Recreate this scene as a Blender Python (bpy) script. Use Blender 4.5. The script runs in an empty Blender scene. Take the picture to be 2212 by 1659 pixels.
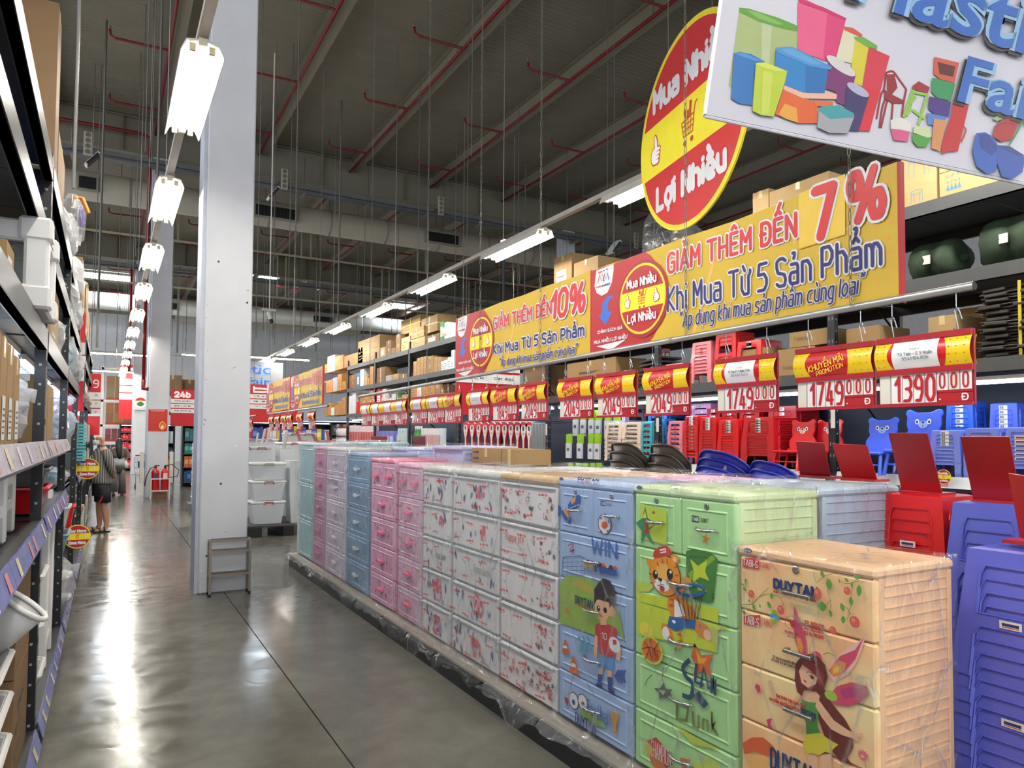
import bpy, math, random
from math import sin, cos, pi, radians, tan, atan2, hypot
from mathutils import Matrix, Vector
random.seed(7)
R = random.Random(11)
SC = bpy.context.scene
COL = SC.collection
# ---------------------------------------------------------------- camera
F_PX, YAW, PITCH, ROLL = 1543.0, radians(29.5), radians(2.3), 0.0065
EYE = Vector((0, 0, 1.6))
PX0, PY0 = 1106.0, 884.0
_f = Vector((sin(YAW)*cos(PITCH), cos(YAW)*cos(PITCH), sin(PITCH)))
_r = Vector((cos(YAW), -sin(YAW), 0)); _u = _r.cross(_f)
_r, _u = _r*cos(ROLL)+_u*sin(ROLL), _u*cos(ROLL)-_r*sin(ROLL)
cam = bpy.data.cameras.new('camera'); camo = bpy.data.objects.new('camera', cam); COL.objects.link(camo)
cam.sensor_width = 36; cam.lens = F_PX/2212*36; cam.shift_y = 54.5/2212; cam.clip_start = .05; cam.clip_end = 200
camo.matrix_world = Matrix(((_r.x, _u.x, -_f.x, EYE.x), (_r.y, _u.y, -_f.y, EYE.y), (_r.z, _u.z, -_f.z, EYE.z), (0, 0, 0, 1)))
SC.camera = camo
# ---------------------------------------------------------------- world, exposure
SC.view_settings.view_transform = 'Standard'; SC.view_settings.look = 'None'
SC.view_settings.gamma = 1; SC.view_settings.use_curve_mapping = False; SC.view_settings.exposure = 0.32
W = bpy.data.worlds.new('world'); SC.world = W; W.use_nodes = True
W.node_tree.nodes['Background'].inputs[0].default_value = (.93, .96, 1, 1)
W.node_tree.nodes['Background'].inputs[1].default_value = WORLD = 1.05
TUBE = 122.0          # strength of the fluorescent tubes of the hall
SHELF_TUBE = 14.0    # strength of the strip lights under the shelves
SKY_PANEL = 40.0
cy = SC.cycles
cy.max_bounces = 7; cy.diffuse_bounces = 3; cy.glossy_bounces = 3; cy.transmission_bounces = 4; cy.transparent_max_bounces = 14
cy.caustics_reflective = False; cy.caustics_refractive = False; cy.sample_clamp_indirect = 6

def at(px, py, X=None, Y=None, Z=None):
    """the point of a real plane (wall X, Y or Z) that the photograph shows at a pixel"""
    d = _f + _r*((px-PX0)/F_PX) + _u*((PY0-py)/F_PX)
    t = (X-EYE.x)/d.x if X is not None else (Y-EYE.y)/d.y if Y is not None else (Z-EYE.z)/d.z
    return EYE + d*t
# ---------------------------------------------------------------- materials
_mats = {}
def lin(c):
    c = c/255
    return c/12.92 if c <= .04045 else ((c+.055)/1.055)**2.4
def mat(rgb, rough=.5, metal=0, spec=.5, var=.06, scale=6, bump=0, coat=0, emit=0, alpha=1, sss=0):
    key = (rgb, rough, metal, spec, var, scale, bump, coat, emit, alpha, sss)
    if key in _mats: return _mats[key]
    m = bpy.data.materials.new('surface_%02x%02x%02x' % rgb); m.use_nodes = True
    nt = m.node_tree; b = nt.nodes['Principled BSDF']; L = nt.links
    c = tuple(lin(v) for v in rgb)
    b.inputs['Roughness'].default_value = rough; b.inputs['Metallic'].default_value = metal
    b.inputs['Specular IOR Level'].default_value = spec
    if coat: b.inputs['Coat Weight'].default_value = coat; b.inputs['Coat Roughness'].default_value = .08
    if alpha < 1: b.inputs['Alpha'].default_value = alpha
    if sss: b.inputs['Subsurface Weight'].default_value = sss; b.inputs['Subsurface Radius'].default_value = (.02, .02, .02)
    tc = nt.nodes.new('ShaderNodeTexCoord'); n = nt.nodes.new('ShaderNodeTexNoise'); n.inputs['Scale'].default_value = scale
    n.inputs['Detail'].default_value = 3
    L.new(tc.outputs['Object'], n.inputs['Vector'])
    r = nt.nodes.new('ShaderNodeValToRGB'); r.color_ramp.elements[0].position = .3; r.color_ramp.elements[1].position = .7
    r.color_ramp.elements[0].color = tuple(v*(1-var) for v in c)+(1,); r.color_ramp.elements[1].color = tuple(min(1, v*(1+var)) for v in c)+(1,)
    L.new(n.outputs['Fac'], r.inputs[0]); L.new(r.outputs[0], b.inputs['Base Color'])
    if bump:
        bp = nt.nodes.new('ShaderNodeBump'); bp.inputs['Strength'].default_value = bump; bp.inputs['Distance'].default_value = .01
        L.new(n.outputs['Fac'], bp.inputs['Height']); L.new(bp.outputs[0], b.inputs['Normal'])
    if emit:
        b.inputs['Emission Color'].default_value = c+(1,); b.inputs['Emission Strength'].default_value = emit
    _mats[key] = m
    return m
def nodes_mat(name):
    m = bpy.data.materials.new(name); m.use_nodes = True
    return m, m.node_tree, m.node_tree.nodes['Principled BSDF']
# floor: polished, cloudy concrete
FLOOR, nt, b = nodes_mat('polished_concrete')
tc = nt.nodes.new('ShaderNodeTexCoord')
n1 = nt.nodes.new('ShaderNodeTexNoise'); n1.inputs['Scale'].default_value = .9; n1.inputs['Detail'].default_value = 6; n1.inputs['Roughness'].default_value = .6
n2 = nt.nodes.new('ShaderNodeTexNoise'); n2.inputs['Scale'].default_value = 5.5; n2.inputs['Detail'].default_value = 5; n2.inputs['Distortion'].default_value = .5
n3 = nt.nodes.new('ShaderNodeTexNoise'); n3.inputs['Scale'].default_value = 60; n3.inputs['Detail'].default_value = 2
for n in (n1, n2, n3): nt.links.new(tc.outputs['Object'], n.inputs['Vector'])
mx = nt.nodes.new('ShaderNodeMath'); mx.operation = 'MULTIPLY_ADD'; mx.inputs[1].default_value = .3
m2 = nt.nodes.new('ShaderNodeMath'); m2.operation = 'MULTIPLY_ADD'; m2.inputs[1].default_value = .12
nt.links.new(n2.outputs['Fac'], mx.inputs[0]); nt.links.new(n1.outputs['Fac'], mx.inputs[2])
nt.links.new(n3.outputs['Fac'], m2.inputs[0]); nt.links.new(mx.outputs[0], m2.inputs[2])
r = nt.nodes.new('ShaderNodeValToRGB'); e = r.color_ramp.elements
e[0].position = .48; e[0].color = (lin(88), lin(86), lin(80), 1); e[1].position = 1.0; e[1].color = (lin(124), lin(122), lin(114), 1)
k = r.color_ramp.elements.new(.72); k.color = (lin(104), lin(102), lin(95), 1)
nt.links.new(m2.outputs[0], r.inputs[0]); nt.links.new(r.outputs[0], b.inputs['Base Color'])
rr = nt.nodes.new('ShaderNodeMapRange'); rr.inputs['From Min'].default_value = .3; rr.inputs['From Max'].default_value = .7
rr.inputs['To Min'].default_value = .10; rr.inputs['To Max'].default_value = .24
nt.links.new(n2.outputs['Fac'], rr.inputs['Value']); nt.links.new(rr.outputs[0], b.inputs['Roughness'])
bp = nt.nodes.new('ShaderNodeBump'); bp.inputs['Strength'].default_value = .16; bp.inputs['Distance'].default_value = .012
nt.links.new(n2.outputs['Fac'], bp.inputs['Height']); nt.links.new(bp.outputs[0], b.inputs['Normal'])
b.inputs['Specular IOR Level'].default_value = .2
# clear, crumpled plastic film
def film(name, milk=.06, gloss=.35, scale=7, tint=(1, 1, 1)):
    m = bpy.data.materials.new(name); m.use_nodes = True; nt = m.node_tree; nt.nodes.clear(); L = nt.links
    out = nt.nodes.new('ShaderNodeOutputMaterial'); tc = nt.nodes.new('ShaderNodeTexCoord')
    mp = nt.nodes.new('ShaderNodeMapping'); mp.inputs['Scale'].default_value = (1, 1, .45); mp.inputs['Rotation'].default_value = (.5, .5, .3)
    L.new(tc.outputs['Object'], mp.inputs[0])
    n = nt.nodes.new('ShaderNodeTexNoise'); n.inputs['Scale'].default_value = scale; n.inputs['Detail'].default_value = 5; n.inputs['Distortion'].default_value = 1.6
    L.new(mp.outputs[0], n.inputs['Vector'])
    v = nt.nodes.new('ShaderNodeTexVoronoi'); v.feature = 'DISTANCE_TO_EDGE'; v.inputs['Scale'].default_value = scale*.9
    L.new(mp.outputs[0], v.inputs['Vector'])
    ad = nt.nodes.new('ShaderNodeMath'); ad.operation = 'ADD'; L.new(n.outputs['Fac'], ad.inputs[0]); L.new(v.outputs['Distance'], ad.inputs[1])
    bp = nt.nodes.new('ShaderNodeBump'); bp.inputs['Strength'].default_value = 1; bp.inputs['Distance'].default_value = .03
    L.new(ad.outputs[0], bp.inputs['Height'])
    cr = nt.nodes.new('ShaderNodeMapRange'); cr.inputs['From Min'].default_value = 0; cr.inputs['From Max'].default_value = .035
    cr.inputs['To Min'].default_value = 1; cr.inputs['To Max'].default_value = 0; L.new(v.outputs['Distance'], cr.inputs['Value'])
    n4 = nt.nodes.new('ShaderNodeMapRange'); n4.inputs['From Min'].default_value = .43; n4.inputs['From Max'].default_value = .62
    L.new(n.outputs['Fac'], n4.inputs['Value'])
    mk = nt.nodes.new('ShaderNodeMath'); mk.operation = 'MULTIPLY_ADD'; mk.inputs[1].default_value = .34+milk; mk.inputs[2].default_value = milk
    ml = nt.nodes.new('ShaderNodeMath'); ml.operation = 'MULTIPLY'; L.new(cr.outputs[0], ml.inputs[0]); L.new(n4.outputs[0], ml.inputs[1])
    L.new(ml.outputs[0], mk.inputs[0])
    tr = nt.nodes.new('ShaderNodeBsdfTransparent'); tr.inputs[0].default_value = tint+(1,)
    df = nt.nodes.new('ShaderNodeBsdfDiffuse'); df.inputs[0].default_value = (.85, .87, .9, 1); tl = nt.nodes.new('ShaderNodeBsdfTranslucent'); tl.inputs[0].default_value = (.9, .92, .95, 1); dm = nt.nodes.new('ShaderNodeMixShader'); L.new(df.outputs[0], dm.inputs[1]); L.new(tl.outputs[0], dm.inputs[2]); L.new(bp.outputs[0], df.inputs['Normal'])
    gl = nt.nodes.new('ShaderNodeBsdfGlossy'); gl.inputs['Roughness'].default_value = .07; L.new(bp.outputs[0], gl.inputs['Normal'])
    fr = nt.nodes.new('ShaderNodeFresnel'); fr.inputs['IOR'].default_value = 1.5; L.new(bp.outputs[0], fr.inputs['Normal'])
    g2 = nt.nodes.new('ShaderNodeMath'); g2.operation = 'MULTIPLY'; g2.inputs[1].default_value = gloss*2; mn = nt.nodes.new('ShaderNodeMath'); mn.operation = 'MINIMUM'; mn.inputs[1].default_value = .13; L.new(g2.outputs[0], mn.inputs[0]); mn2 = nt.nodes.new('ShaderNodeMath'); mn2.operation = 'MULTIPLY_ADD'; mn2.inputs[1].default_value = .45; L.new(ml.outputs[0], mn2.inputs[0]); L.new(mn.outputs[0], mn2.inputs[2]); L.new(fr.outputs[0], g2.inputs[0])
    a = nt.nodes.new('ShaderNodeMixShader'); c = nt.nodes.new('ShaderNodeMixShader')
    L.new(mk.outputs[0], a.inputs[0]); L.new(tr.outputs[0], a.inputs[1]); L.new(dm.outputs[0], a.inputs[2])
    L.new(mn2.outputs[0], c.inputs[0]); L.new(a.outputs[0], c.inputs[1]); L.new(gl.outputs[0], c.inputs[2]); L.new(c.outputs[0], out.inputs[0])
    return m
FILM = film('clear_film', .035, .55); FILM_HEAVY = film('crumpled_film', .15, .6, 9); BAG = film('bag_film', .38, .28, 14)
def emitter(name, rgb, s):
    m = bpy.data.materials.new(name); m.use_nodes = True; b = m.node_tree.nodes['Principled BSDF']
    b.inputs['Base Color'].default_value = (.9, .9, .9, 1); b.inputs['Emission Color'].default_value = tuple(lin(v) for v in rgb)+(1,)
    b.inputs['Emission Strength'].default_value = s
    return m
LAMP = emitter('fluorescent_tube', (255, 250, 238), TUBE); STRIP = emitter('strip_tube', (214, 232, 255), SHELF_TUBE)
SKYL = emitter('skylight_panel', (225, 240, 255), SKY_PANEL)
WHITE = mat((236, 236, 234), .45); CHROME = mat((205, 208, 212), .16, 1); STEEL = mat((150, 150, 150), .38, .9)
RED = mat((196, 22, 34), .42); DKRED = mat((168, 18, 38), .42); YEL = mat((250, 214, 30), .4); BLACK = mat((22, 23, 26), .5)
CREAM = mat((226, 222, 210), .5); NAVY = mat((34, 36, 112), .5); BLUEINK = mat((38, 62, 150), .5)
RACK = mat((28, 30, 34), .38, .1); RACKBLUE = mat((22, 30, 52), .45); BEAM = mat((76, 78, 82), .5, .2)
PIPE_RED = mat((128, 20, 26), .45); OFFWHITE = mat((222, 220, 214), .55)
# ---------------------------------------------------------------- mesh builder
class MB:
    def __init__(s): s.v = []; s.f = []; s.m = []; s.mats = []; s.M = None
    def mi(s, m):
        if m is None: m = WHITE
        if m not in s.mats: s.mats.append(m)
        return s.mats.index(m)
    def add(s, vs, fs, m=None):
        o = len(s.v); s.v += [tuple(s.M @ Vector(p)) for p in vs] if s.M else [tuple(p) for p in vs]
        k = s.mi(m); s.f += [tuple(o+i for i in f) for f in fs]; s.m += [k]*len(fs); return s
    def box(s, x0, x1, y0, y1, z0, z1, m=None):
        return s.add([(x0, y0, z0), (x1, y0, z0), (x1, y1, z0), (x0, y1, z0), (x0, y0, z1), (x1, y0, z1), (x1, y1, z1), (x0, y1, z1)],
                     [(0, 3, 2, 1), (4, 5, 6, 7), (0, 1, 5, 4), (1, 2, 6, 5), (2, 3, 7, 6), (3, 0, 4, 7)], m)
    def hexa(s, p, m=None):   # eight corners, bottom ring then top ring
        return s.add(p, [(0, 3, 2, 1), (4, 5, 6, 7), (0, 1, 5, 4), (1, 2, 6, 5), (2, 3, 7, 6), (3, 0, 4, 7)], m)
    def rbox(s, x0, x1, y0, y1, z0, z1, r=.01, m=None):  # box with its twelve edges cut
        vs = []; fs = []
        X = (x0, x1); Y = (y0, y1); Z = (z0, z1); idx = {}
        for i in (0, 1):
            for j in (0, 1):
                for k in (0, 1):
                    for a in range(3):
                        p = [X[i], Y[j], Z[k]]; g = (i, j, k)
                        for b_ in range(3):
                            if b_ != a: p[b_] += r*(1 if g[b_] == 0 else -1)
                        idx[(i, j, k, a)] = len(vs); vs.append(p)
        for a in range(3):
            b_, c = (a+1) % 3, (a+2) % 3
            for g in (0, 1):
                q = []
                for u, w in ((0, 0), (1, 0), (1, 1), (0, 1)):
                    t = [0, 0, 0]; t[a] = g; t[b_] = u; t[c] = w; q.append(idx[(t[0], t[1], t[2], a)])
                fs.append(tuple(q if g else q[::-1]))
            for u in (0, 1):
                for w in (0, 1):
                    t0 = [0, 0, 0]; t0[b_] = u; t0[c] = w; t1 = list(t0); t1[a] = 1
                    q = (idx[(*t0, b_)], idx[(*t0, c)], idx[(*t1, c)], idx[(*t1, b_)])
                    fs.append(q if (u ^ w) else q[::-1])
        for i in (0, 1):
            for j in (0, 1):
                for k in (0, 1):
                    q = (idx[(i, j, k, 0)], idx[(i, j, k, 1)], idx[(i, j, k, 2)])
                    fs.append(q if (i ^ j ^ k) else q[::-1])
        return s.add(vs, fs, m)
    def tube(s, pts, r, n=8, m=None, closed=False, cap=True):
        pts = [Vector(p) for p in pts]; rings = []; rr = r if isinstance(r, (list, tuple)) else [r]*len(pts)
        vs = []; fs = []; up = None
        for i, p in enumerate(pts):
            a = pts[(i-1) % len(pts)] if (i or closed) else p; c = pts[(i+1) % len(pts)] if (i < len(pts)-1 or closed) else p
            t = (c-a).normalized()
            if up is None:
                up = Vector((0, 0, 1)) if abs(t.z) < .9 else Vector((1, 0, 0))
            s_ = t.cross(up).normalized(); up = s_.cross(t).normalized()
            for k in range(n):
                an = 2*pi*k/n; vs.append(p+s_*(cos(an)*rr[i])+up*(sin(an)*rr[i]))
        N = len(pts)
        for i in range(N if closed else N-1):
            j = (i+1) % N
            for k in range(n): fs.append((i*n+k, i*n+(k+1) % n, j*n+(k+1) % n, j*n+k))
        if cap and not closed: fs += [tuple(range(n))[::-1], tuple((N-1)*n+k for k in range(n))]
        return s.add(vs, fs, m)
    def lathe(s, prof, n=16, c=(0, 0, 0), m=None, sx=1, sy=1):
        vs = []; fs = []
        for (r_, z) in prof:
            for k in range(n): vs.append((c[0]+r_*sx*cos(2*pi*k/n), c[1]+r_*sy*sin(2*pi*k/n), c[2]+z))
        for i in range(len(prof)-1):
            for k in range(n): fs.append((i*n+k, i*n+(k+1) % n, (i+1)*n+(k+1) % n, (i+1)*n+k))
        fs += [tuple(range(n))[::-1], tuple((len(prof)-1)*n+k for k in range(n))]
        return s.add(vs, fs, m)
    def extr(s, poly, y0, y1, m=None):   # polygon given in (x, z), pushed from y0 to y1
        n = len(poly)
        vs = [(x, y0, z) for x, z in poly]+[(x, y1, z) for x, z in poly]
        return s.add(vs, [tuple(range(n)), tuple(range(2*n-1, n-1, -1))]+[(i, i+n, (i+1) % n+n, (i+1) % n) for i in range(n)], m)
    def extrz(s, poly, z0, z1, m=None):
        n = len(poly)
        vs = [(x, y, z0) for x, y in poly]+[(x, y, z1) for x, y in poly]
        return s.add(vs, [tuple(range(n))[::-1], tuple(range(n, 2*n))]+[(i, (i+1) % n, (i+1) % n+n, i+n) for i in range(n)], m)
    def flat(s, poly, y, m=None):        # a flat patch in (x, z) facing -y
        return s.add([(x, y, z) for x, z in poly], [tuple(range(len(poly)))], m)
    def mesh(s, name='mesh', smooth=False):
        me = bpy.data.meshes.new(name); me.from_pydata(s.v, [], s.f)
        for m in s.mats or [WHITE]: me.materials.append(m)
        if len(s.mats) > 1: me.polygons.foreach_set('material_index', s.m)
        if smooth: me.polygons.foreach_set('use_smooth', [True]*len(me.polygons))
        me.update(); return me
    def build(s, name, parent=None, smooth=False, **k): return obj(name, s.mesh(name, smooth), parent, **k)
def obj(name, me, parent=None, loc=None, rotz=0, label=None, kind=None, bevel=0, mtx=None):
    o = bpy.data.objects.new(name, me); COL.objects.link(o)
    if parent is not None: o.parent = parent
    if mtx is not None: o.matrix_local = mtx
    else:
        if loc is not None: o.location = loc
        if rotz: o.rotation_euler = (0, 0, rotz)
    if label: o['label'] = label
    if kind: o['kind'] = kind
    if bevel:
        b = o.modifiers.new('bevel', 'BEVEL'); b.width = bevel; b.segments = 2; b.limit_method = 'ANGLE'
    return o
def tag(o, label, cat, group=None):
    o['label'] = label; o['category'] = cat
    if group: o['group'] = group
    return o
def thing(name, label, cat, loc=(0, 0, 0), rotz=0, group=None):
    o = bpy.data.objects.new(name, None); COL.objects.link(o); o.empty_display_size = .1
    o.location = loc; o.rotation_euler = (0, 0, rotz)
    return tag(o, label, cat, group)
_kids = {}
def note_kids():
    _kids.clear()
    for o in bpy.data.objects:
        if o.parent: _kids.setdefault(o.parent.name, []).append(o)
def dup(root, loc, rotz=None, label=None, group=None):
    def cp(o, par):
        c = o.copy(); COL.objects.link(c)
        if par is not None:
            c.parent = par; c.matrix_parent_inverse = o.matrix_parent_inverse.copy()
        for ch in (_kids.get(o.name) or []): cp(ch, c)
        return c
    if root.name not in _kids: note_kids()
    r_ = cp(root, None); r_.location = loc
    if rotz is not None: r_.rotation_euler = (0, 0, rotz)
    if label: r_['label'] = label
    if group: r_['group'] = group
    return r_
ORD = ['first', 'second', 'third', 'fourth', 'fifth', 'sixth', 'seventh', 'eighth', 'ninth', 'tenth', 'eleventh', 'twelfth', 'thirteenth',
       'fourteenth', 'fifteenth', 'sixteenth', 'seventeenth', 'eighteenth', 'nineteenth', 'twentieth']+['%d%s' % (i, 'st' if i % 10 == 1 else 'nd' if i % 10 == 2 else 'rd' if i % 10 == 3 else 'th') for i in range(21, 99)]
# ---------------------------------------------------------------- lettering
_txt = {}
def text_mesh(s, bold=0., shear=0.):
    k = (s, bold, shear)
    if k not in _txt:
        cu = bpy.data.curves.new('lettering', 'FONT'); cu.body = s; cu.size = 1; cu.offset = bold; cu.shear = shear; cu.resolution_u = 3
        o = bpy.data.objects.new('lettering', cu); me = bpy.data.meshes.new_from_object(o)
        bpy.data.objects.remove(o)
        xs = [v.co.x for v in me.vertices] or [0, 1]; ys = [v.co.y for v in me.vertices] or [0, 1]
        _txt[k] = (me, min(xs), max(xs), min(ys), max(ys))
    return _txt[k]
def text(parent, s, x0, x1, z0, z1, m, y=-.001, bold=.02, shear=0., outline=None, ow=.06, name='lettering', skew=0., rot=0.):
    """lettering fitted to a box of the parent's (x, z) face, facing -y; skew slants the baseline (dz/dx)"""
    me, a, b_, c, d = text_mesh(s, bold, shear)
    sx = (x1-x0)/max(b_-a, 1e-4); sz = (z1-z0)/max(d-c, 1e-4)
    for k in range(2 if outline else 1):
        if outline and k == 0: src, mm, yy = text_mesh(s, bold+ow, shear)[0], outline, y
        else: src, mm, yy = me, m, y-(.0012 if outline else 0)
        e = src.copy(); e.materials.clear(); e.materials.append(mm)
        cx, cz = (a+b_)/2, (c+d)/2; X, Z = (x0+x1)/2, (z0+z1)/2; cr, sr = cos(rot), sin(rot)
        vs = []
        for v in e.vertices:
            px, pz = (v.co.x-cx)*sx, (v.co.y-cz)*sz; pz += px*skew
            vs += [X+px*cr-pz*sr, yy, Z+px*sr+pz*cr]
        e.vertices.foreach_set('co', vs); e.update()
        obj(name if k or not outline else name+'_outline', e, parent)
# ---------------------------------------------------------------- flat print
def ell(cx, cz, rx, rz=None, a=0, n=20, a0=0, a1=360):
    rz = rx if rz is None else rz; a = radians(a); P = []
    for k in range(n):
        t = radians(a0+(a1-a0)*k/(n if a1-a0 >= 360 else n-1)); x, z = rx*cos(t), rz*sin(t)
        P.append((cx+x*cos(a)-z*sin(a), cz+x*sin(a)+z*cos(a)))
    return P
def leaf(cx, cz, l, w, a, n=7):
    a = radians(a); P = []
    for k in range(2*n):
        t = k/n if k < n else 2-k/n; sgn = 1 if k < n else -1
        x = (t-.5)*l; z = sgn*w/2*sin(pi*t)**.8 if 0 < t < 1 else 0
        P.append((cx+x*cos(a)-z*sin(a), cz+x*sin(a)+z*cos(a)))
    return P
def star(cx, cz, r1, r2, a=90, n=5):
    return [(cx+(r1 if k % 2 == 0 else r2)*cos(radians(a)+pi*k/n), cz+(r1 if k % 2 == 0 else r2)*sin(radians(a)+pi*k/n)) for k in range(2*n)]
def line(pts, w):
    L, Rr = [], []
    for i, p in enumerate(pts):
        a = pts[max(0, i-1)]; b_ = pts[min(len(pts)-1, i+1)]
        dx, dz = b_[0]-a[0], b_[1]-a[1]; q = hypot(dx, dz) or 1
        L.append((p[0]-dz/q*w/2, p[1]+dx/q*w/2)); Rr.append((p[0]+dz/q*w/2, p[1]-dx/q*w/2))
    return L+Rr[::-1]
def curve(pts, n=6):   # smooth polyline through points
    P = [pts[0]]+list(pts)+[pts[-1]]; o = []
    for i in range(1, len(P)-2):
        for k in range(n):
            t = k/n; o.append(tuple(.5*((2*P[i][c])+(-P[i-1][c]+P[i+1][c])*t+(2*P[i-1][c]-5*P[i][c]+4*P[i+1][c]-P[i+2][c])*t*t+(-P[i-1][c]+3*P[i][c]-3*P[i+1][c]+P[i+2][c])*t**3) for c in (0, 1)))
    return o+[tuple(pts[-1])]
INKK = [1.]
def ink(rgb, rough=.4): return mat(tuple(int(v*INKK[0]) for v in rgb), rough, 0, .5, .03, 12)
def art(parent, name, shapes, y=-.002, dy=.0004):
    """printed motif: list of (rgb, polygon); later shapes lie on top"""
    b = MB()
    for i, (c, P) in enumerate(shapes): b.flat(P, y-dy*i, ink(c) if isinstance(c, tuple) else c)
    return b.build(name, parent)
# ---------------------------------------------------------------- rounded stroke lettering (signs)
import unicodedata
_G = dict(l.split(' ', 1) for l in '''A 04 4E 84|17 77
B 04 0E 5E 6D 6A 59 09|59 78 75 54 04
C 7D 5E 2E 0C 06 24 54 75
D 04 0E 4E 6D 7B 77 65 44 04
Đ 14 1E 5E 7D 8B 87 75 54 14|09 49
E 6E 0E 04 64|09 59
F 6E 0E 04|09 59
G 7D 5E 2E 0C 06 24 54 75 79 49
H 04 0E|74 7E|09 79
I 04 0E
K 04 0E|7E 09 74
L 0E 04 64
M 04 0E 48 8E 84
N 04 0E 74 7E
O 2E 6E 8C 86 64 24 06 0C 2E
P 04 0E 5E 7C 7A 58 08
Q 2E 6E 8C 86 64 24 06 0C 2E|57 83
R 04 0E 5E 7C 7A 58 08|48 74
S 7D 5E 2E 0D 0B 19 68 76 64 24 05
T 0E 8E|4E 44
U 0E 06 24 54 76 7E
V 0E 44 8E
W 0E 24 5C 84 AE
X 04 7E|0E 74
Y 0E 49 8E|49 44
Z 0E 7E 04 74
a 1B 5B 6A 64 14 05 07 18 68
b 0E 04 44 66 69 4B 0B
c 6B 2B 09 06 24 64
d 6E 64 24 06 09 2B 6B
đ 6E 64 24 06 09 2B 6B|3D 8D
e 64 24 06 09 2B 4B 69 67 07
f 5E 3E 2C 24|0B 4B
g 6B 2B 09 06 24 64|6B 62 41 11
h 04 0E|0B 4B 69 64
i 04 0B|0E 0E
j 2B 21 01|2E 2E
k 04 0E|6B 07 64
l 0E 04
m 04 0B 3B 49 44|49 5B 7B 99 94
n 04 0B 4B 69 64
o 2B 4B 69 66 44 24 06 09 2B
p 01 0B 4B 69 66 44 04
q 61 6B 2B 09 06 24 64
r 04 0B 3B
s 5B 1B 09 18 57 66 54 04
t 1E 15 24 44|0B 4B
u 0B 06 24 64|6B 64
v 0B 34 6B
w 0B 24 4A 64 8B
x 04 6B|0B 64
y 0B 34|6B 21
z 0B 6B 04 64
0 2E 5E 7C 76 54 24 06 0C 2E
1 0B 3E 34
2 0C 2E 5E 7C 7A 04 74
3 0E 5E 7C 7A 59 29|59 77 76 54 04
4 4E 06 86|6A 64
5 7E 1E 0A 5A 78 76 54 04
6 6E 2E 0B 06 24 54 76 78 5A 0A
7 0E 7E 24
8 2E 5E 7C 7B 59 29 0B 0C 2E|29 07 06 24 54 76 77 59
9 14 54 77 7C 5E 2E 0C 0A 29 79
% 0C 1E 3E 4C 4B 39 19 0B 0C|34 9E|87 99 B9 C7 C6 B4 94 86 87
“ 0D 1F|3D 4F
” 0D 1F|3D 4F
" 0D 0F|3D 3F
' 0D 0F
. 04 04
, 13 04
- 08 48
: 05 05|0A 0A
* 0B 0D
& 74 0C 2E 4C 05 24 48'''.split('\n'))
def _glyph(ch):
    b_ = unicodedata.normalize('NFD', ch); base = ch if ch in _G else b_[0]
    if base not in _G: return [], 5
    st = [[(int(p[0], 36), int(p[1], 36)-4) for p in q.split()] for q in _G[base].split('|')]
    w = max(p[0] for q in st for p in q); top = 12 if base.isupper() else (11.5 if base in 'i' else 9); c = w/2
    if len(b_) > 1 and base == 'i': st = st[:1]
    for d in (b_[1:] if base != ch or ch not in _G else ''):
        o = ord(d)
        if o == 0x31B: h = 10 if base.isupper() else 7; st.append([(w, h-.5), (w+1.6, h+1.2), (w+1.4, h+2)])
        elif o == 0x302: st.append([(c-2, top), (c, top+1.6), (c+2, top)]); top += 2.6
        elif o == 0x306: st.append([(c-2, top+1.4), (c, top), (c+2, top+1.4)]); top += 2.6
        elif o == 0x301: st.append([(c+.2, top), (c+1.8, top+2)])
        elif o == 0x300: st.append([(c-.2, top), (c-1.8, top+2)])
        elif o == 0x309: st.append([(c-.8, top+2), (c+.6, top+2), (c+.6, top+1), (c, top)])
        elif o == 0x303: st.append([(c-2, top), (c-.8, top+1), (c+.8, top), (c+2, top+1)])
        elif o == 0x323: st.append([(c, -2.6), (c, -2.6)])
    return st, w
def strokes(s, sp=3.4):
    o = []; x = 0
    for ch in s:
        if ch == ' ': x += 5; continue
        st, w = _glyph(ch)
        o += [[(px+x, pz) for px, pz in q] for q in st]; x += w+sp
    return o
def fit(S, x0, x1, z0, z1, shear=0, skew=0, base=None):
    """base: fit the cap height (0..10) to z0..z1 instead of the whole ink"""
    S = [[(x+z*shear, z) for x, z in q] for q in S]
    xs = [p[0] for q in S for p in q]; zs = [p[1] for q in S for p in q]
    a, b_ = min(xs), max(xs); c, d = (min(zs), max(zs)) if not base else (0, base)
    return [[(x0+(x-a)/max(b_-a, .1)*(x1-x0), z0+(z-c)/max(d-c, .1)*(z1-z0)+skew*(x-a)/max(b_-a, .1)) for x, z in q] for q in S]
def inked(b, S, w, y, m):
    c_ = 0
    for q in S:
        for i, p in enumerate(q):
            n = 6 if w < .02 else 8; c_ += 1; y1 = y-c_*1e-5
            b.flat([(p[0]+w/2*cos(2*pi*k/n+.4), p[1]+w/2*sin(2*pi*k/n+.4)) for k in range(n)], y1, m)
            if i:
                a = q[i-1]; dx, dz = p[0]-a[0], p[1]-a[1]; L = hypot(dx, dz)
                if L > 1e-5:
                    ux, uz = -dz/L*w/2, dx/L*w/2
                    b.flat([(a[0]-ux, a[1]-uz), (p[0]-ux, p[1]-uz), (p[0]+ux, p[1]+uz), (a[0]+ux, a[1]+uz)], y1-5e-6, m)
def sign(parent, s, x0, x1, z0, z1, m, w, y=-.001, outline=None, ow=.01, shear=0, skew=0, base=None, name='lettering', sp=3.4, dy=.0025):
    S = fit(strokes(s, sp), x0, x1, z0, z1, shear, skew, base); b = MB()
    if outline: inked(b, S, w+2*ow, y, outline); y -= dy
    inked(b, S, w, y, m)
    return b.build(name, parent)
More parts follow.
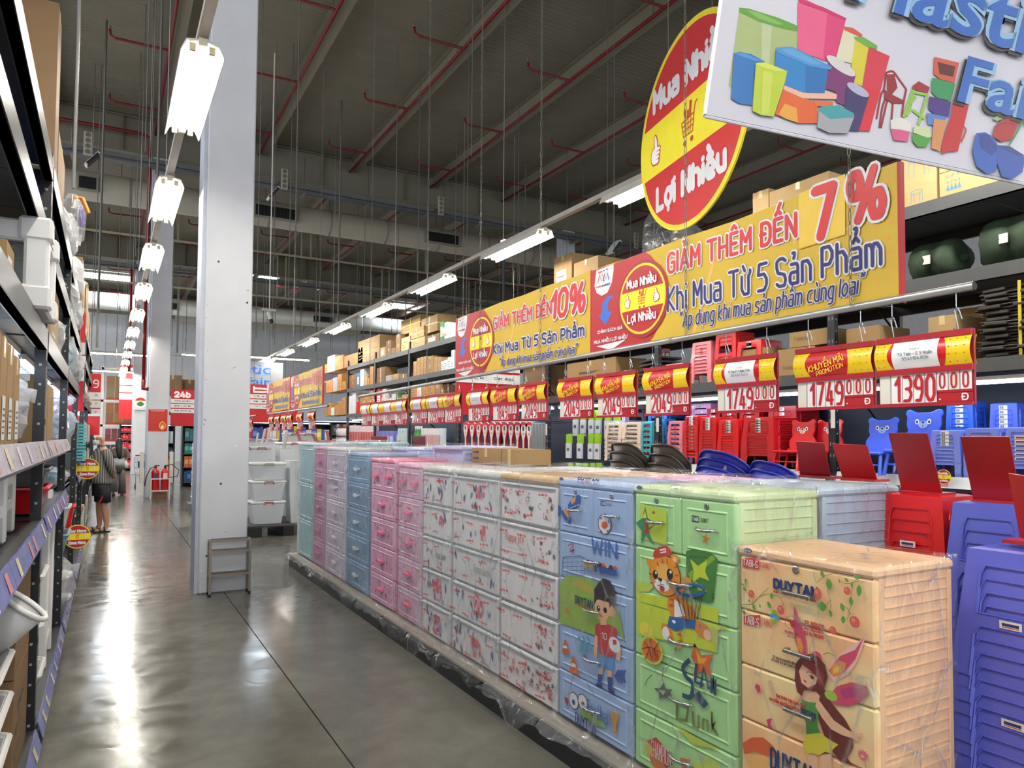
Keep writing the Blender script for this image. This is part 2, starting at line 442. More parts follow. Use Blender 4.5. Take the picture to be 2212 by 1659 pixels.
# ================================================================ SETTING
# floor: concrete slabs with recessed joints
fl = MB().box(-8, 28, -3, 52, -.12, -.02, mat((70, 68, 62), .8)).build('floor', kind='structure')
xs = [-8, -3.2, 1.08, 5.4, 9.7, 14, 18.5, 23, 28]; ys = [-3, 2.2, 7.83, 14.2, 20.6, 27, 33.3, 39.7, 46, 52]
for i in range(len(xs)-1):
    for j in range(len(ys)-1):
        MB().box(xs[i]+.004, xs[i+1]-.004, ys[j]+.004, ys[j+1]-.004, -.02, 0, FLOOR).build('slab', fl)
# roof: ribbed metal deck over joists that run down the hall, carried by deep girders across it
DECK = mat((140, 135, 120), .55, .1, .4, .05, 1.5); GIRD = mat((140, 136, 119), .6, 0, .4, .05, 1); JOIST = mat((146, 141, 125), .55, 0, .4, .05, 1)
b = MB(); y = -3.; vs = []; fs = []
while y < 50:
    for dy, z in ((0, 9.80), (.06, 9.80), (.07, 9.807), (.12, 9.807)): vs += [(-3.6, y+dy, z), (28, y+dy, z)]
    y += .13
for i in range(len(vs)//2-1): fs.append((2*i, 2*i+2, 2*i+3, 2*i+1))
deck = MB().add(vs, fs, DECK).build('ceiling', kind='structure')
for gy in (7.95, 20.6, 33.3, 46.0):
    b = MB(); b.box(-3.6, 28, gy-.01, gy+.01, 8.86, 9.76, GIRD); b.box(-3.6, 28, gy-.14, gy+.14, 8.84, 8.86, GIRD); b.box(-3.6, 28, gy-.14, gy+.14, 9.76, 9.785, GIRD)
    for k in range(12): b.box(-2.4+2.55*k-.008, -2.4+2.55*k+.008, gy-.13, gy+.13, 8.86, 9.76, GIRD)
    g = b.build('girder', deck)
    for sx in (8.65+.6, 3.6-7.65):   # bolted splice plates
        s_ = MB().box(sx-.16, sx+.16, gy-.03, gy-.01, 8.9, 9.7, GIRD)
        for q in range(5):
            for t in (-.1, .1): s_.lathe([(.022, 0), (.022, .018)], 6, (sx+t, gy-.045, 8.98+q*.16), GIRD)
        s_.build('splice_plate', g)
JX = [-1.5+2.55*k for k in range(12)]   # ... 1.05, 3.6, 6.15, 8.7 ...
for jx in JX:
    for ja, jb in ((-3, 7.8), (8.1, 20.45), (20.75, 33.15), (33.45, 45.85), (46.2, 50)):
        b = MB(); b.box(jx-.006, jx+.006, ja, jb, 9.42, 9.78, JOIST); b.box(jx-.1, jx+.1, ja, jb, 9.41, 9.425, JOIST); b.box(jx-.1, jx+.1, ja, jb, 9.775, 9.79, JOIST)
        b.build('joist', deck)
# skylights between the last two girders
for x0, x1, y0 in ((-1.9, .9, 40.9), (14.4, 16.1, 40.7), (5.6, 7.4, 36.6)):
    s_ = MB().box(x0, x1, y0, y0+1.7, 9.70, 9.74, SKYL).build('skylight', deck)
    f = MB()
    for a, c, d, e in ((x0-.06, x1+.06, y0-.06, y0), (x0-.06, x1+.06, y0+1.7, y0+1.76), (x0-.06, x0, y0, y0+1.7), (x1, x1+.06, y0, y0+1.7)): f.box(a, c, d, e, 9.66, 9.79, OFFWHITE)
    for k in range(1, 6): f.box(x0+(x1-x0)*k/6-.012, x0+(x1-x0)*k/6+.012, y0, y0+1.7, 9.68, 9.70, OFFWHITE)
    f.build('skylight_frame', s_)
# sprinkler pipe along every joist with side branches and heads
n = 0
for jx in JX:
    if jx > 22: continue
    for ja, jb in ((-3, 7.7), (8.2, 20.35), (20.85, 33.1), (33.5, 45.8)):
        if jb < 10 and (jx < 0 or jx > 13): continue
        xp = jx-.16; n += 1
        bay = {7.7: 'nearest', 20.35: 'second', 33.1: 'third', 45.8: 'farthest'}[jb]
        side = ('far left' if jx < -3 else 'left') if jx < .9 else ORD[int(round((jx-1.05)/2.55))]+' from the white columns'
        t = thing('sprinkler_pipe', f'dark red sprinkler pipe in the {bay} roof bay, {side}', 'pipe', (xp, ja, 9.36))
        MB().tube([(0, 0, 0), (0, jb-ja, 0)], .035, 8, PIPE_RED).build('main_pipe', t, smooth=True)
        yy = 1.4
        while yy < jb-ja-.5:
            br = MB().tube([(0, yy, 0), (-.95, yy, -.02), (-1.03, yy, .02), (-1.05, yy, .14)], .026, 6, PIPE_RED).build('branch_pipe', t)
            MB().lathe([(.012, 0), (.03, .02), (.02, .05), (.035, .06)], 6, (-1.05, yy, .14), STEEL).build('sprinkler_head', br)
            MB().tube([(.03, yy+.35, 0), (.03, yy+.35, .4)], .008, 4, STEEL).build('hanger_rod', t)
            yy += 3.05
# red main pipes across the hall and the drop beside the column line
RP = mat((158, 22, 28), .45)
t = thing('fire_main', 'thick bright red fire main crossing the hall below the farthest girder', 'pipe', (0, 45.2, 9.1))
MB().tube([(-3.4, 0, 0), (21.8, 0, 0)], .13, 10, RP).build('main_pipe', t, smooth=True)
for jx in JX: MB().tube([(jx-.16, 0, .1), (jx-.16, 0, .3), (jx-.16, .5, .3)], .05, 6, RP).build('riser', t)
t = thing('fire_main', 'dark red fire main along the girder that turns down by the second column', 'pipe', (0, 20.25, 0))
MB().tube([(-3.4, 0, 9.25), (.6, 0, 9.28), (.74, 0, 9.2), (.76, 0, 9.1), (.76, 0, 2.9)], .042, 10, PIPE_RED).build('main_pipe', t, smooth=True)
MB().tube([(.76, 0, 3.0), (.76, 0, 2.78), (.88, 0, 2.78)], .052, 8, PIPE_RED).build('elbow', t, smooth=True)
t = thing('fire_main', 'bright red drop pipe beside the third white column', 'pipe', (0, 32.9, 0))
MB().tube([(.70, 0, 8.6), (.70, 0, 4.2)], .05, 8, RP).build('main_pipe', t, smooth=True)
# round ventilation ducts
def duct(label, y0, z, rad, x0, x1, vents, m):
    t = thing('air_duct', label, 'duct', (0, y0, z))
    x = x0; i = 0
    while x < x1:
        L = 1.9; q = MB(); q.M = Matrix.Translation((x, 0, 0)) @ Matrix.Rotation(pi/2, 4, 'Y')
        q.lathe([(rad, 0), (rad, L-.06), (rad*1.035, L-.05), (rad*1.035, L-.01), (rad, L)], 24, m=m)
        q.build('duct_section', t, smooth=True); x += L; i += 1
    for vx, vw in vents:
        g = MB(); g.box(vx, vx+vw, -rad-.05, -rad+.05, -.2, .22, mat((160, 156, 142), .5))
        gg = g.build('vent_frame', t); gg.location = (0, 0, -.05)
        h = MB().box(vx+.05, vx+vw-.05, -rad-.07, -rad-.045, -.15, .17, BLACK)
        for k in range(10): h.box(vx+.08+k*(vw-.16)/10, vx+.1+k*(vw-.16)/10, -rad-.085, -rad-.07, -.14, .16, mat((48, 48, 50), .5))
        h.build('grille', gg)
    for k in range(int((x1-x0)/3.8)):
        for s_ in (-.3, .3): MB().tube([(x0+2+k*3.8, s_*rad/.4, -.1), (x0+2+k*3.8, s_*rad/.4, 9.6-z)], .012, 4, STEEL).build('hanger_rod', t)
    return t
DUCT = mat((176, 170, 154), .6, 0, .4, .04, 1.2)
duct('beige round air duct crossing the hall behind the nearest girder', 23, 8.55, .40, -3.4, 21.9, [(3.7, 1.3), (9.3, 1.3), (-.9, .5), (16, 1.3)], DUCT)
duct('pale round air duct far back under the skylights', 43.6, 8.75, .46, -3.4, 21.9, [(10.6, 1.3), (2, 1.2)], mat((205, 202, 192), .5, .2))  # skylight glow put into the colour, paler than the beige ducts
duct('beige round air duct at the foot of the far white wall', 47.5, 9.0, .5, 3.4, 14, [(10.2, 1.4)], DUCT)
# cable tray under the girder, with four-hole brackets
def tray(label, y0, z, x0, x1):
    t = thing('cable_tray', label, 'cable tray', (0, y0, z)); G = mat((128, 130, 132), .45, .5)
    for yy in (0, .52): MB().box(x0, x1, yy, yy+.02, 0, .1, G).build('side_rail', t)
    q = MB().box(x0, x1, .02, .52, 0, .006, mat((92, 94, 98), .5, .4)); q.build('tray_floor', t)
    MB().tube([(x0, -.12, -.1), (x1, -.12, -.1)], .05, 6, mat((96, 98, 104), .5, .3)).build('conduit', t)
    MB().box(x0, x1, .62, .68, .16, .24, mat((182, 178, 160), .5)).build('trunking', t)
    k = x0+.6
    while k < x1: MB().box(k, k+.05, -.2, .7, -.05, .0, G).build('cross_bar', t); MB().tube([(k+.02, .3, 0), (k+.02, .3, 9.4-z)], .01, 4, STEEL).build('hanger_rod', t); k += 1.85
    return t
tray('grey cable tray below the nearest girder', 19.75, 8.42, -3.4, 21.9)
tray('grey cable tray below the second girder', 32.4, 8.42, -3.4, 21.9)
for px, py in ((615, 387), (953, 445), (190, 310), (1375, 520)):
    p = at(px, py, Y=19.55); t = thing('junction_bracket', {615: 'pale bracket with four round holes hanging just right of the column', 953: 'pale bracket with four round holes above the middle light row',
        190: 'pale bracket with four round holes above the left rack', 1375: 'pale bracket with four round holes beside the round sign'}[px], 'bracket', (p.x, p.y, p.z-.27))
    MB().rbox(-.09, .09, 0, .06, 0, .56, .01, mat((186, 182, 168), .5)).build('bracket_plate', t)
    for k in range(4): MB().lathe([(.058, 0), (.058, .004)], 14, m=mat((120, 116, 104), .6)).build('round_hole', t, mtx=Matrix.Translation((0, -.001, .08+k*.135)) @ Matrix.Rotation(pi/2, 4, 'X'))
# steel purlin beams (pale, thin) across, second bay
for yy, zz, lab in ((27.2, 8.35, 'thin pale steel channel crossing the hall behind the beige duct'), (31.6, 7.55, 'thin pale steel channel crossing below the second girder')):
    t = thing('support_channel', lab, 'beam', (0, yy, zz)); PC = mat((186, 178, 150), .5)
    MB().box(-4, 22, 0, .05, 0, .07, PC).build('channel', t)
    for x in (1.6, 6.2, 10.9, 15.4):
        for s_ in (0, .35): MB().box(x+s_, x+s_+.05, .05, .09, .0, 9.4-zz, PC).build('hanger_bar', t)
# walls
WL = mat((226, 228, 232), .7); b = MB().box(-8, 28, 49, 49.2, 0, 8.9, WL).box(-8, 28, 48.97, 49.2, 8.9, 9.8, mat((150, 146, 132), .7))
wf = b.build('wall_far', kind='structure')
for k in range(34): MB().box(-7.6+k*1.05, -7.585+k*1.05, 48.985, 49, 0, 8.9, mat((170, 172, 178), .7)).build('panel_joint', wf)
MB().box(22, 22.2, -3, 49, 0, 9.8, WL).build('wall_right', kind='structure')
# white columns
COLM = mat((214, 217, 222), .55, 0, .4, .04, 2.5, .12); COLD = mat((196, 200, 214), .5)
def column(x0, y0, zt, label, w=.47, d=.42):
    t = thing('column', label, 'column', (x0, y0, 0))
    MB().rbox(.035, w, 0, d, 0, zt, .012, COLM).build('shaft', t)
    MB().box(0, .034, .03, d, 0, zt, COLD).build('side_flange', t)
    return t
c1 = column(.80, 7.90, 9.7, 'big white painted column with chipped edges behind the steel rack frame', .5)
R2 = random.Random(5); q = []
for k in range(46):
    z = R2.random()**1.6*3.2; x = .05+R2.random()*.02 if k % 3 else R2.uniform(.08, .47); s_ = R2.uniform(.003, .012) if k % 3 else R2.uniform(.004, .02)
    q.append(((138, 132, 122) if k % 2 else (236, 236, 236), leaf(x, z, s_*(1 if k % 3 else 3), s_*R2.uniform(.5, 2.5)*(1 if k % 3 else .35), R2.uniform(0, 40))))
art(c1, 'scuff_marks', q, -.001, .00005)
for dx, dz in ((.22, 1.1), (.15, 3.4), (.44, 3.0), (.10, .37)): MB().box(dx, dx+.018, -.004, 0, dz, dz+.018, BLACK).build('anchor_hole', c1)
c2 = column(.86, 20.5, 8.84, 'second white column with the red fire poster', .52)
column(.86, 33.1, 8.84, 'third white column with the round green and red emblem', .5)
column(13.6, 20.5, 8.84, 'white column far right beyond the tall rack', .5)
po = thing('fire_poster', 'red fire safety poster on the second white column', 'poster', (.90, 20.48, 1.72))
MB().box(0, .44, 0, .012, 0, .56, mat((206, 48, 34), .45)).build('sheet', po)
q = [((240, 220, 210), [(.03, .53), (.38, .53), (.38, .54), (.03, .54)]), ((240, 220, 210), [(.06, .50), (.36, .50), (.36, .507), (.06, .507)])]
for k in range(7): q.append(((226, 110, 90), [(.05, .46-.04*k), (.34, .46-.04*k), (.34, .464-.04*k), (.05, .464-.04*k)]))
q += [((246, 178, 52), leaf(.33, .14, .24, .17, 90)), ((206, 48, 34), leaf(.33, .13, .18, .11, 90)), ((250, 214, 90), leaf(.33, .11, .13, .08, 90)), ((255, 250, 235), leaf(.32, .09, .07, .04, 80))]
art(po, 'printed_flame', q, -.001, .0004)
po = thing('round_emblem', 'white board with a round red and green emblem on the third column', 'sign', (.90, 33.0, 3.05 - .1))
MB().box(0, .5, 0, .02, -.3, .3, OFFWHITE).build('board', po)
art(po, 'printed_emblem', [((250, 250, 248), ell(.25, 0, .23)), ((190, 30, 36), ell(.25, 0, .21, a0=20, a1=160)), ((60, 130, 70), leaf(.25, -.06, .30, .2, 0)), ((200, 170, 60), ell(.25, .06, .05)), ((30, 110, 60), ell(.25, -.06, .09, .07))], -.002)
# ---- light rows: rail + fixture each 2.95 m
def lamp(label, loc, first, L=1.58, group=None):
    t = thing('ceiling_light', label, 'lamp', loc, group=group); WH = mat((222, 218, 206), .4)
    b = MB(); P = [(-.135, -.075), (-.10, .0), (-.05, .012), (.05, .012), (.10, .0), (.135, -.075), (.14, -.072), (.105, .012), (.05, .024), (-.05, .024), (-.105, .012), (-.14, -.072)]
    b.extr(P, -L/2, L/2, WH).build('reflector', t)
    h = MB().box(-.028, .028, -L/2-.02, L/2+.02, -.02, .03, mat((214, 206, 186), .45)); h = h.build('housing', t)
    for s_ in (-1, 1):
        MB().tube([(s_*.062, -L/2+.04, -.03), (s_*.062, L/2-.04, -.03)], .016, 8, LAMP, cap=True).build('tube', t, smooth=True)
        e = MB()
        for k in (-1, 1): e.box(s_*.062-.02, s_*.062+.02, k*(L/2-.03)-.012, k*(L/2-.03)+.012, -.05, .0, mat((230, 214, 170), .4))
        e.build('lamp_holder', t)
    if first:
        for k in (-.5, .5):
            for s_ in (-.012, .012): MB().lathe([(.022, 0), (.022, .002)], 12, (s_*.1, k*1.1+s_, -.024), mat((190, 176, 120), .4)).build('fixing_screw', t)
    return t
RAIL = mat((190, 184, 172), .45)
t0 = lamp('white twin tube fluorescent light in front of the big white column', (.50, 5.98, 4.27), 1)
for k in range(1, 11):
    o = dup(t0, (.50, 5.98+2.95*k, 4.27)); o['label'] = f'twin tube fluorescent light of the left row, {ORD[k]} from the near end'; o['group'] = 'left row of ceiling lights'
t0['group'] = 'left row of ceiling lights'
for k in range(4): o = dup(t0, (.50, 3.03-2.95*k, 4.27)); o['label'] = f'twin tube fluorescent light of the left row, {ORD[k]} one before the frame'; o['group'] = 'left row outside the frame'
for k in range(0, 13):
    if k == 0: lb = 'twin tube fluorescent light whose end meets the round sign'
    else: lb = f'twin tube fluorescent light of the right row, {ORD[k]} from the near end'
    o = dup(t0, (4.82, 5.55+2.93*k, 4.27)); o['label'] = lb; o['group'] = 'right row of ceiling lights'
for k in range(9):
    o = dup(t0, (9.2, 3.2+2.93*k*1.5, 4.27)); o['label'] = f'twin tube fluorescent light of the row behind the tall rack, {ORD[k]} from the near end'; o['group'] = 'hidden row of ceiling lights'
for k in range(4):
    o = dup(t0, (-3.6, 3.2+8*k, 4.27)); o['label'] = f'twin tube fluorescent light of the row behind the left rack, {ORD[k]} from the near end'; o['group'] = 'row of lights behind the left rack'
for k in range(3):
    o = dup(t0, (4.82, 2.62-2.93*k, 4.27)); o['label'] = f'twin tube fluorescent light of the right row, {ORD[k]} one before the frame'; o['group'] = 'right row outside the frame'
for x, lab, y1 in ((.50, 'left', 48), (4.82, 'right', 42)):
    t = thing('lighting_rail', f'pale metal lighting rail carrying the {lab} row of lights', 'rail', (x, 0, 4.32))
    MB().box(-.035, .035, 2, y1, 0, .055, RAIL).build('rail_profile', t)
    for k in range(9): MB().tube([(0, 4.4+4.4*k, .05), (0, 4.4+4.4*k, 5.1)], .006, 4, STEEL).build('hanger_wire', t)
# lights across the far wall
for k, (px, py, L) in enumerate(((600, 775, 2.2), (243, 765, 2.6), (243, 803, 2.6), (425, 768, 1.4))):
    p = at(px, py, Y=(26, 27, 35, 40)[k]); nm = ('between the near banner and far wall', 'left of the left row, nearer of two', 'left of the left row, farther of two', 'seen between the two columns')[k]
    t = thing('ceiling_light', f'crosswise strip light {nm}', 'lamp', (p.x, p.y, p.z), pi/2, 'crosswise strip lights')
    MB().box(-.06, .06, -L/2, L/2, .02, .06, RAIL).build('housing', t); MB().tube([(0, -L/2, 0), (0, L/2, 0)], .022, 6, LAMP).build('tube', t)
    MB().box(-.01, .01, -L/2-1, L/2+1, .06, .09, RAIL).build('rail_profile', t)
# thin wires, chains and rods hanging from the roof
def chain(label, x, y, z0, z1, link=.045, grp='hanging chains'):
    n = int((z1-z0)/link/2*1.15)+1; a = MB()
    for k in range(n):
        z = z0+(z1-z0)*k/n; L = (z1-z0)/n*1.25; w = .007
        P = [(0, 0, z), (w, 0, z+L*.25), (w, 0, z+L*.75), (0, 0, z+L), (-w, 0, z+L*.75), (-w, 0, z+L*.25)]
        if k % 2: P = [(0, p[0], p[2]) for p in P]
        a.tube([(x+p[0], y+p[1], p[2]) for p in P], .002, 3, mat((118, 116, 108), .5, .4), closed=True)
    o = a.build('hanging_chain', kind='stuff'); return tag(o, label, 'chain')
Rw = random.Random(3); k = 0
for px, y in ((172, 4.65),):
    t = tag(MB().tube([(-.2, 4.65, 2.98), (-.2, 4.65, 9.4)], .009, 8, mat((120, 120, 118), .5, .2)).build('vertical_rod'), 'pale thin rod rising beside the tall carton on the left rack', 'rod')
WIRE = mat((112, 110, 104), .5, .3); WIRES = []
for px, y, zb in ((560, 12, 4.3), (595, 18, 4), (628, 15, 4.3), (640, 9.5, 2.8), (735, 17, 4.4), (775, 24, 4), (905, 14, 3.8), (790, 19, 3), (862, 22, 4.2), (925, 19.2, 4), (985, 16, 3.4), (1010, 12, 3.4), (1018, 9, 5.6),
                  (1080, 20, 5.8), (1135, 18, 5.7), (1225, 16, 6.6), (1260, 17.2, 5.2), (1312, 10.2, 4.6), (1327, 9.3, 3.5), (1362, 18.6, 7.4), (312, 9.5, 5), (326, 10.4, 5.2), (305, 15, 6), (297, 17, 5.4), (340, 12, 4.8), (285, 21, 4.2), (262, 24, 3.6), (208, 30, 3), (212, 18, 4.2), (220, 16, 3.3), (560, 26, 5), (575, 24, 5), (600, 29, 5.2), (655, 30, 5.1), (688, 28, 4.9), (720, 26, 4.8), (760, 33, 5.3), (830, 30, 5.5), (850, 27, 5), (880, 33, 5.6), (1120, 14.6, 5), (1165, 20, 6), (1190, 22, 6), (380, 30, 5), (392, 36, 5.4), (410, 33, 5.2)):
    p = at(px, 400, Y=y); k += 1; th = .004+.00025*y if k % 5 else .012+.0006*y
    WIRES.append(tag(MB().tube([(p.x, y, zb), (p.x, y, 9.82)], th, 4, WIRE).build('hanging_wire'), f'thin {"rod" if k % 5 == 0 else "wire"} hanging from the roof, {ORD[k-1]} of the suspension lines counted near to far and left to right', 'wire', 'suspension wires'))
for i, o in enumerate(sorted(WIRES, key=lambda o: (lambda v: v[0]/v[1])(o.data.vertices[0].co))): o['label'] = f'thin grey roof wire, {ORD[i]} from the left of the suspension wires'
# black cable boxes, camera
p = at(582, 672, Y=14); t = thing('security_camera', 'white bullet camera hanging from a pole right of the column', 'camera', (p.x, 14, p.z))
MB().tube([(0, 0, .04), (0, 0, 5)], .012, 6, OFFWHITE).build('pole', t); MB().rbox(-.14, .12, -.03, .03, 0, .04, .01, OFFWHITE).build('mount', t)
MB().tube([(-.02, 0, -.02), (.02, -.05, -.17)], .035, 10, OFFWHITE).build('body', t); MB().tube([(.02, -.05, -.17), (.03, -.07, -.23)], .04, 10, BLACK).build('lens_hood', t)
for px, py, y, lb in ((1325, 535, 13, 'white framed black panel lamp tilted below the cable tray'), (200, 345, 18, 'dark panel lamp tilted above the left rack'), (590, 418, 18, 'dark panel lamp just right of the column top')):
    p = at(px, py, Y=y); t = thing('panel_lamp', lb, 'lamp', (p.x, p.y, p.z)); q = Matrix.Rotation(-.9, 4, 'Y')
    b = MB(); b.M = q; b.box(-.2, .2, -.12, .12, -.03, .03, OFFWHITE).build('casing', t); b = MB(); b.M = q; b.box(-.17, .17, -.125, .1, -.035, .02, BLACK).build('panel', t); MB().tube([(0, 0, 0), (0, 0, 9.8-p.z)], .006, 4, STEEL).build('hanger_wire', t)
p = at(1108, 522, Y=15); t = thing('tube_lamp', 'small twin tube lamp on a post below the cable tray', 'lamp', (p.x, p.y, p.z))
MB().box(-.3, .3, -.1, .1, 0, .04, mat((60, 60, 62), .5)).build('housing', t)
for s_ in (-.05, .05): MB().tube([(-.3, s_, -.02), (.3, s_, -.02)], .022, 6, STRIP).build('tube', t)
MB().tube([(-.25, 0, 0), (-.25, 0, -p.z)], .03, 6, mat((70, 72, 76), .5)).build('post', t)
# ================================================================ CABINET ROW ON ITS BLACK PLINTH
from mathutils import noise as MN
PXF, PZ = 2.08, .152     # front plane of the row and top of the plinth
PLM = mat((30, 31, 34), .42); STONE = mat((150, 140, 128), .6)
pl = thing('display_plinth', 'long low black plinth under the front row of plastic cabinets', 'plinth', (2.0, 9.12, 0), -pi/2)
for k in range(7):
    MB().box(.0+1.12*k, 1.115+1.12*k, 0, .03, 0, .135, PLM).build('front_panel', pl)
MB().box(0, 7.84, .03, 1.16, 0, .125, BLACK).build('core', pl)
MB().box(-.02, -.0, .0, 1.16, 0, .135, PLM).build('end_panel', pl)
MB().box(-.02, 7.84, 0, 1.16, .136, .15, STONE).build('top_board', pl)

def ring(b, x0, x1, z0, z1, w=.008, h=.004, y=0, m=None):
    V = []
    for d, yy in ((0, y), (w/2, y-h), (w, y)):
        V += [(x0+d, yy, z0+d), (x1-d, yy, z0+d), (x1-d, yy, z1-d), (x0+d, yy, z1-d)]
    b.add(V, [(4*l+i, 4*l+(i+1) % 4, 4*l+4+(i+1) % 4, 4*l+4+i) for l in (0, 1) for i in range(4)], m)
def wrap(parent, W, D, H, seed=1, m=None, skirt=0., amp=.007, gap=.012, lift=0., name='plastic_wrap', print_=None, loose=0.):
    """thin crumpled film round the front, right side and top of a cabinet"""
    vs = []; fs = []; key = {}; low = []
    nx, ny, nz = max(6, int(W/.045)), max(5, int(D/.06)), int(H/.06)+1
    def V(i, j, k, base):
        q = (i, j, k)
        if q not in key:
            x, y, z = base; p = Vector((x*3+seed*7.3, y*3, z*3)); n = MN.noise_vector(p*1.3)*amp*1.5+MN.noise_vector(p*4.1)*amp
            if z < 0:
                q_ = -k; lf = .1+2.0*max(0, MN.noise(Vector((x*2.2+seed*2.7, 0, 3)))+.1)
                n += Vector((MN.noise(p*2)*.04, 0, 0)); y = -.034-.027*min(q_, 3)-(.012+abs(MN.noise(p*2.3))*.07 if q_ > 3 else 0); z = .014 if q_ < 3 else -(q_-3)*.045*lf
            if loose and j == 0: n.y -= loose*abs(MN.noise(p*.9))*(1-z/H)
            if k == nz: n.z += lift*max(0, MN.noise(p*1.2)+.3)
            n.y = min(n.y, .005) if j == 0 else n.y; n.x = max(n.x, -gap*.55) if i == nx else n.x
            key[q] = len(vs); vs.append((x+n.x, y+n.y, z+n.z))
        return key[q]
    k0 = -3-int(skirt/.04) if skirt else 0
    X = lambda i: -gap+(W+2*gap)*i/nx
    Y = lambda j: -.034 if j == 0 else -gap+(D+2*gap)*j/ny
    Z = lambda k: k*.04 if k < 0 else (H+gap)*k/nz
    P = lambda i, j, k: V(i, j, k, (X(i), Y(j), Z(k)))
    for i in range(nx):
        for k in range(k0, nz): fs.append((P(i, 0, k), P(i+1, 0, k), P(i+1, 0, k+1), P(i, 0, k+1))); low.append(k < 0)
        for j in range(ny): fs.append((P(i, j, nz), P(i+1, j, nz), P(i+1, j+1, nz), P(i, j+1, nz))); low.append(False)
    for j in range(ny):
        for k in range(0, nz): fs.append((P(nx, j, k), P(nx, j+1, k), P(nx, j+1, k+1), P(nx, j, k+1)))
    q = MB().add(vs, fs, m or FILM)
    if skirt: q.mi(FILM_HEAVY if (m or FILM) is FILM else FILM); q.m = [int(v) for v in low]+[0]*(len(fs)-len(low))
    w = q.build(name, parent, smooth=True)
    if print_:
        b = MB(); rr = random.Random(seed); z = .06
        S0 = strokes(print_)
        while z < H-.02:
            x = rr.uniform(.02, .12)
            while x < W-.08:
                a = rr.uniform(-.1, .12); L = rr.uniform(.09, .105)
                inked(b, fit(S0, x, x+L, z, z+.02, skew=a*L), .0026, -.034-.006, ink((206, 36, 44)))
                b.flat([(x+.04, z-.008), (x+.08, z-.008+a*.04), (x+.08, z-.006+a*.04), (x+.04, z-.006)], -.034-.006, ink((206, 36, 44)))
                x += L+rr.uniform(.09, .15)
            z += rr.uniform(.105, .135)
        for k in range(int(W/.2)*2):
            x = rr.uniform(.02, W-.12); y = rr.uniform(.04, D-.05)
            bb = MB(); inked(bb, fit(S0, x, x+.09, y, y+.02), .0035, 0, ink((206, 36, 44))); b.add([(p[0], p[2], H+gap+.008) for p in bb.v], bb.f, ink((206, 36, 44)))
        b.build('film_print', w)
    return w
def handle(parent, x, z, w=.13, m=CHROME, kind='bow'):
    b = MB()
    if kind == 'bow':
        P = [(x-w/2+w*t/8, -.006-.026*sin(pi*t/8)**.6, z-.004*sin(pi*t/8)) for t in range(9)]
        b.tube(P, [.006, .0075, .0075, .007, .0065, .007, .0075, .0075, .006], 8, m)
        for s_ in (-1, 1): b.lathe([(.009, 0), (.007, .004)], 8, (x+s_*w/2, -.006, z-.002), m)
        return b.build('handle', parent, smooth=True)
    if kind == 'bar':
        w *= .88; b.rbox(x-w/2, x+w/2, -.03, -.02, z-.0065, z+.0065, .003, m); b.box(x-w/2, x-w/2+.012, -.02, 0, z-.007, z+.007, m); b.box(x+w/2-.012, x+w/2, -.02, 0, z-.007, z+.007, m)
        return b.build('handle', parent)
    P = [(x-w/2, z+.012), (x-w/4, z+.004), (x, z), (x+w/4, z+.004), (x+w/2, z+.012), (x+w/2, z-.006), (x+w/4, z-.016), (x, z-.02), (x-w/4, z-.016), (x-w/2, z-.006)]
    b.extr(P, -.026, -.002, m); return b.build('handle', parent)
def lock(parent, x, z):
    M_ = Matrix.Translation((x, 0, z)) @ Matrix.Rotation(pi/2, 4, 'X')
    MB().lathe([(.014, 0), (.014, .003), (.011, .005), (.006, .0052), (.005, .003)], 16, m=CHROME).build('lock', parent, mtx=M_)
def cabinet(label, y_far, y_near, H, D, body, front, lid=None, rows=5, split_top=True, hand='bow', hm=CHROME, name='drawer_cabinet', x=PXF, zb=PZ, frame=True, zs=None, locks=True, group=None, back=False, gapz=.002):
    W = y_far-y_near; t = thing(name, label, 'cabinet', (x, y_far, zb), -pi/2, group); lid = lid or body; lt = .035
    foot = .018; zs = zs or [H-lt-(H-lt-foot)*i/rows for i in range(rows+1)]
    # side walls with their ribs in one profile
    prof = [(W-.03, foot), (W-.006, foot)]
    for i in range(rows-1, -1, -1):
        z0, z1 = zs[i+1], zs[i]; n = 5; prof += [(W-.006, z0+.002), (W-.002, z0+.004), (W-.002, z0+.02), (W-.006, z0+.022)]
        for k in range(n):
            zz = z0+.035+(z1-z0-.06)*k/(n-1); prof += [(W-.006, zz-.005), (W-.001, zz-.001), (W-.001, zz+.002), (W-.006, zz+.003)]
    prof += [(W-.006, zs[0]), (W-.03, zs[0])]
    c = MB(); c.box(.0, .02, .022, D, foot, zs[0], body); c.box(.02, W-.02, .03, D, foot, zs[0], body); c.build('carcass', t)
    MB().extr(prof, .05, D-.025, body).build('ribbed_side', t)
    for yy0, yy1 in ((.022, .05), (D-.025, D)): MB().rbox(W-.02, W, yy0, yy1, foot, zs[0], .003, body).build('corner_post', t)
    MB().box(.02, W-.02, .04, D-.02, 0, foot, body).build('base', t)
    MB().rbox(-.006, W+.006, -.006, D+.006, zs[0]+.001, H, .010, lid).build('lid', t)
    if back: return t, W, zs, []
    ds = []
    for i in range(rows):
        z1, z0 = zs[i]-gapz, zs[i+1]+.002
        parts = [(.002, W/2-.002), (W/2+.002, W-.002)] if (i == 0 and split_top) else [(.002, W-.002)]
        for (a, c_) in parts:
            d = MB().rbox(a, c_, 0, .03, z0, z1, .007, front).build('drawer', t); ds.append((d, a, c_, z0, z1))
            if frame:
                b = MB(); ring(b, a+.035, c_-.035, z0+.03, z1-.035, .012, .0045, .0, front); b.build('raised_frame', d)
            if hand: handle(d, (a+c_)/2, z0+(z1-z0)*.52, .13 if c_-a > .4 else .105, hm, hand)
            if i == 0 and locks: lock(d, (a+c_)/2, z1-.024)
    return t, W, zs, ds
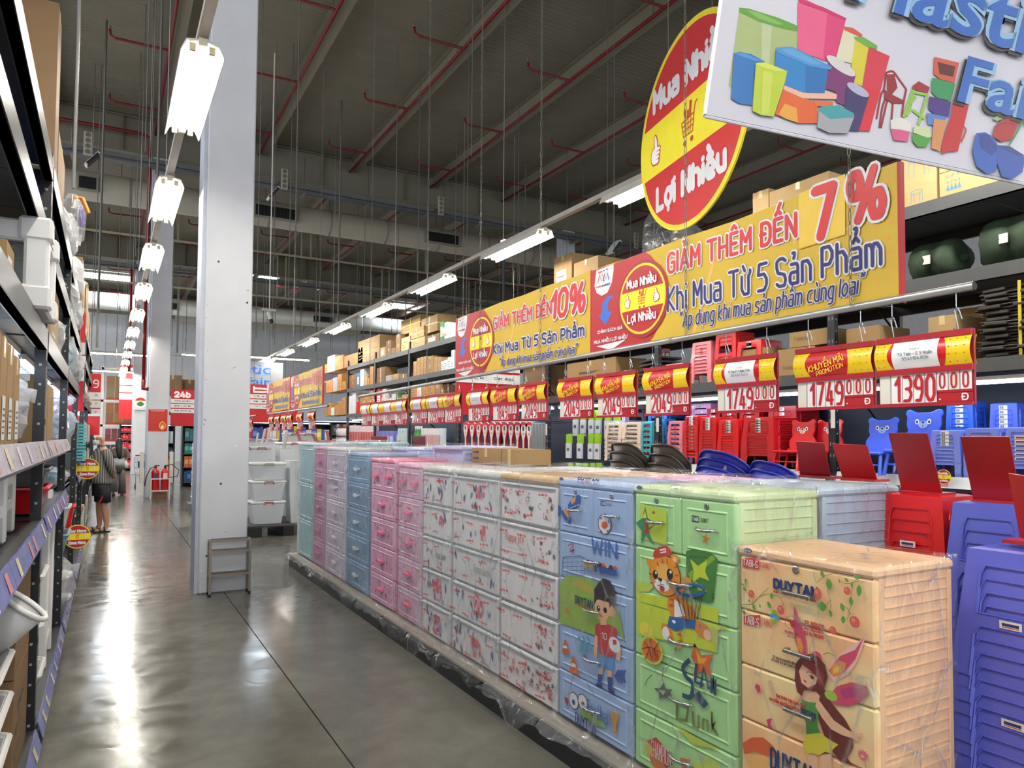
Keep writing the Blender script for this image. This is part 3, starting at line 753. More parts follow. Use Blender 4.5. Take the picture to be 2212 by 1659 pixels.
class Face:   # pixel of a crop of the photograph -> (x, z) of a cabinet front
    def __init__(s, y_far, z0, X=PXF-.002, o=(0, 0), k=1.): s.y, s.z, s.X, s.o, s.k = y_far, z0, X, o, k
    def __call__(s, cx, cy_): p = at(s.o[0]+cx*s.k, s.o[1]+cy_*s.k, X=s.X); return (s.y-p.y, p.z-s.z)
    def P(s, *a): return [s(a[i], a[i+1]) for i in range(0, len(a), 2)]
    def E(s, cx, cy_, rx, ry, a=0, **k): c = s(cx, cy_); e = s(cx+rx, cy_); f = s(cx, cy_-ry); return ell(c[0], c[1], abs(e[0]-c[0]), abs(f[1]-c[1]), a, **k)
    def L(s, cx, cy_, l, w, a): c = s(cx, cy_); e = s(cx, cy_-1); q = abs(e[1]-c[1]); return leaf(c[0], c[1], l*q, w*q, a)
    def S(s, w, *a, sm=True): q = s.P(*a); c = s(a[0], a[1]-1); u = abs(c[1]-q[0][1]); return line(curve(q, 5) if sm and len(q) > 2 else q, w*u)
    def T(s, parent, txt, x0, y0, x1, y1, rgb, w=.004, y=-.003, **k):   # bottom-left and top-right corners of the ink
        a, b_ = s(x0, y0), s(x1, y1); return sign(parent, txt, a[0], b_[0], a[1], b_[1], ink(rgb), w, y, **k)
PEACH = mat((234, 190, 146), .42, 0, .5, .03, 3); GREEN = mat((180, 230, 158), .4, 0, .5, .03, 3); GREENB = mat((206, 228, 176), .42, 0, .5, .03, 3)
BLUE = mat((166, 192, 232), .4, 0, .5, .03, 3); BLUEG = mat((172, 190, 206), .42, 0, .5, .03, 3); PINK = mat((244, 122, 164), .38, 0, .5, .04, 3)
LPINK = mat((236, 176, 206), .4, 0, .5, .04, 3); IVORY = mat((226, 226, 222), .42, 0, .5, .03, 3); LILAC = mat((196, 202, 240), .42, 0, .5, .03, 3)
CYANP = mat((176, 214, 228), .42, 0, .5, .03, 3)
m, nt, b = nodes_mat('printed_peach_front'); _k = nt.nodes
tc = _k.new('ShaderNodeTexCoord'); n = _k.new('ShaderNodeTexNoise'); n.inputs['Scale'].default_value = 4.2; n.inputs['Detail'].default_value = 3
rp = _k.new('ShaderNodeValToRGB'); rp.color_ramp.elements[0].position = .34; rp.color_ramp.elements[1].position = .66
rp.color_ramp.elements[0].color = (lin(252), lin(188), lin(134), 1); rp.color_ramp.elements[1].color = (lin(254), lin(230), lin(168), 1)
nt.links.new(tc.outputs['Object'], n.inputs['Vector']); nt.links.new(n.outputs['Fac'], rp.inputs[0]); nt.links.new(rp.outputs[0], b.inputs['Base Color']); b.inputs['Roughness'].default_value = .35
PEACHF = m
# ---------------------------------------------------------------- the peach cabinet in front
yf, yn = 1.932, 1.388
t, W_, zs, ds = cabinet('peach five-drawer plastic cabinet with a printed fairy, nearest of the row', yf, yn, 1.05, .42, PEACH, PEACHF, split_top=False, hand='bar', hm=STEEL, frame=False, locks=False)
F = Face(yf, PZ, o=(1560, 1130), k=.31882); D0, D1, D2, D3 = [d[0] for d in ds[:4]]
lock(D0, F(497, 318)[0], F(497, 318)[1])
G1, G2, BR = (98, 160, 60), (70, 130, 50), (222, 96, 84)
q = []
for st in ((130, 550, 200, 548, 250, 502, 320, 480, 395, 505), (165, 380, 158, 420, 150, 450), (250, 502, 290, 460, 315, 440), (205, 545, 215, 500, 215, 470), (395, 505, 412, 540, 415, 560),
           (620, 330, 640, 400, 690, 360, 740, 345, 790, 340), (735, 380, 720, 450, 735, 520, 740, 580), (800, 390, 850, 410, 930, 390, 975, 400), (890, 420, 880, 500, 890, 540, 860, 600, 900, 620), (740, 520, 700, 560), (830, 560, 870, 600, 850, 650)):
    q.append((G2, F.S(3, *st)))
for cx, cy_, l, w, a in ((165, 392, 36, 18, 95), (145, 415, 26, 12, 160), (158, 446, 36, 22, 150), (222, 568, 44, 26, 110), (326, 553, 54, 30, 120), (343, 492, 42, 26, 95), (265, 560, 26, 14, 100), (388, 452, 22, 14, 60), (193, 525, 22, 14, 90),
                         (690, 345, 52, 30, 120), (735, 412, 78, 46, 100), (806, 390, 28, 14, 90), (855, 384, 36, 22, 150), (925, 366, 50, 30, 170), (941, 455, 82, 40, 85), (893, 416, 36, 20, 80), (888, 528, 62, 34, 95), (830, 568, 60, 34, 110),
                         (750, 608, 52, 26, 110), (836, 652, 52, 34, 85), (694, 562, 72, 64, 10), (165, 602, 40, 26, 150)):
    q.append((G1, F.L(cx, cy_, l, w, a)))
for cx, cy_, rx, ry in ((215, 478, 20, 28), (416, 586, 25, 32), (668, 476, 27, 40), (868, 456, 24, 27), (920, 666, 36, 40), (773, 722, 24, 27)):
    q.append((BR, F.E(cx, cy_, rx, ry))); q.append(((238, 140, 118), F.E(cx-rx*.3, cy_-ry*.35, rx*.4, ry*.35)))
art(D0, 'printed_vine', q)
for (x0, y0, x1, y1), dd in (((141, 296, 253, 258), D0), ((150, 685, 262, 645), D1)):
    art(dd, 'printed_badge', [((214, 70, 74), F.P(x0, y0-60, x1, y1-22, x1, y1+56, x0, y0-2))], -.0045); F.T(dd, 'TABI-S', x0+6, y0-14, x1-8, y1+2, (250, 240, 235), .003, -.006)
    F.T(dd, 'CABINET', x1+12, y1+40, x1+80, y1+20, (226, 110, 104), .002, -.0045)
F.T(D0, 'DUYTAN', 358, 436, 648, 442, (24, 52, 112), .0105, -.006); F.T(D0, 'Sản phẩm chất lượng cao', 352, 470, 640, 515, (200, 44, 44), .0022, -.006, shear=.3)
q = []
for c, cx, cy_ in (((150, 190, 50), 358, 603), ((60, 170, 206), 343, 628), ((60, 170, 206), 375, 642), ((150, 190, 50), 354, 665)): q.append((c, F.P(cx-18, cy_-14, cx+4, cy_-16, cx+20, cy_+2, cx+6, cy_+16, cx-16, cy_+10)))
q.append(((206, 28, 40), F.P(456, 655, 466, 650, 478, 676, 500, 655, 531, 642, 505, 668, 486, 706, 474, 704)))
for k in range(26):
    a = radians(20+k*12.5)
    q.append(((206, 60, 60) if 3 < k < 22 else (60, 80, 140), F.E(482+43*cos(a), 672+46*sin(a), 2.6, 3.4)))
art(D1, 'printed_seals', q, -.0045)
F.T(D1, '23 NĂM LIỀN', 428, 736, 516, 742, (190, 40, 44), .002, -.0045); F.T(D1, 'DO NGƯỜI TIÊU DÙNG', 416, 742, 528, 774, (70, 80, 130), .0012, -.0045); F.T(D1, 'BÌNH CHỌN', 444, 760, 502, 784, (70, 80, 130), .0012, -.0045)
for k, s_ in enumerate(('ISO  9001:2015', 'ISO 14001:2015', 'ISO 15378:2017')): F.T(D1, s_, 564-2*k, 678+36*k, 694-k, 692+38*k, (206, 50, 40), .0028, -.0045)
F.T(D1, 'Sử dụng nguyên liệu nhựa chính phẩm', 344, 915, 648, 985, (30, 30, 40), .0016, -.0045, shear=.3); F.T(D1, 'vệ sinh và an toàn cho người sử dụng', 338, 935, 642, 1012, (30, 30, 40), .0016, -.0045, shear=.3)
SK, HR, PK, OR = (244, 190, 150), (110, 34, 30), (216, 72, 108), (240, 150, 60)
q = [((246, 196, 180), F.P(980, 735, 930, 800, 830, 860, 745, 930, 715, 1030, 760, 1075, 850, 1030, 910, 950, 950, 850)), (PK, F.P(962, 770, 900, 860, 800, 900, 760, 950, 725, 1000, 760, 1040, 830, 1010, 905, 920)), (OR, F.P(800, 930, 840, 950, 830, 1000, 780, 1040, 730, 1020, 750, 960)), ((246, 200, 80), F.P(790, 960, 810, 975, 790, 1010, 755, 1020, 755, 985)),
     (PK, F.P(490, 560, 486, 700, 498, 800, 528, 890, 575, 895, 572, 800, 545, 700)), (OR, F.P(505, 760, 515, 850, 545, 885, 555, 840, 535, 780)),
     (PK, F.P(715, 1185, 780, 1105, 880, 1076, 985, 1105, 1000, 1150, 950, 1208, 860, 1242, 770, 1228)), ((190, 60, 120), F.P(800, 1130, 880, 1105, 930, 1130, 900, 1180, 830, 1190)), ((170, 200, 70), F.E(742, 1168, 44, 34)), (PK, F.E(645, 905, 36, 38)),
     (G1, F.S(6, 690, 890, 725, 878, 770, 900)), ((150, 90, 40), F.S(2, 600, 880, 610, 800, 640, 760)), ((216, 70, 110), F.P(238, 1085, 262, 1100, 268, 1140, 250, 1150, 228, 1110))]
art(D1, 'printed_wings', q, -.0025)
q = [(HR, F.P(505, 950, 540, 905, 600, 885, 660, 905, 705, 960, 722, 1040, 700, 1120, 640, 1140, 560, 1130, 545, 1170, 515, 1140, 498, 1060)),
     (SK, F.P(528, 1000, 552, 955, 610, 975, 655, 1040, 640, 1090, 590, 1115, 545, 1080)), ((150, 44, 40), F.P(548, 930, 620, 940, 700, 1030, 690, 1100, 660, 1100, 648, 1040, 590, 985, 560, 965)),
     ((60, 110, 60), F.E(618, 1045, 13, 10, -20)), ((20, 20, 24), F.E(620, 1045, 6, 8)), ((40, 20, 20), F.S(4, 600, 1034, 618, 1028, 640, 1044)), ((190, 40, 60), F.L(572, 1068, 30, 12, -25)), ((60, 30, 26), F.S(4, 580, 1010, 600, 1006, 625, 1018))]
art(D1, 'printed_head', q, -.0075)
q = [(HR, F.P(690, 1120, 745, 1220, 835, 1330, 885, 1420, 890, 1520, 850, 1590, 885, 1640, 800, 1610, 735, 1530, 690, 1430, 655, 1330, 640, 1220, 600, 1140)),
     (SK, F.P(545, 1165, 490, 1235, 440, 1275, 372, 1212, 330, 1135, 312, 1070, 336, 1062, 352, 1128, 402, 1196, 440, 1232, 500, 1175)),
     (SK, F.P(550, 1105, 605, 1100, 665, 1170, 650, 1240, 545, 1215)),
     ((80, 150, 60), F.P(540, 1190, 590, 1212, 640, 1215, 656, 1290, 648, 1370, 668, 1422, 575, 1432, 570, 1350, 535, 1260)),
     ((220, 206, 60), F.P(575, 1430, 668, 1420, 722, 1460, 792, 1500, 755, 1530, 745, 1560, 700, 1548, 660, 1572, 610, 1558, 575, 1560, 548, 1500)),
     (SK, F.P(648, 1180, 705, 1260, 762, 1335, 850, 1396, 905, 1425, 955, 1420, 962, 1436, 922, 1448, 936, 1478, 892, 1458, 820, 1436, 742, 1395, 680, 1316, 636, 1240)),
     ((216, 70, 110), F.P(305, 1330, 345, 1320, 330, 1360, 352, 1395, 320, 1390)), ((150, 60, 90), F.S(3, 318, 1320, 330, 1390))]
art(D2, 'printed_fairy', q, -.0035)
F.T(D2, 'Quý khách hãy chọn đúng', 374, 1180, 570, 1228, (206, 44, 30), .0026, -.0065); F.T(D2, 'sản phẩm của Công Ty Nhựa', 326, 1200, 530, 1248, (206, 44, 30), .0026, -.0065); F.T(D2, 'DUYTAN', 540, 1282, 638, 1290, (24, 52, 112), .004, -.0065)
q = [(SK, F.P(575, 1560, 640, 1566, 655, 1700, 600, 1700)), (SK, F.P(665, 1572, 745, 1560, 740, 1700, 680, 1700)), ((224, 100, 50), F.P(140, 1490, 200, 1452, 280, 1452, 350, 1512, 396, 1600, 300, 1572, 220, 1548, 150, 1562)), ((250, 190, 110), F.P(165, 1560, 300, 1575, 330, 1659, 180, 1659))]
for k in range(12): a = k*30; c = F(960, 1572); q.append(((232, 110, 140), leaf(c[0]+.010*cos(radians(a)), c[1]+.010*sin(radians(a)), .018, .006, a)))
q += [((250, 190, 60), F.E(960, 1578, 14, 12)), (G1, F.S(4, 975, 1610, 990, 1680))]
art(D3, 'printed_legs_and_toadstool', q, -.0025)
F.T(D3, 'DUYTAN', 336, 1655, 640, 1668, (24, 52, 112), .0105, -.005)
art(t, 'printed_logo', [((30, 60, 130), F.E(183, 184, 28, 15))], -.009); F.T(t, 'DuyTan', 165, 192, 203, 180, (240, 240, 245), .0012, -.0105)
wrap(t, W_, .42, 1.05, 3, FILM, amp=.004)
# ---------------------------------------------------------------- green cabinet
yf, yn = 2.545, 1.95
t, W_, zs, ds = cabinet('light green cabinet with a printed tiger dunking a basketball', yf, yn, 1.24, .47, GREENB, GREEN, hm=CHROME)
F = Face(yf, PZ, o=(1180, 1000), k=.39735); A0, A1, B1, B2, B3, B4 = [d[0] for d in ds]
art(A0, 'printed_star', [((200, 222, 70), F.P(516, 220, 657, 260, 657, 446, 516, 408)), ((60, 140, 90), F.P(541, 235, 556, 300, 600, 330, 560, 370, 592, 450, 545, 400, 520, 440, 522, 370, 490, 325, 525, 300)), ((236, 220, 60), F.P(541, 262, 550, 300, 526, 298)), ((236, 220, 60), F.P(560, 320, 600, 330, 562, 352)), ((196, 36, 40), F.P(540, 312, 556, 316, 556, 366, 566, 372, 566, 384, 534, 376, 534, 364, 542, 364)), ((206, 40, 40), F.P(588, 256, 591, 266, 598, 268, 592, 272, 594, 280, 588, 274, 581, 278, 584, 270, 580, 264, 586, 265))], -.0052)
art(A1, 'printed_logo', [((28, 70, 50), F.P(790, 284, 828, 290, 828, 326, 790, 320))], -.001); F.T(A1, 'TABI', 794, 312, 825, 298, (230, 240, 230), .0028, -.002); F.T(A1, 'CABINET', 834, 322, 882, 306, (40, 70, 60), .0018, -.001)
art(A1, 'printed_stars', [((226, 150, 40), [(F(865, 412)[0]+p[0], F(865, 412)[1]+p[1]) for p in star(0, 0, .024, .010, 80)]), ((240, 220, 60), [(F(778, 403)[0]+p[0], F(778, 403)[1]+p[1]) for p in star(0, 0, .008, .004, 80)]), ((240, 220, 60), F.E(830, 356, 10, 8))], -.001)
LM = (206, 222, 60)
q = [(LM, F.P(492, 700, 940, 792, 938, 870, 494, 748)), ((196, 220, 90), F.P(492, 640, 600, 660, 560, 700, 492, 700)), ((64, 130, 50), F.P(764, 480, 800, 468, 905, 492, 935, 520, 912, 740, 895, 762, 790, 735, 765, 640)), ((140, 180, 50), F.P(775, 600, 905, 500, 925, 520, 790, 640)), (LM, F.P(785, 520, 830, 560, 880, 530, 868, 590, 890, 640, 840, 620, 800, 650, 808, 590)), (LM, F.P(810, 640, 880, 700, 830, 690)),
     ((40, 40, 40), F.S(2, 778, 530, 790, 510, 870, 515, 892, 530)), ((30, 30, 30), F.S(5, 918, 710, 905, 722, 918, 734, 905, 746, 915, 758, sm=False))]
q += [((70, 60, 30), F.E(650, 612, 88, 112)), ((238, 150, 40), F.E(572, 542, 22, 22)), ((238, 150, 40), F.E(704, 522, 24, 26)), ((250, 200, 150), F.E(704, 524, 12, 14)), ((242, 156, 40), F.E(650, 612, 84, 108)), ((250, 190, 90), F.E(640, 590, 36, 46)), ((206, 60, 34), F.P(620, 455, 660, 448, 690, 480, 690, 500, 600, 520, 586, 505, 592, 478)), ((240, 240, 236), F.P(622, 470, 655, 462, 660, 486, 628, 492)), ((206, 60, 34), F.S(6, 626, 482, 655, 474)),
      ((252, 250, 246), F.E(634, 664, 42, 34)), ((20, 20, 24), F.E(600, 606, 14, 24)), ((20, 20, 24), F.E(679, 604, 17, 30)), ((255, 255, 255), F.E(604, 596, 5, 8)), ((255, 255, 255), F.E(684, 592, 6, 9)), ((20, 20, 24), F.E(628, 633, 11, 9)), ((190, 40, 50), F.E(638, 682, 14, 16)), ((40, 30, 30), F.S(3, 628, 640, 630, 662, 612, 664)), ((40, 30, 30), F.S(3, 630, 662, 650, 660)), ((240, 130, 130), F.E(592, 642, 14, 6)), ((240, 130, 130), F.E(680, 655, 14, 6))]
for st in ((610, 540, 622, 560), (640, 522, 645, 548), (668, 520, 668, 546), (570, 600, 584, 604), (574, 650, 590, 650), (722, 560, 708, 570), (728, 610, 712, 612), (722, 650, 708, 646)): q.append(((170, 70, 20), F.S(7, *st, sm=False)))
art(B1, 'printed_tiger_head', q, -.0052, .00025)
q = [(LM, F.P(496, 752, 1010, 902, 940, 905, 930, 1030, 500, 930)), ((246, 230, 70), F.E(545, 905, 36, 40)),
     ((236, 140, 40), F.P(668, 690, 710, 670, 735, 720, 812, 800, 820, 850, 690, 850, 660, 780)), ((252, 250, 240), F.P(700, 740, 740, 770, 760, 830, 700, 840)), ((236, 140, 40), F.P(700, 690, 745, 700, 790, 650, 792, 630, 760, 618, 738, 640, 720, 668)), ((240, 160, 60), F.E(768, 645, 26, 24)),
     ((236, 140, 40), F.P(812, 850, 870, 875, 898, 905, 880, 962, 830, 940, 800, 890)), ((246, 200, 170), F.E(882, 935, 22, 30)), ((236, 140, 40), F.P(636, 870, 680, 880, 700, 960, 668, 975, 640, 940, 628, 900)), ((252, 245, 240), F.E(655, 925, 20, 36)),
     ((236, 140, 40), F.S(20, 728, 900, 738, 950, 738, 985, 710, 1010)), ((120, 50, 20), F.S(12, 716, 1005, 704, 1016)), ((40, 100, 170), F.P(676, 832, 820, 855, 814, 905, 770, 895, 715, 915, 664, 888)), ((252, 250, 250), F.E(700, 862, 10, 9))]
for st in ((680, 740, 700, 745), (676, 770, 696, 772), (720, 930, 740, 935), (724, 965, 745, 968), (840, 875, 850, 900)): q.append(((170, 70, 20), F.S(6, *st, sm=False)))
q += [((28, 90, 160), line([F(790+76*cos(radians(a)), 690+30*sin(radians(a))) for a in range(0, 361, 15)], .014)), ((60, 140, 200), line([F(790+76*cos(radians(a)), 683+30*sin(radians(a))) for a in range(180, 361, 15)], .004))]
for i in range(6):
    q.append(((26, 26, 30), F.S(4, 716+27*i, 720+12*sin(i/5*pi), 760+14*i, 862-4*i, sm=False))); q.append(((26, 26, 30), F.S(4, 860-27*i, 715+12*sin(i/5*pi), 830-14*i, 850+3*i, sm=False)))
q += [((60, 60, 50), F.E(583, 1016, 58, 70)), (LM, F.E(583, 1016, 62, 74, n=24)), ((226, 120, 40), F.E(583, 1016, 53, 64)), ((200, 80, 30), F.E(600, 1040, 26, 34))]
for st in ((530, 1010, 580, 1000, 636, 1030), (583, 952, 575, 1010, 590, 1080), (545, 970, 570, 1010, 550, 1065), (625, 975, 600, 1015, 620, 1060)): q.append(((40, 24, 20), F.S(4, *st)))
art(B2, 'printed_tiger_body', q, -.0052, .00025)
q = [((224, 110, 50), F.P(808, 975, 845, 1045, 912, 1040, 888, 1095, 905, 1165, 850, 1130, 800, 1160, 815, 1095, 790, 1050)), ((240, 170, 60), F.P(815, 1010, 845, 1060, 880, 1060, 860, 1090, 830, 1090)), ((70, 70, 60), F.S(4, 540, 1210, 552, 1180, 580, 1150)), ((70, 70, 60), F.S(4, 640, 1110, 636, 1170, 650, 1210)),
     ((110, 100, 110), F.P(590, 1225, 625, 1222, 640, 1195, 655, 1228, 690, 1230, 668, 1262, 690, 1290, 645, 1270, 615, 1285, 618, 1250)), ((170, 210, 150), F.P(615, 1232, 655, 1238, 640, 1262)),
     ((44, 76, 110), F.S(26, 785, 1070, 748, 1110, 765, 1160, 800, 1200, 790, 1270, 745, 1260)), ((44, 76, 110), F.S(22, 822, 1090, 815, 1190, 860, 1205, sm=False)), ((44, 76, 110), F.S(20, 845, 1220, 862, 1110, 890, 1230, sm=False)), ((44, 76, 110), F.S(18, 905, 1250, 905, 1160, 918, 1200, 926, 1165, 924, 1262, sm=False)), ((44, 76, 110), F.P(838, 1240, 890, 1310, 862, 1332, 800, 1260))]
art(B3, 'printed_slam_lettering', q, -.0052)
q = [((206, 214, 80), F.P(695, 1415, 830, 1500, 950, 1560, 800, 1530)), ((130, 140, 60), F.S(20, 715, 1295, 712, 1390, 765, 1400, 775, 1330, 715, 1295, sm=False)), ((130, 140, 60), F.S(16, 800, 1350, 805, 1430, 830, 1440, 832, 1370, sm=False)), ((130, 140, 60), F.S(16, 855, 1450, 858, 1390, 880, 1400, 884, 1460, sm=False)), ((130, 140, 60), F.S(16, 905, 1350, 908, 1470, 908, 1430, 930, 1400, 908, 1430, 938, 1480, sm=False))]
art(B4, 'printed_dunk_lettering', q, -.0052)
q = [((206, 222, 90), F.P(800, 1640, 880, 1590, 950, 1640, 930, 1700, 820, 1700)), ((216, 190, 90), F.E(575, 1570, 34, 44)), ((200, 70, 70), F.P(548, 1510, 600, 1490, 660, 1560, 690, 1640, 650, 1660, 620, 1590, 580, 1545)), ((206, 120, 60), F.E(606, 1618, 40, 50)), ((220, 130, 90), F.P(730, 1600, 790, 1612, 775, 1670, 745, 1665))]
art(B4, 'printed_champion_ribbon', q, -.0048); F.T(B4, 'CHAMPION', 575, 1590, 680, 1560, (250, 245, 240), .003, -.0065)
art(t, 'printed_logo', [((50, 80, 110), F.E(513, 134, 17, 11))], -.009)
wrap(t, W_, .47, 1.24, 5, FILM, amp=.008, lift=.012, skirt=.05)
# ---------------------------------------------------------------- blue cabinet
yf, yn = 3.163, 2.563
t, W_, zs, ds = cabinet('sky blue cabinet with a printed boy footballer under clear film', yf, yn, 1.235, .47, BLUE, BLUE)
F = Face(yf, PZ, o=(1180, 1000), k=.39735); A0, A1, B1, B2, B3, B4 = [d[0] for d in ds]
art(A0, 'printed_boots', [((40, 90, 170), F.P(120, 230, 150, 180, 185, 172, 188, 215, 160, 250, 125, 250)), ((240, 180, 50), F.P(135, 200, 165, 178, 160, 210, 140, 225)), ((40, 90, 170), F.P(85, 260, 110, 250, 138, 300, 130, 335, 96, 300)), ((236, 150, 60), F.P(92, 255, 112, 252, 130, 290, 120, 300)), ((220, 230, 240), F.S(4, 120, 252, 185, 225)), ((40, 90, 170), F.P(70, 225, 84, 240, 80, 290, 68, 290))], -.0052)
q = [((70, 60, 110), F.E(320, 332, 37, 56)), ((238, 238, 240), F.E(320, 332, 33, 52)), ((226, 90, 50), F.P(308, 320, 330, 318, 340, 345, 322, 362, 303, 346)), ((60, 120, 190), F.P(290, 300, 306, 290, 306, 310)), ((60, 120, 190), F.P(342, 300, 352, 330, 340, 322)), ((130, 60, 130), F.P(296, 360, 312, 375, 300, 378)), ((60, 150, 90), F.P(330, 372, 346, 358, 340, 378))]
art(A1, 'printed_ball', q, -.0052); art(A1, 'printed_logo', [((40, 70, 130), F.P(294, 206, 322, 210, 322, 236, 294, 232))], -.001); F.T(A1, 'TABI', 297, 226, 320, 216, (230, 236, 250), .002, -.002); F.T(A1, 'CABINET', 325, 232, 360, 222, (40, 70, 130), .0014, -.001)
q = []
for k, c in enumerate(((70, 120, 190), (60, 90, 160), (160, 80, 110), (60, 90, 160))): pass
F.T(B1, 'WIN', 252, 485, 384, 440, (64, 110, 184), .014, -.0052); q.append(((200, 60, 70), F.S(5, 120, 450, 150, 440, 130, 480, 155, 470, 140, 490)))
for k in range(5): q.append(((60, 80, 120), F.S(2, 95+26*k, 515+6*k, 90+26*k, 605+6*k, sm=False))); q.append(((60, 80, 120), F.S(2, 95, 520+22*k, 212, 512+24*k, sm=False)))
q += [((60, 80, 130), F.S(4, 93, 620, 97, 512, 190, 504, 214, 520, 212, 640, sm=False)), ((50, 90, 170), F.P(270, 545, 390, 572, 390, 612, 270, 588)), ((236, 180, 60), F.P(210, 545, 262, 556, 262, 575, 210, 566))]
for k in range(9): q.append((((236, 190, 150), (70, 50, 40), (220, 80, 50))[k % 3], F.E(215+21*k, 530+5*k, 9, 11)))
art(B1, 'printed_goal', q, -.0052)
q = [((150, 184, 80), F.P(76, 655, 110, 612, 220, 618, 300, 660, 400, 820, 430, 975, 380, 900, 260, 935, 76, 868)), ((190, 170, 70), F.P(120, 650, 200, 640, 290, 720, 200, 690)), ((226, 120, 60), F.P(108, 790, 120, 780, 128, 822, 105, 818)),
     ((52, 44, 50), F.P(262, 760, 262, 690, 290, 648, 312, 625, 350, 640, 378, 690, 382, 770, 365, 800, 300, 800)), ((238, 184, 146), F.P(268, 770, 280, 740, 350, 760, 372, 790, 384, 812, 372, 838, 345, 830, 330, 862, 290, 850, 270, 810)), ((52, 44, 50), F.P(262, 760, 275, 720, 345, 720, 362, 765, 350, 790, 345, 755, 285, 740)),
     ((30, 26, 30), F.E(288, 790, 9, 15)), ((30, 26, 30), F.E(325, 800, 10, 16)), ((255, 255, 255), F.E(290, 785, 3, 5)), ((200, 70, 70), F.L(305, 832, 26, 8, -10)), ((238, 184, 146), F.P(300, 850, 330, 856, 335, 880, 300, 880))]
art(B2, 'printed_field_and_boy_head', q, -.0052, .0003); F.T(B2, 'DUYTAN', 163, 758, 258, 752, (28, 70, 110), .007, -.0088); F.T(B2, 'Sản phẩm chất lượng cao', 160, 772, 272, 785, (200, 60, 60), .0016, -.0088, shear=.3)
q = [((196, 60, 70), F.P(270, 880, 300, 866, 350, 880, 384, 900, 388, 960, 372, 1060, 292, 1040, 284, 950, 268, 930)), ((238, 184, 146), F.P(268, 930, 284, 945, 280, 1050, 272, 1062, 262, 1040)), ((238, 184, 146), F.P(388, 950, 412, 1020, 405, 1075, 385, 1070, 390, 1010)), ((238, 238, 240), F.E(375, 988, 32, 42)), ((200, 80, 70), F.P(365, 960, 385, 962, 388, 985, 368, 990)),
     ((96, 160, 220), F.P(292, 1044, 372, 1062, 368, 1130, 334, 1120, 326, 1090, 318, 1118, 285, 1108)), ((238, 184, 146), F.P(292, 1112, 314, 1118, 310, 1150, 290, 1145)), ((238, 184, 146), F.P(338, 1124, 362, 1130, 362, 1165, 340, 1160)), ((50, 80, 150), F.P(288, 1145, 312, 1150, 304, 1200, 284, 1195)), ((50, 80, 150), F.P(338, 1160, 364, 1165, 366, 1225, 342, 1220)), ((40, 60, 110), F.P(276, 1195, 306, 1200, 316, 1225, 280, 1215)), ((40, 60, 110), F.P(340, 1220, 368, 1226, 384, 1262, 348, 1245)),
     ((224, 110, 50), F.P(105, 960, 114, 962, 132, 1040, 90, 1030)), ((240, 240, 240), F.P(100, 990, 118, 994, 122, 1008, 97, 1004)), ((224, 110, 50), F.P(148, 1050, 158, 1052, 184, 1152, 130, 1136)), ((240, 240, 240), F.P(144, 1085, 164, 1090, 170, 1110, 140, 1104))]
for k in range(3): q.append(((90, 170, 200), F.P(176+24*k, 940, 190+24*k, 944, 206+24*k, 985, 196+24*k, 1028, 182+24*k, 1024, 194+24*k, 982))); q.append(((70, 90, 170), F.P(398+18*k, 1122, 410+18*k, 1126, 392+18*k, 1160, 410+18*k, 1196, 398+18*k, 1192, 376+18*k, 1156)))
art(B3, 'printed_boy_body', q, -.0058, .0003); F.T(B3, '10', 310, 952, 336, 928, (240, 236, 236), .004, -.0108)
q = [((60, 60, 90), F.E(152, 1292, 27, 46)), ((240, 240, 242), F.E(152, 1292, 24, 42)), ((60, 90, 170), F.E(152, 1300, 9, 15)), ((60, 60, 90), F.E(202, 1298, 27, 42)), ((240, 240, 242), F.E(202, 1298, 24, 38)), ((200, 80, 60), F.E(204, 1310, 9, 14)), ((150, 190, 90), F.P(180, 1370, 200, 1340, 300, 1380, 330, 1440, 250, 1420)), ((220, 160, 70), F.P(360, 1350, 400, 1362, 392, 1410, 384, 1440, 392, 1470, 366, 1462, 374, 1436, 362, 1400)), ((180, 70, 90), F.P(104, 1268, 128, 1280, 122, 1320, 108, 1300))]
art(B4, 'printed_trophy_and_balls', q, -.0052); F.T(B4, 'Football', 228, 1360, 348, 1350, (84, 120, 190), .006, -.008); F.T(B4, 'DUYTAN', 166, 1410, 272, 1418, (28, 60, 130), .007, -.009)
F.T(t, 'DUYTAN', 178, 90, 290, 88, (24, 70, 150), .006, -.0085); F.T(t, 'Sản phẩm chất lượng cao', 172, 106, 282, 108, (206, 40, 40), .0016, -.0085, shear=.3); art(t, 'printed_logo', [((50, 70, 130), F.E(88, 86, 12, 8))], -.009)
wrap(t, W_, .47, 1.235, 9, FILM, amp=.009, lift=.012, skirt=.05)
# ---------------------------------------------------------------- ornament printers
def scroll(x, z, s, a, turn=1):
    P = []
    for k in range(16):
        t_ = k/15; r_ = s*(1-t_*.8); th = a+turn*t_*4.6; P.append((x+r_*cos(th), z+r_*sin(th)))
    return line(P, .004)
def floral(parent, x0, x1, z0, z1, seed, cols, n=10, big=None):
    r_ = random.Random(seed); q = []
    for k in range(n):
        x, z = r_.uniform(x0, x1), r_.uniform(z0+.02, z1-.02); c = r_.choice(cols); t_ = r_.random()
        if t_ < .35: q.append((c, [(min(max(p[0], x0), x1), min(max(p[1], z0), z1)) for p in scroll(x, z, r_.uniform(.015, .03), r_.uniform(0, 6), r_.choice((-1, 1)))]))
        elif t_ < .7: q.append((c, leaf(x, z, r_.uniform(.02, .035), .012, r_.uniform(0, 180))))
        else:
            for j in range(5): q.append((c, leaf(x+.008*cos(j*1.257), z+.008*sin(j*1.257), .016, .009, 72*j)))
    return art(parent, 'printed_ornament', q, -.002, .00008)
GY = (110, 112, 116); PKO = (226, 120, 124)
yf, yn = 3.80, 3.185
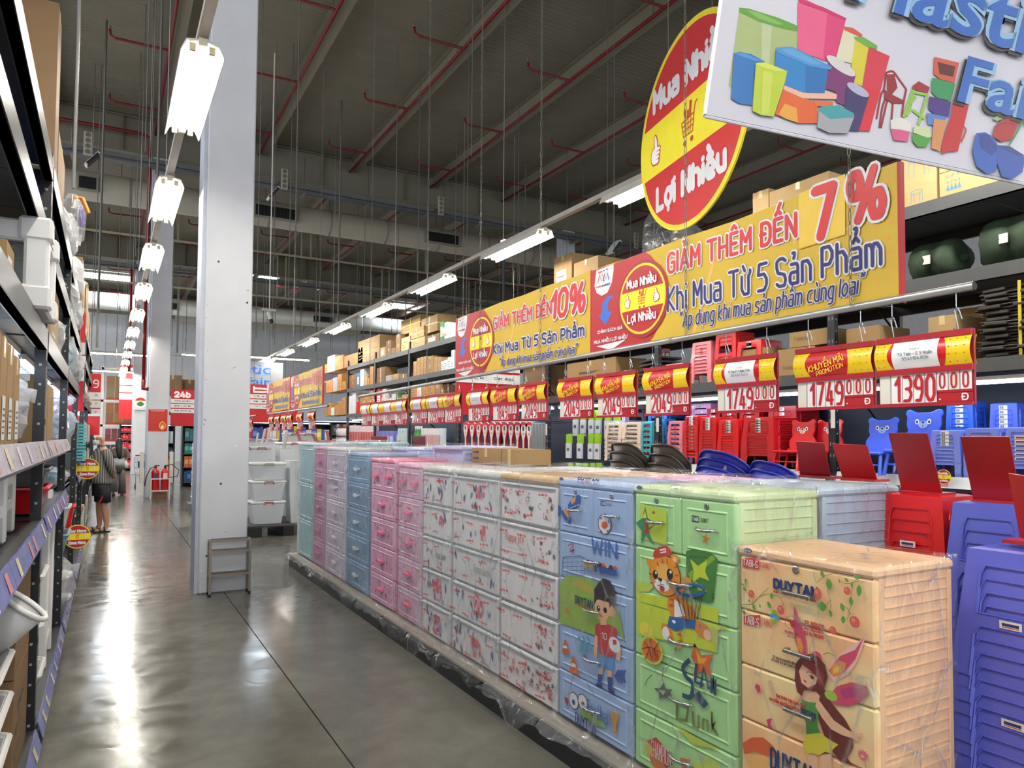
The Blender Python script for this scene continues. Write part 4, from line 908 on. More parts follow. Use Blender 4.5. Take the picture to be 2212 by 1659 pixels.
t, W_, zs, ds = cabinet('white cabinet with gold lid and grey and pink scroll print', yf, yn, 1.235, .47, IVORY, mat((238, 236, 236), .4, 0, .5, .02, 3), lid=mat((206, 168, 112), .4), split_top=False, hand=None, frame=False, locks=False, gapz=.016)
for i, d in enumerate(ds):
    d, a, c_, z0, z1 = d; MB().rbox(a+.01, c_-.01, -.012, 0, z1-.012, z1-.002, .003, mat((206, 208, 210), .4)).build('grip_edge', d)
    floral(d, (.03, .34, .36, .4, .3)[i], c_-.02, z0+.02, z1-.03, 20+i, [GY, GY, PKO, (230, 150, 150)], (34, 12, 14, 20, 34)[i])
    if i == 4: floral(d, .05, c_-.02, z0+.02, z1-.03, 40, [PKO, (236, 160, 160)], 30)
a = ds[1]; sign(a[0], 'Happy life', .06, .27, a[3]+.10, a[3]+.16, ink((216, 120, 120)), .005, -.002, shear=.25); art(a[0], 'printed_rule', [((216, 130, 130), [(.06, a[3]+.05), (.26, a[3]+.05), (.26, a[3]+.052), (.06, a[3]+.052)]), ((216, 130, 130), [(.07, a[3]+.075), (.25, a[3]+.075), (.25, a[3]+.077), (.07, a[3]+.077)])])
wrap(t, W_, .47, 1.235, 12, FILM, amp=.009, skirt=.2, lift=.012, print_='ĐẠI ĐỒNG TIẾN')
for n_, (yf, yn) in enumerate(((4.485, 3.83), (5.02, 4.53))):
    lb = ('white cabinet with printed pink rose and script, beside the gold-lidded one', 'white cabinet with printed roses between its twin and the pink cabinets')[n_]
    t, W_, zs, ds = cabinet(lb, yf, yn, 1.235, .47, IVORY, mat((236, 236, 236), .4, 0, .5, .02, 3), split_top=False, hand=None, frame=False, locks=False, gapz=.014, group='white rose-printed cabinets')
    for i, (d, a, c_, z0, z1) in enumerate(ds):
        MB().rbox(a+.01, c_-.01, -.012, 0, z1-.012, z1-.002, .003, mat((206, 208, 210), .4)).build('grip_edge', d)
        q = []; r_ = random.Random(60+i+n_*9); xm = (a+c_)/2
        bx = (.62, .72, .0, .58, .55)[i]*(c_-a)
        if i in (0, 3, 4, 1):
            for k in range(26 if i > 2 else 12):
                an = r_.uniform(0, 6.28); rr_ = r_.uniform(0, .085 if i != 1 else .05); px_, pz_ = bx+rr_*cos(an), (z0+z1)/2+rr_*.9*sin(an)
                if z0+.02 < pz_ < z1-.03: q.append((r_.choice(((226, 96, 112), (238, 150, 160), (214, 66, 92), (246, 196, 200))), leaf(px_, pz_, .045, .03, math.degrees(an)+90)))
        for k in range((12, 5, 4, 9, 14)[i]):
            x_, z_ = r_.uniform(.04, c_-.05), r_.uniform(z0+.03, z1-.04); q.append((r_.choice(((96, 120, 176), (70, 84, 120), (60, 66, 84), (150, 170, 206))), leaf(x_, z_, r_.uniform(.04, .08), .022, r_.uniform(50, 130))))
        art(d, 'printed_rose', q, -.002, .00008)
    a = ds[2]; sign(a[0], 'Roman Garden', W_*.5, W_*.86, a[3]+.09, a[3]+.14, ink((70, 74, 86)), .0028, -.003, shear=.3)
    wrap(t, W_, .47, 1.235, 14+n_, FILM_HEAVY, amp=.012, skirt=.26, lift=.02, print_='ĐẠI ĐỒNG TIẾN', gap=.016)
# pink cabinets and the further ones
def far_cab(label, yf, yn, H, D, body, front, hm, kind, seed, wr=FILM, rows=5, cols=None, skirt=.08, sp=True, pr=None, loose=0, logo=None, grp=None, x=PXF):
    t, W_, zs, ds = cabinet(label, yf, yn, H, D, body, front, split_top=sp, hand=kind, hm=hm, locks=False, rows=rows, group=grp, x=x)
    for i, (d, a, c_, z0, z1) in enumerate(ds):
        if cols: floral(d, a+.04, c_-.03, z0+.02, z1-.03, seed*10+i, cols, 14)
    if logo: sign(ds[1][0], logo, .04, W_*.6, zs[1]-.10, zs[1]-.05, ink((24, 52, 130)), .007, -.004)
    if wr: wrap(t, W_, D, H, seed, wr, amp=.009, skirt=skirt, lift=.02, print_=pr, loose=loose)
    return t
PH = mat((250, 110, 150), .35)
far_cab('pale pink cabinet half hidden under printed film, next to the rose prints', 5.545, 5.045, 1.24, .47, LPINK, mat((232, 190, 214), .4), PH, 'molded', 21, FILM_HEAVY, cols=[(216, 110, 150), (236, 150, 180)], skirt=.22, pr='ĐẠI ĐỒNG TIẾN')
far_cab('bright pink cabinet with a pink lid and five molded handles', 6.235, 5.61, 1.26, .47, PINK, LPINK, PH, 'molded', 22, FILM, cols=[(120, 100, 130), (226, 130, 170), (150, 110, 130)])
far_cab('blue cabinet in crumpled film between the pink and the white ones', 6.98, 6.30, 1.30, .47, BLUE, mat((120, 160, 196), .4, 0, .5, .2, 2), WHITE, 'molded', 23, FILM_HEAVY, cols=[(110, 150, 120), (60, 80, 150), (220, 200, 120)], skirt=.10, loose=.04, logo='WIN', sp=False)
far_cab('white cabinet with violet princess style print in crumpled film', 7.75, 7.02, 1.335, .47, IVORY, mat((226, 214, 230), .4, 0, .5, .14, 3), WHITE, 'molded', 24, FILM_HEAVY, cols=[(180, 90, 160), (200, 130, 190), (150, 70, 140)], skirt=.14, logo='DUYTAN', sp=False)
far_cab('rose pink cabinet with multicoloured print behind wrinkled film', 8.25, 7.78, 1.335, .47, mat((226, 150, 190), .4), mat((206, 140, 180), .4, 0, .5, .15, 2), PINK, 'molded', 25, FILM_HEAVY, cols=[(90, 110, 160), (200, 190, 80), (190, 60, 80)], skirt=.06, sp=False)
far_cab('pale blue cabinet near the far end of the row', 8.97, 8.29, 1.37, .5, CYANP, mat((170, 206, 214), .4, 0, .5, .08, 3), None, None, 26, FILM, skirt=.06, rows=3, sp=False)
far_cab('narrow white cabinet at the far end of the row', 9.08, 8.98, 1.375, .6, IVORY, IVORY, None, None, 27, FILM, skirt=.05, rows=3, sp=False)
# second row, back to back with the first
for lb, y1, y0, H, m_ in (('grey blue cabinet back to back with the green one', 2.56, 1.96, 1.245, BLUEG), ('pale pink cabinet in the back row behind the sky blue one', 3.16, 2.6, 1.235, LPINK), ('peach cabinet in the back row behind the gold-lidded one', 3.8, 3.2, 1.23, PEACH), ('white cabinet in the back row behind the rose prints', 4.5, 3.85, 1.235, IVORY),
                         ('lilac cabinet in the back row, nearer of two', 6.02, 5.42, 1.375, LILAC), ('lilac cabinet in the back row, farther of two', 7.4, 6.7, 1.345, LILAC), ('pale cyan cabinet at the far end of the back row', 9.0, 8.0, 1.385, CYANP)):
    t, W_, zs, ds = cabinet(lb, y1, y0, H, .54, m_, m_, x=2.575, back=True, group='back row cabinets')
    if H < 1.3: wrap(t, W_, .54, H, int(y1*10), FILM, amp=.008, lift=.02)
    else: wrap(t, W_, .54, H, int(y1*10), FILM, amp=.006, lift=.02)
# ================================================================ HANGING BANNERS AND PRICE SIGNS
YB, RB, WB, NB = (216, 180, 58), (186, 28, 38), (228, 228, 232), (40, 36, 108)
def cart(x, z, s, rgb=(206, 40, 30)):
    q = [(rgb, line([(x-.42*s, z+.18*s), (x-.3*s, z-.35*s), (x+.3*s, z-.35*s), (x+.38*s, z+.25*s)], .05*s)), (rgb, line([(x-.42*s, z+.18*s), (x+.38*s, z+.25*s)], .05*s)), (rgb, line([(x+.38*s, z+.25*s), (x+.46*s, z+.55*s), (x+.62*s, z+.6*s)], .05*s)),
         (rgb, ell(x-.22*s, z-.58*s, .1*s, n=10)), (rgb, ell(x+.24*s, z-.58*s, .1*s, n=10)), (rgb, leaf(x-.2*s, z+.45*s, .42*s, .16*s, 100)), (rgb, line([(x+.12*s, z+.2*s), (x+.18*s, z+.75*s)], .13*s)), (rgb, line([(x-.02*s, z+.2*s), (x, z+.5*s)], .09*s))]
    for k in (-.15, 0, .15): q.append((rgb, line([(x+k*s*.9, z-.33*s), (x+k*s*1.3, z+.2*s)], .035*s)))
    for k in (-.15, .03): q.append((rgb, line([(x-.36*s, z+k*s), (x+.34*s, z+k*s+.02*s)], .035*s)))
    return q
def thumb(x, z, s, f=1, line_rgb=(200, 36, 40)):
    o = []
    for c, g in ((line_rgb, .06), ((250, 250, 250), 0)):
        def e(px, pz, r1, r2, a=0): return (c, ell(x+f*px*s, z+pz*s, (r1+g)*s, (r2+g)*s, a*f, n=12))
        o += [e(.1, -.12, .3, .36, 0), e(-.02, .38, .11, .38, 8 if f > 0 else -8)]
        for k in range(4): o.append(e(-.16+.02*k, .10-.17*k, .24-.02*k, .085))
    for k in range(3): o.append((line_rgb, line([(x-f*.38*s, z+(.015-.17*k)*s), (x-f*.06*s, z+(.02-.17*k)*s)], .025*s)))
    return o
def emblem(parent, cx, cz, r, y, halo=False, top='Mua Nhiều', bot='Lợi Nhiều', w=None, name='round_emblem'):
    q = []
    if halo: q.append(((160, 22, 32), ell(cx+.02*r, cz-.02*r, r*1.10, n=32)))
    q += [((244, 214, 40), ell(cx, cz, r, n=40)), (RB, ell(cx, cz, r*.93, n=40))]
    a = math.degrees(math.asin(.27/.93)); q.append(((248, 232, 40), ell(cx, cz, .93*r, n=10, a0=-a, a1=a)+ell(cx, cz, .93*r, n=10, a0=180-a, a1=180+a)))
    q += cart(cx, cz, r*.40)+thumb(cx-r*.62, cz-.02*r, r*.30, -1)+thumb(cx+r*.62, cz-.02*r, r*.30, 1)
    e = art(parent, name, q, y, .0001)
    w = w or r*.056; sign(e, top, cx-r*.62, cx+r*.62, cz+.38*r, cz+.60*r, ink(WB), w, y-.005, base=10); sign(e, bot, cx-r*.60, cx+r*.60, cz-.62*r, cz-.40*r, ink(WB), w, y-.005, base=10)
    return e
PB = Face(3.875, 2.147, X=2.80, o=(1360, 330), k=.27125); PB2 = Face(6.02, 2.13, X=2.80, o=(960, 540), k=.27125); PBr = Face(3.875, 2.147, X=2.80, o=(960, 540), k=.27125)
def promo_banner(label, yf, zf, pct, n5='5', near=False, W_=2.13, H_=.575, simple=False):
    t = thing('promo_banner', label, 'banner', (2.80, yf, zf), -pi/2, 'yellow discount banners'); sl = .011
    sh = lambda P: [(x, z+0*x) for x, z in P]
    b = MB(); N = 12
    for k in range(N):
        xa, xb = W_*k/N, W_*(k+1)/N; ya, yb = [.004*sin(v*5) for v in (xa, xb)]; wv = [.004*sin(v*9) for v in (xa, xb)]
        b.hexa([(xa, 0, sl*xa), (xb, 0, sl*xb), (xb, .02, sl*xb), (xa, .02, sl*xa), (xa, 0, H_+sl*xa+wv[0]), (xb, 0, H_+sl*xb+wv[1]), (xb, .02, H_+sl*xb+wv[1]), (xa, .02, H_+sl*xa+wv[0])], mat(YB, .5, 0, .4, .05, 3))
    b.build('banner_sheet', t); MB().hexa([(W_, 0, sl*W_), (W_+.012, .002, sl*W_-.01), (W_+.012, .03, sl*W_-.01), (W_, .03, sl*W_), (W_, 0, H_+sl*W_), (W_+.012, .002, H_+sl*W_), (W_+.012, .03, H_+sl*W_), (W_, .03, H_+sl*W_)], mat(RB, .45)).build('red_hem', t)
    red = PBr.P(1168, 182, 1350, 110, 1480, 56, 1600, 14)
    arc = PBr.P(1640, 40, 1700, 112, 1742, 215, 1756, 330, 1748, 450, 1715, 590, 1665, 690, 1605, 770)
    q = [(RB, [(0.001, H_-.001)]+[(x, min(z, H_+sl*x)) for x, z in red[1:]]+arc+[(arc[-1][0]-.04, .004), (0.001, .001)])]
    q.append((WB, PBr.P(1212, 165, 1350, 112, 1350, 165, 1335, 262, 1300, 340, 1256, 365, 1216, 345, 1198, 290)))
    q.append(((60, 110, 206), PBr.P(1355, 380, 1330, 361, 1290, 376, 1262, 425, 1250, 522, 1225, 522, 1285, 600, 1342, 486, 1310, 492, 1302, 432, 1322, 388)))
    q.append((WB, PBr.P(1215, 768, 1450, 712, 1330, 797)))
    rl, bl_ = (200, 30, 44), (40, 60, 150)
    for c, st in ((rl, (1225, 262, 1240, 195, 1252, 248, 1262, 190, 1276, 250)), (bl_, (1268, 248, 1282, 186, 1291, 235, 1301, 182, 1314, 236))): q.append((c, PBr.S(9, *st, sm=False)))
    for c, x_, y_ in ((rl, 1235, 181), (rl, 1247, 177), (rl, 1259, 173), (bl_, 1277, 164), (bl_, 1301, 153)): q.append((c, PBr.E(x_, y_, 5, 6)))
    art(t, 'printed_panel', q, -.002, .0005)
    PBr.T(t, 'Mega', 1216, 302, 1256, 284, (200, 30, 44), .004, -.006); PBr.T(t, 'MARKET', 1262, 292, 1325, 262, bl_, .004, -.006)
    PBr.T(t, 'CHÍNH SÁCH GIÁ', 1227, 668, 1424, 606, WB, .0055, -.006, base=10); PBr.T(t, 'MUA NHIỀU LỢI NHIỀU', 1199, 750, 1462, 676, WB, .0055, -.006, base=10)
    c = PBr(1578, 388); emblem(t, c[0], c[1], .215, -.006, True)
    rr = random.Random(4); dots = []
    for i in range(17):
        for j in range(9):
            x = W_*(.5+.03*i)+(.015 if j % 2 else 0); z = .03+j*.06+sl*x
            r_ = .0035+.0065*max(0, (i-4)/13)*(j+3)/11
            if x < W_-.02 and z < H_+sl*x-.012: dots.append(((232, 160, 60), ell(x, z, r_*1.4, r_, 12, n=8)))
    dots += [((244, 188, 96), line([(.95, .02), (1.15, .5)], .02)), ((244, 188, 96), line([(1.75, .3), (2.05, .46)], .012)), ((244, 188, 96), line([(1.62, .38), (1.8, .575)], .015))]
    art(t, 'printed_dots', dots, -.0006, .000002)
    RL = (214, 44, 50)
    if near:
        PB.T(t, 'GIẢM THÊM ĐẾN', 312, 958, 1328, 482, RL, .018, -.004, outline=ink(WB), ow=.009, base=10)
        art(t, 'sticker_patch', [((240, 200, 70), PB.P(1352, 328, 1722, 168, 1722, 648, 1356, 764))], -.0045); art(t, 'sticker_edge', [((214, 170, 50), PB.P(1350, 764, 1724, 648, 1724, 654, 1352, 772))], -.005)
        PB.T(t, '7', 1490, 678, 1628, 262, RL, .046, -.0062, outline=ink(WB), ow=.012); PB.T(t, '%', 1765, 560, 2020, 100, RL, .038, -.0062, outline=ink(WB), ow=.013)
        PB.T(t, 'Khi Mua Từ 5 Sản Phẩm', 312, 1262, 2004, 640, NB, .0155, -.004, outline=ink(WB), ow=.0085, base=10)
        PB.T(t, '“Áp dụng khi mua sản phẩm cùng loại”', 410, 1388, 1884, 968, NB, .008, -.004, outline=ink(WB), ow=.0045, shear=.22, base=10)
    else:
        P2 = PB2
        P2.T(t, 'GIẢM THÊM ĐẾN', 396, 632, 855, 408, RL, .018, -.004, outline=ink(WB), ow=.009, base=10)
        P2.T(t, pct, 868, 540, 1122, 262, RL, .036, -.0062, outline=ink(WB), ow=.013, shear=.15)
        P2.T(t, 'Khi Mua Từ %s Sản Phẩm' % n5, 396, 830, 1118, 590, NB, .0155, -.004, outline=ink(WB), ow=.0085, base=10)
        P2.T(t, '“Áp dụng khi mua sản phẩm cùng loại”', 446, 925, 1070, 750, NB, .008, -.004, outline=ink(WB), ow=.0045, shear=.22, base=10)
        if n5 != '5':
            c = P2(740, 710); art(t, 'number_patch', [((250, 240, 190), [(c[0]-.05, c[1]-.07), (c[0]+.05, c[1]-.07), (c[0]+.05, c[1]+.09), (c[0]-.05, c[1]+.09)])], -.0066); sign(t, n5, c[0]-.03, c[0]+.03, c[1]-.05, c[1]+.06, ink(NB), .014, -.008)
    return t
promo_banner('large yellow and red promotion banner reading 7%, nearest', 3.875, 2.147, '7%', near=True)
promo_banner('yellow and red promotion banner reading 10%, left of the 7% one', 6.02, 2.13, '10%')
promo_banner('distant yellow banner reading 10% with a 3 patch', 12.9, 2.07, '10%', '3')
promo_banner('distant yellow banner reading 20% with an 8 patch', 15.1, 2.07, '20%', '8')
GALV = mat((176, 178, 178), .35, .6, .5, .12, 8)
def pole(label, X, y0, z0, y1, z1, r=.017):
    t = thing('sign_pole', label, 'pole', (X, y0, z0)); d = Vector((0, y1-y0, z1-z0))
    MB().tube([(0, 0, 0), d], r, 12, GALV, cap=False).build('tube', t, smooth=True); b = MB()
    b.tube([d*1.0, d*.998], [r*.82, r*.8], 12, BLACK).build('hollow_end', t)
    for k in (.32, .55, .78): MB().tube([d*k, d*(k+.003)], r*1.15, 12, mat((140, 136, 128), .5)).build('joint_band', t, smooth=True)
    return t
pole('long galvanised pole under the near banners carrying price signs', 2.80, 8.95, 2.116, 1.452, 2.179)
pole('galvanised pole under the distant banners', 2.80, 14.9, 2.045, 10.4, 2.05)
p = at(545, 905, Y=16); pole('short dark pole end with two price signs just right of the white column', 2.8, 19, 2.05, 16.2, 2.05)
for k, (px, py, lb) in enumerate(((1838, 650, 'steel chain in front of the 7 percent figure'), (1482, 720, 'steel chain in front of the round sign'), (1167, 790, 'steel chain in front of the 10 percent banner'), (1036, 815, 'steel chain in front of the small round emblem of the 10 percent banner'),
                                  (921, 840, 'thin chain left of the 10 percent banner'), (798, 853, 'thin chain at the far end of the sign pole'))):
    p = at(px, py, X=2.775); chain(lb, 2.775, p.y, 2.12+.06*(9-p.y)/7.5, 9.5, .034 if k < 4 else .08)
for y, lb in ((10.9, 'thin chain at the near end of the distant banners'), (12.6, 'thin chain in the middle of the distant banners'), (14.6, 'thin chain at the far end of the distant banners')): chain(lb, 2.775, y, 2.05, 9.5, .12)
# ---- price signs
SG = {}
def price_sign(label, y_far, price, head, X=2.80, zt=2.02, W_=.38, full=True, rot=0):
    H_ = .285; t = thing('price_sign', label, 'sign', (X, y_far, zt-H_), -pi/2+rot, 'price signs on the pole' if X == 2.8 else 'price signs')
    def bx(x0, x1, z0, z1): return (x0*W_, x1*W_, z0*H_, z1*H_)
    def card(n, x0, x1, z0, z1, m, y=0, par=t, th=.004):
        a = bx(x0, x1, z0, z1); return MB().box(a[0], a[1], y-th, y, a[2], a[3], m).build(n, par)
    fr = card('backing', 0, 1, 0, 1, mat((150, 20, 34), .45), .012, th=.012)
    card('top_rail', 0, 1, .92, 1, DKRED, -.004, th=.012); card('middle_rail', 0, 1, .455, .535, DKRED, -.004, th=.012); card('bottom_rail', 0, 1, 0, .045, DKRED, -.004, th=.012)
    b = MB(); P = []
    N = 8; ca = lambda k: (-.010-.020*sin(pi*k/N), (.535+.385*k/N)*H_)
    for k in range(N+1): P.append(ca(k))
    vs = []; 
    for y_, z_ in P: vs += [(-.004*W_, y_, z_), (1.004*W_, y_, z_)]
    hd = MB().add(vs, [(2*k, 2*k+1, 2*k+3, 2*k+2) for k in range(N)], mat((248, 212, 30), .25, 0, .6)).build('header_card', t, smooth=True)
    vs2 = [(x, y_+.03, z_) for x, y_, z_ in vs]
    MB().add(vs2, [(2*k+1, 2*k, 2*k+2, 2*k+3) for k in range(N)], mat((240, 200, 30), .3)).build('rear_card', t, smooth=True)
    def curved(x0f, x1f, col, dy, name):    # strip of the curved header between two edge functions
        v = []; 
        for k in range(N+1):
            y_, z_ = ca(k); u = 2*k/N-1
            v += [(x0f(u)*W_, y_-dy, z_), (x1f(u)*W_, y_-dy, z_)]
        return MB().add(v, [(2*k, 2*k+1, 2*k+3, 2*k+2) for k in range(N)], ink(col, .25)).build(name, hd, smooth=True)
    bul = lambda a, s_: (lambda u: a+s_*.045*(1-u*u)-s_*.02)
    if head[0] == 'P':
        curved(bul(.19, -1), bul(.70, 1), (200, 26, 38), .001, 'red_centre'); y_ = -.0325
        if full:
            S1 = fit(strokes('KHUYẾN MÃI', 2.6), .22*W_, .68*W_, .675*H_, .77*H_, base=10); S2 = fit(strokes('PROMOTION', 2.6), .31*W_, .66*W_, .575*H_, .645*H_, base=10)
            rt = lambda S: [[(.45*W_+(x-.45*W_)*.97-(z-.68*H_)*.22, .68*H_+(x-.45*W_)*.25+(z-.68*H_)*.97) for x, z in q] for q in S]
            b = MB(); inked(b, rt(S1), .0038, y_, ink((250, 226, 50))); inked(b, rt(S2), .0022, y_, ink((250, 226, 50))); b.build('lettering', hd)
    else:
        curved(bul(.17, -1), bul(.75, 1), (200, 26, 38), .001, 'red_centre'); curved(lambda u: .20, lambda u: .69, (238, 238, 240), .0022, 'label_sheet'); y_ = -.0335
        if full:
            b = MB(); k_ = ink((70, 66, 96)); inked(b, fit(strokes(head[1]), .40*W_, .51*W_, .79*H_, .81*H_, base=10), .0010, y_, k_)
            inked(b, fit(strokes(head[2]), .27*W_, .64*W_, .715*H_, .755*H_, base=10), .0017, y_, k_); inked(b, fit(strokes(head[3]), .32*W_, .60*W_, .65*H_, .69*H_, base=10), .0017, y_, k_); b.build('lettering', hd)
    if full:
        dots = []
        for x in (.03, .10, .80, .87, .95):
            for z in (.58, .68, .78, .88): dots.append(((190, 40, 30), ell(x*W_, z*H_, .0024, n=8)))
        y_ = -.0315
        for (c, P_) in dots: pass
        b = MB()
        for c, P_ in dots:
            k = (P_[0][1]/H_-.535)/.385; b.flat(P_, -.0112-.020*sin(pi*min(max(k, 0), 1)), ink(c))
        b.build('printed_dots', hd)
    D = mat((190, 24, 36), .4); CR = mat((226, 222, 208), .4); WH = mat((240, 240, 240), .35)
    xs = (.015, .145, .275, .395, .515, .64)
    card('digit_card', xs[0], xs[1]-.01, .05, .455, CR)
    for k, ch in enumerate(price):
        c = card('digit_card', xs[1+k]+.004, xs[2+k]-.006 if k < 4 else 0, .05, .455, WH, -.002); a = bx(xs[1+k]+.024, xs[2+k]-.024, .085, .42)
        if ch == '1': a = (a[0]+.012, a[1]-.004, a[2], a[3])
        sign(c, ch, a[0], a[1], a[2], a[3], D, .0125, -.008)
    for k in range(3):
        c = card('small_digit_card', .645+.115*k, .75+.115*k, .21, .455, WH if k != 1 else CR, -.002); a = bx(.675+.115*k, .722+.115*k, .24, .43); sign(c, '0', a[0], a[1], a[2], a[3], D, .007, -.008)
    card('small_rail', .645, .99, .175, .21, DKRED, -.002)
    if full:
        c = card('currency_card', .645, .99, .05, .17, mat((172, 22, 32), .45), 0); a = bx(.885, .945, .07, .15); sign(c, 'Đ', a[0], a[1], a[2], a[3], ink((250, 236, 236)), .0055, -.006)
        art(c, 'printed_dot', [((250, 236, 236), ell(.67*W_, .085*H_, .0035, n=10))], -.006); art(fr, 'printed_dot', [((250, 236, 236), ell(.272*W_, .085*H_, .0035, n=10))], -.0085)
    zp = 2.179-(y_far-1.45)*.0084-.017-(zt-H_) if X == 2.8 else .34
    for xx in (.16, .84):
        x_ = xx*W_; P = [(x_, .0, zp), (x_, .0, zp-.05), (x_+.012, .0, zp-.068), (x_+.02, 0, zp-.10), (x_+.006, 0, zp-.055), (x_-.006, 0, zp-.062), (x_+.004, 0, H_+.02), (x_+.008, 0, H_-.008), (x_-.012, 0, H_+.008)]
        MB().tube(P, .0022, 5, CHROME).build('wire_hook', t)
    return t
SGN = [(1900, '1390', ('W', '306843', 'Tủ Tabi - S 5 Ngăn', '55*41*104.8Cm'), 'price sign 1.390.000 with white label, nearest on the pole'), (1723, '1749', ('P',), 'price sign 1.749.000 with red header, second nearest on the pole'), (1550, '1749', ('W', '306826', 'Tủ Tabi DT 5 Ngăn 2 Hộc', '60*48*124Cm'), 'price sign 1.749.000 with white label, third nearest on the pole'),
       (1395, '2049', ('P',), 'price sign 2.049.000, nearest of four'), (1292, '2049', ('P',), 'price sign 2.049.000, second nearest of four'), (1210, '2049', ('P',), 'price sign 2.049.000, third nearest of four'), (1127, '2049', ('P',), 'price sign 2.049.000, farthest of four'), (1066, '1849', ('P',), 'price sign 1.849.000 with red header beside the white-labelled one'),
       (1013, '1849', ('W', '306814', 'Tủ Nano 5 Ngăn', '60*47*124Cm'), 'price sign 1.849.000 with white label overlapping the aisle sign'), (962, '2230', ('P',), 'price sign 2.230.000 with red header, beside the white-labelled ones')]
for k, px in enumerate((925, 891, 855, 829, 804, 783)): SGN.append((px, '2290' if k < 3 else '2390', ('W', '306809', 'Tủ Nhựa 5 Ngăn', '61*47*131Cm'), f'white-labelled price sign, {ORD[k]} beyond the red-headed 2.230.000 sign'))
for i, (px, pr, hd, lb) in enumerate(SGN):
    p = at(px, 860, X=2.80); price_sign(lb, p.y, pr, hd, full=i < 13, rot=(.03 if i % 3 else -.02))
for k, px in enumerate((668, 636, 612, 596, 579, 563)):
    p = at({0: 668, 1: 643, 2: 622, 3: 610, 4: 596, 5: 583}[k], 880, X=2.80); price_sign(f'small promotion price sign under the distant banners, {ORD[k]} from the near end', p.y, '1549', ('P',), zt=2.0, full=False, X=2.801)
for k, y in enumerate((17.0, 18.4)): price_sign(f'tiny price sign just right of the white column, {("nearer", "farther")[k]} of two', y, '1290', ('P',), zt=1.98, full=False, X=2.802)
# ---- round sign
c = at(1487, 268, X=2.95); a = radians(13)
t = thing('round_sign', 'big round red and yellow sign with shopping cart and thumbs up', 'sign', (c.x, c.y, c.z), -pi/2-a); RS = .615
b = MB(); P = ell(0, 0, RS, n=64); b.extr(P, 0, .012, mat((244, 226, 40), .4)); b.build('disc', t)
q = [((206, 28, 36), ell(0, 0, RS*.945, n=64))]; an = math.degrees(math.asin(.27/.945)); q.append(((244, 230, 36), ell(0, 0, RS*.945, n=14, a0=-an, a1=an)+ell(0, 0, RS*.945, n=14, a0=180-an, a1=180+an)))
e = art(t, 'printed_field', q, -.001); art(e, 'printed_cart', cart(.0, -.0, .175, (196, 44, 26)), -.003, .00005); art(e, 'printed_thumb', thumb(-.40, -.02, .15, -1), -.003, .0001); art(e, 'printed_thumb', thumb(.40, -.02, .15, 1), -.003, .0001)
sign(e, 'Mua Nhiều', -.42, .42, .255, .385, ink(WB), .040, -.003, base=10); sign(e, 'Lợi Nhiều', -.38, .38, -.40, -.27, ink(WB), .040, -.003, base=10)
for x in (-.25, .25): MB().tube([(x, .006, RS*.9), (x, .006, 5.6)], .002, 4, WIRE).build('hanging_wire', t)
# ---- Plastic Fair banner: faces the camera aisle, hangs askew
O_ = at(1525, 247, Y=1.662); ph = radians(-23); hv = Vector((cos(ph), sin(ph), 0)); nv = Vector((sin(ph), -cos(ph), 0)); ro = radians(-8.5)
e1 = hv*cos(ro)+Vector((0, 0, 1))*sin(ro); e2 = Vector((0, 0, 1))*cos(ro)-hv*sin(ro)
class Plane(Face):
    def __init__(s, O, e1, e2, o, k): s.O, s.e1, s.e2, s.n, s.o, s.k = O, e1, e2, e1.cross(e2), o, k
    def __call__(s, cx, cy_):
        px, py = s.o[0]+cx*s.k, s.o[1]+cy_*s.k; d = _f+_r*((px-PX0)/F_PX)+_u*((PY0-py)/F_PX); t_ = (s.O-EYE).dot(s.n)/d.dot(s.n); p = EYE+d*t_-s.O
        return (p.dot(s.e1), p.dot(s.e2))
t = thing('fair_banner', 'grey white banner with blue lettering and plastic containers', 'banner', O_)
t.matrix_world = Matrix(((e1.x, -nv.x, e2.x, O_.x), (e1.y, -nv.y, e2.y, O_.y), (e1.z, -nv.z, e2.z, O_.z), (0, 0, 0, 1)))
BH, BW = .78, 1.62
MB().box(0, BW, 0, .012, 0, BH, mat((176, 174, 184), .35, 0, .5, .03, 1.5)).build('banner_sheet', t)
MB().box(-.006, 0, -.004, .016, 0, BH, mat((236, 236, 240), .25)).build('side_hem', t); MB().tube([(0, .006, -.004), (BW, .006, -.004)], .006, 6, mat((206, 204, 214), .3)).build('bottom_hem', t)
Q = Plane(O_, e1, e2, (1500, 0), .32188)
INKK[0] = .8
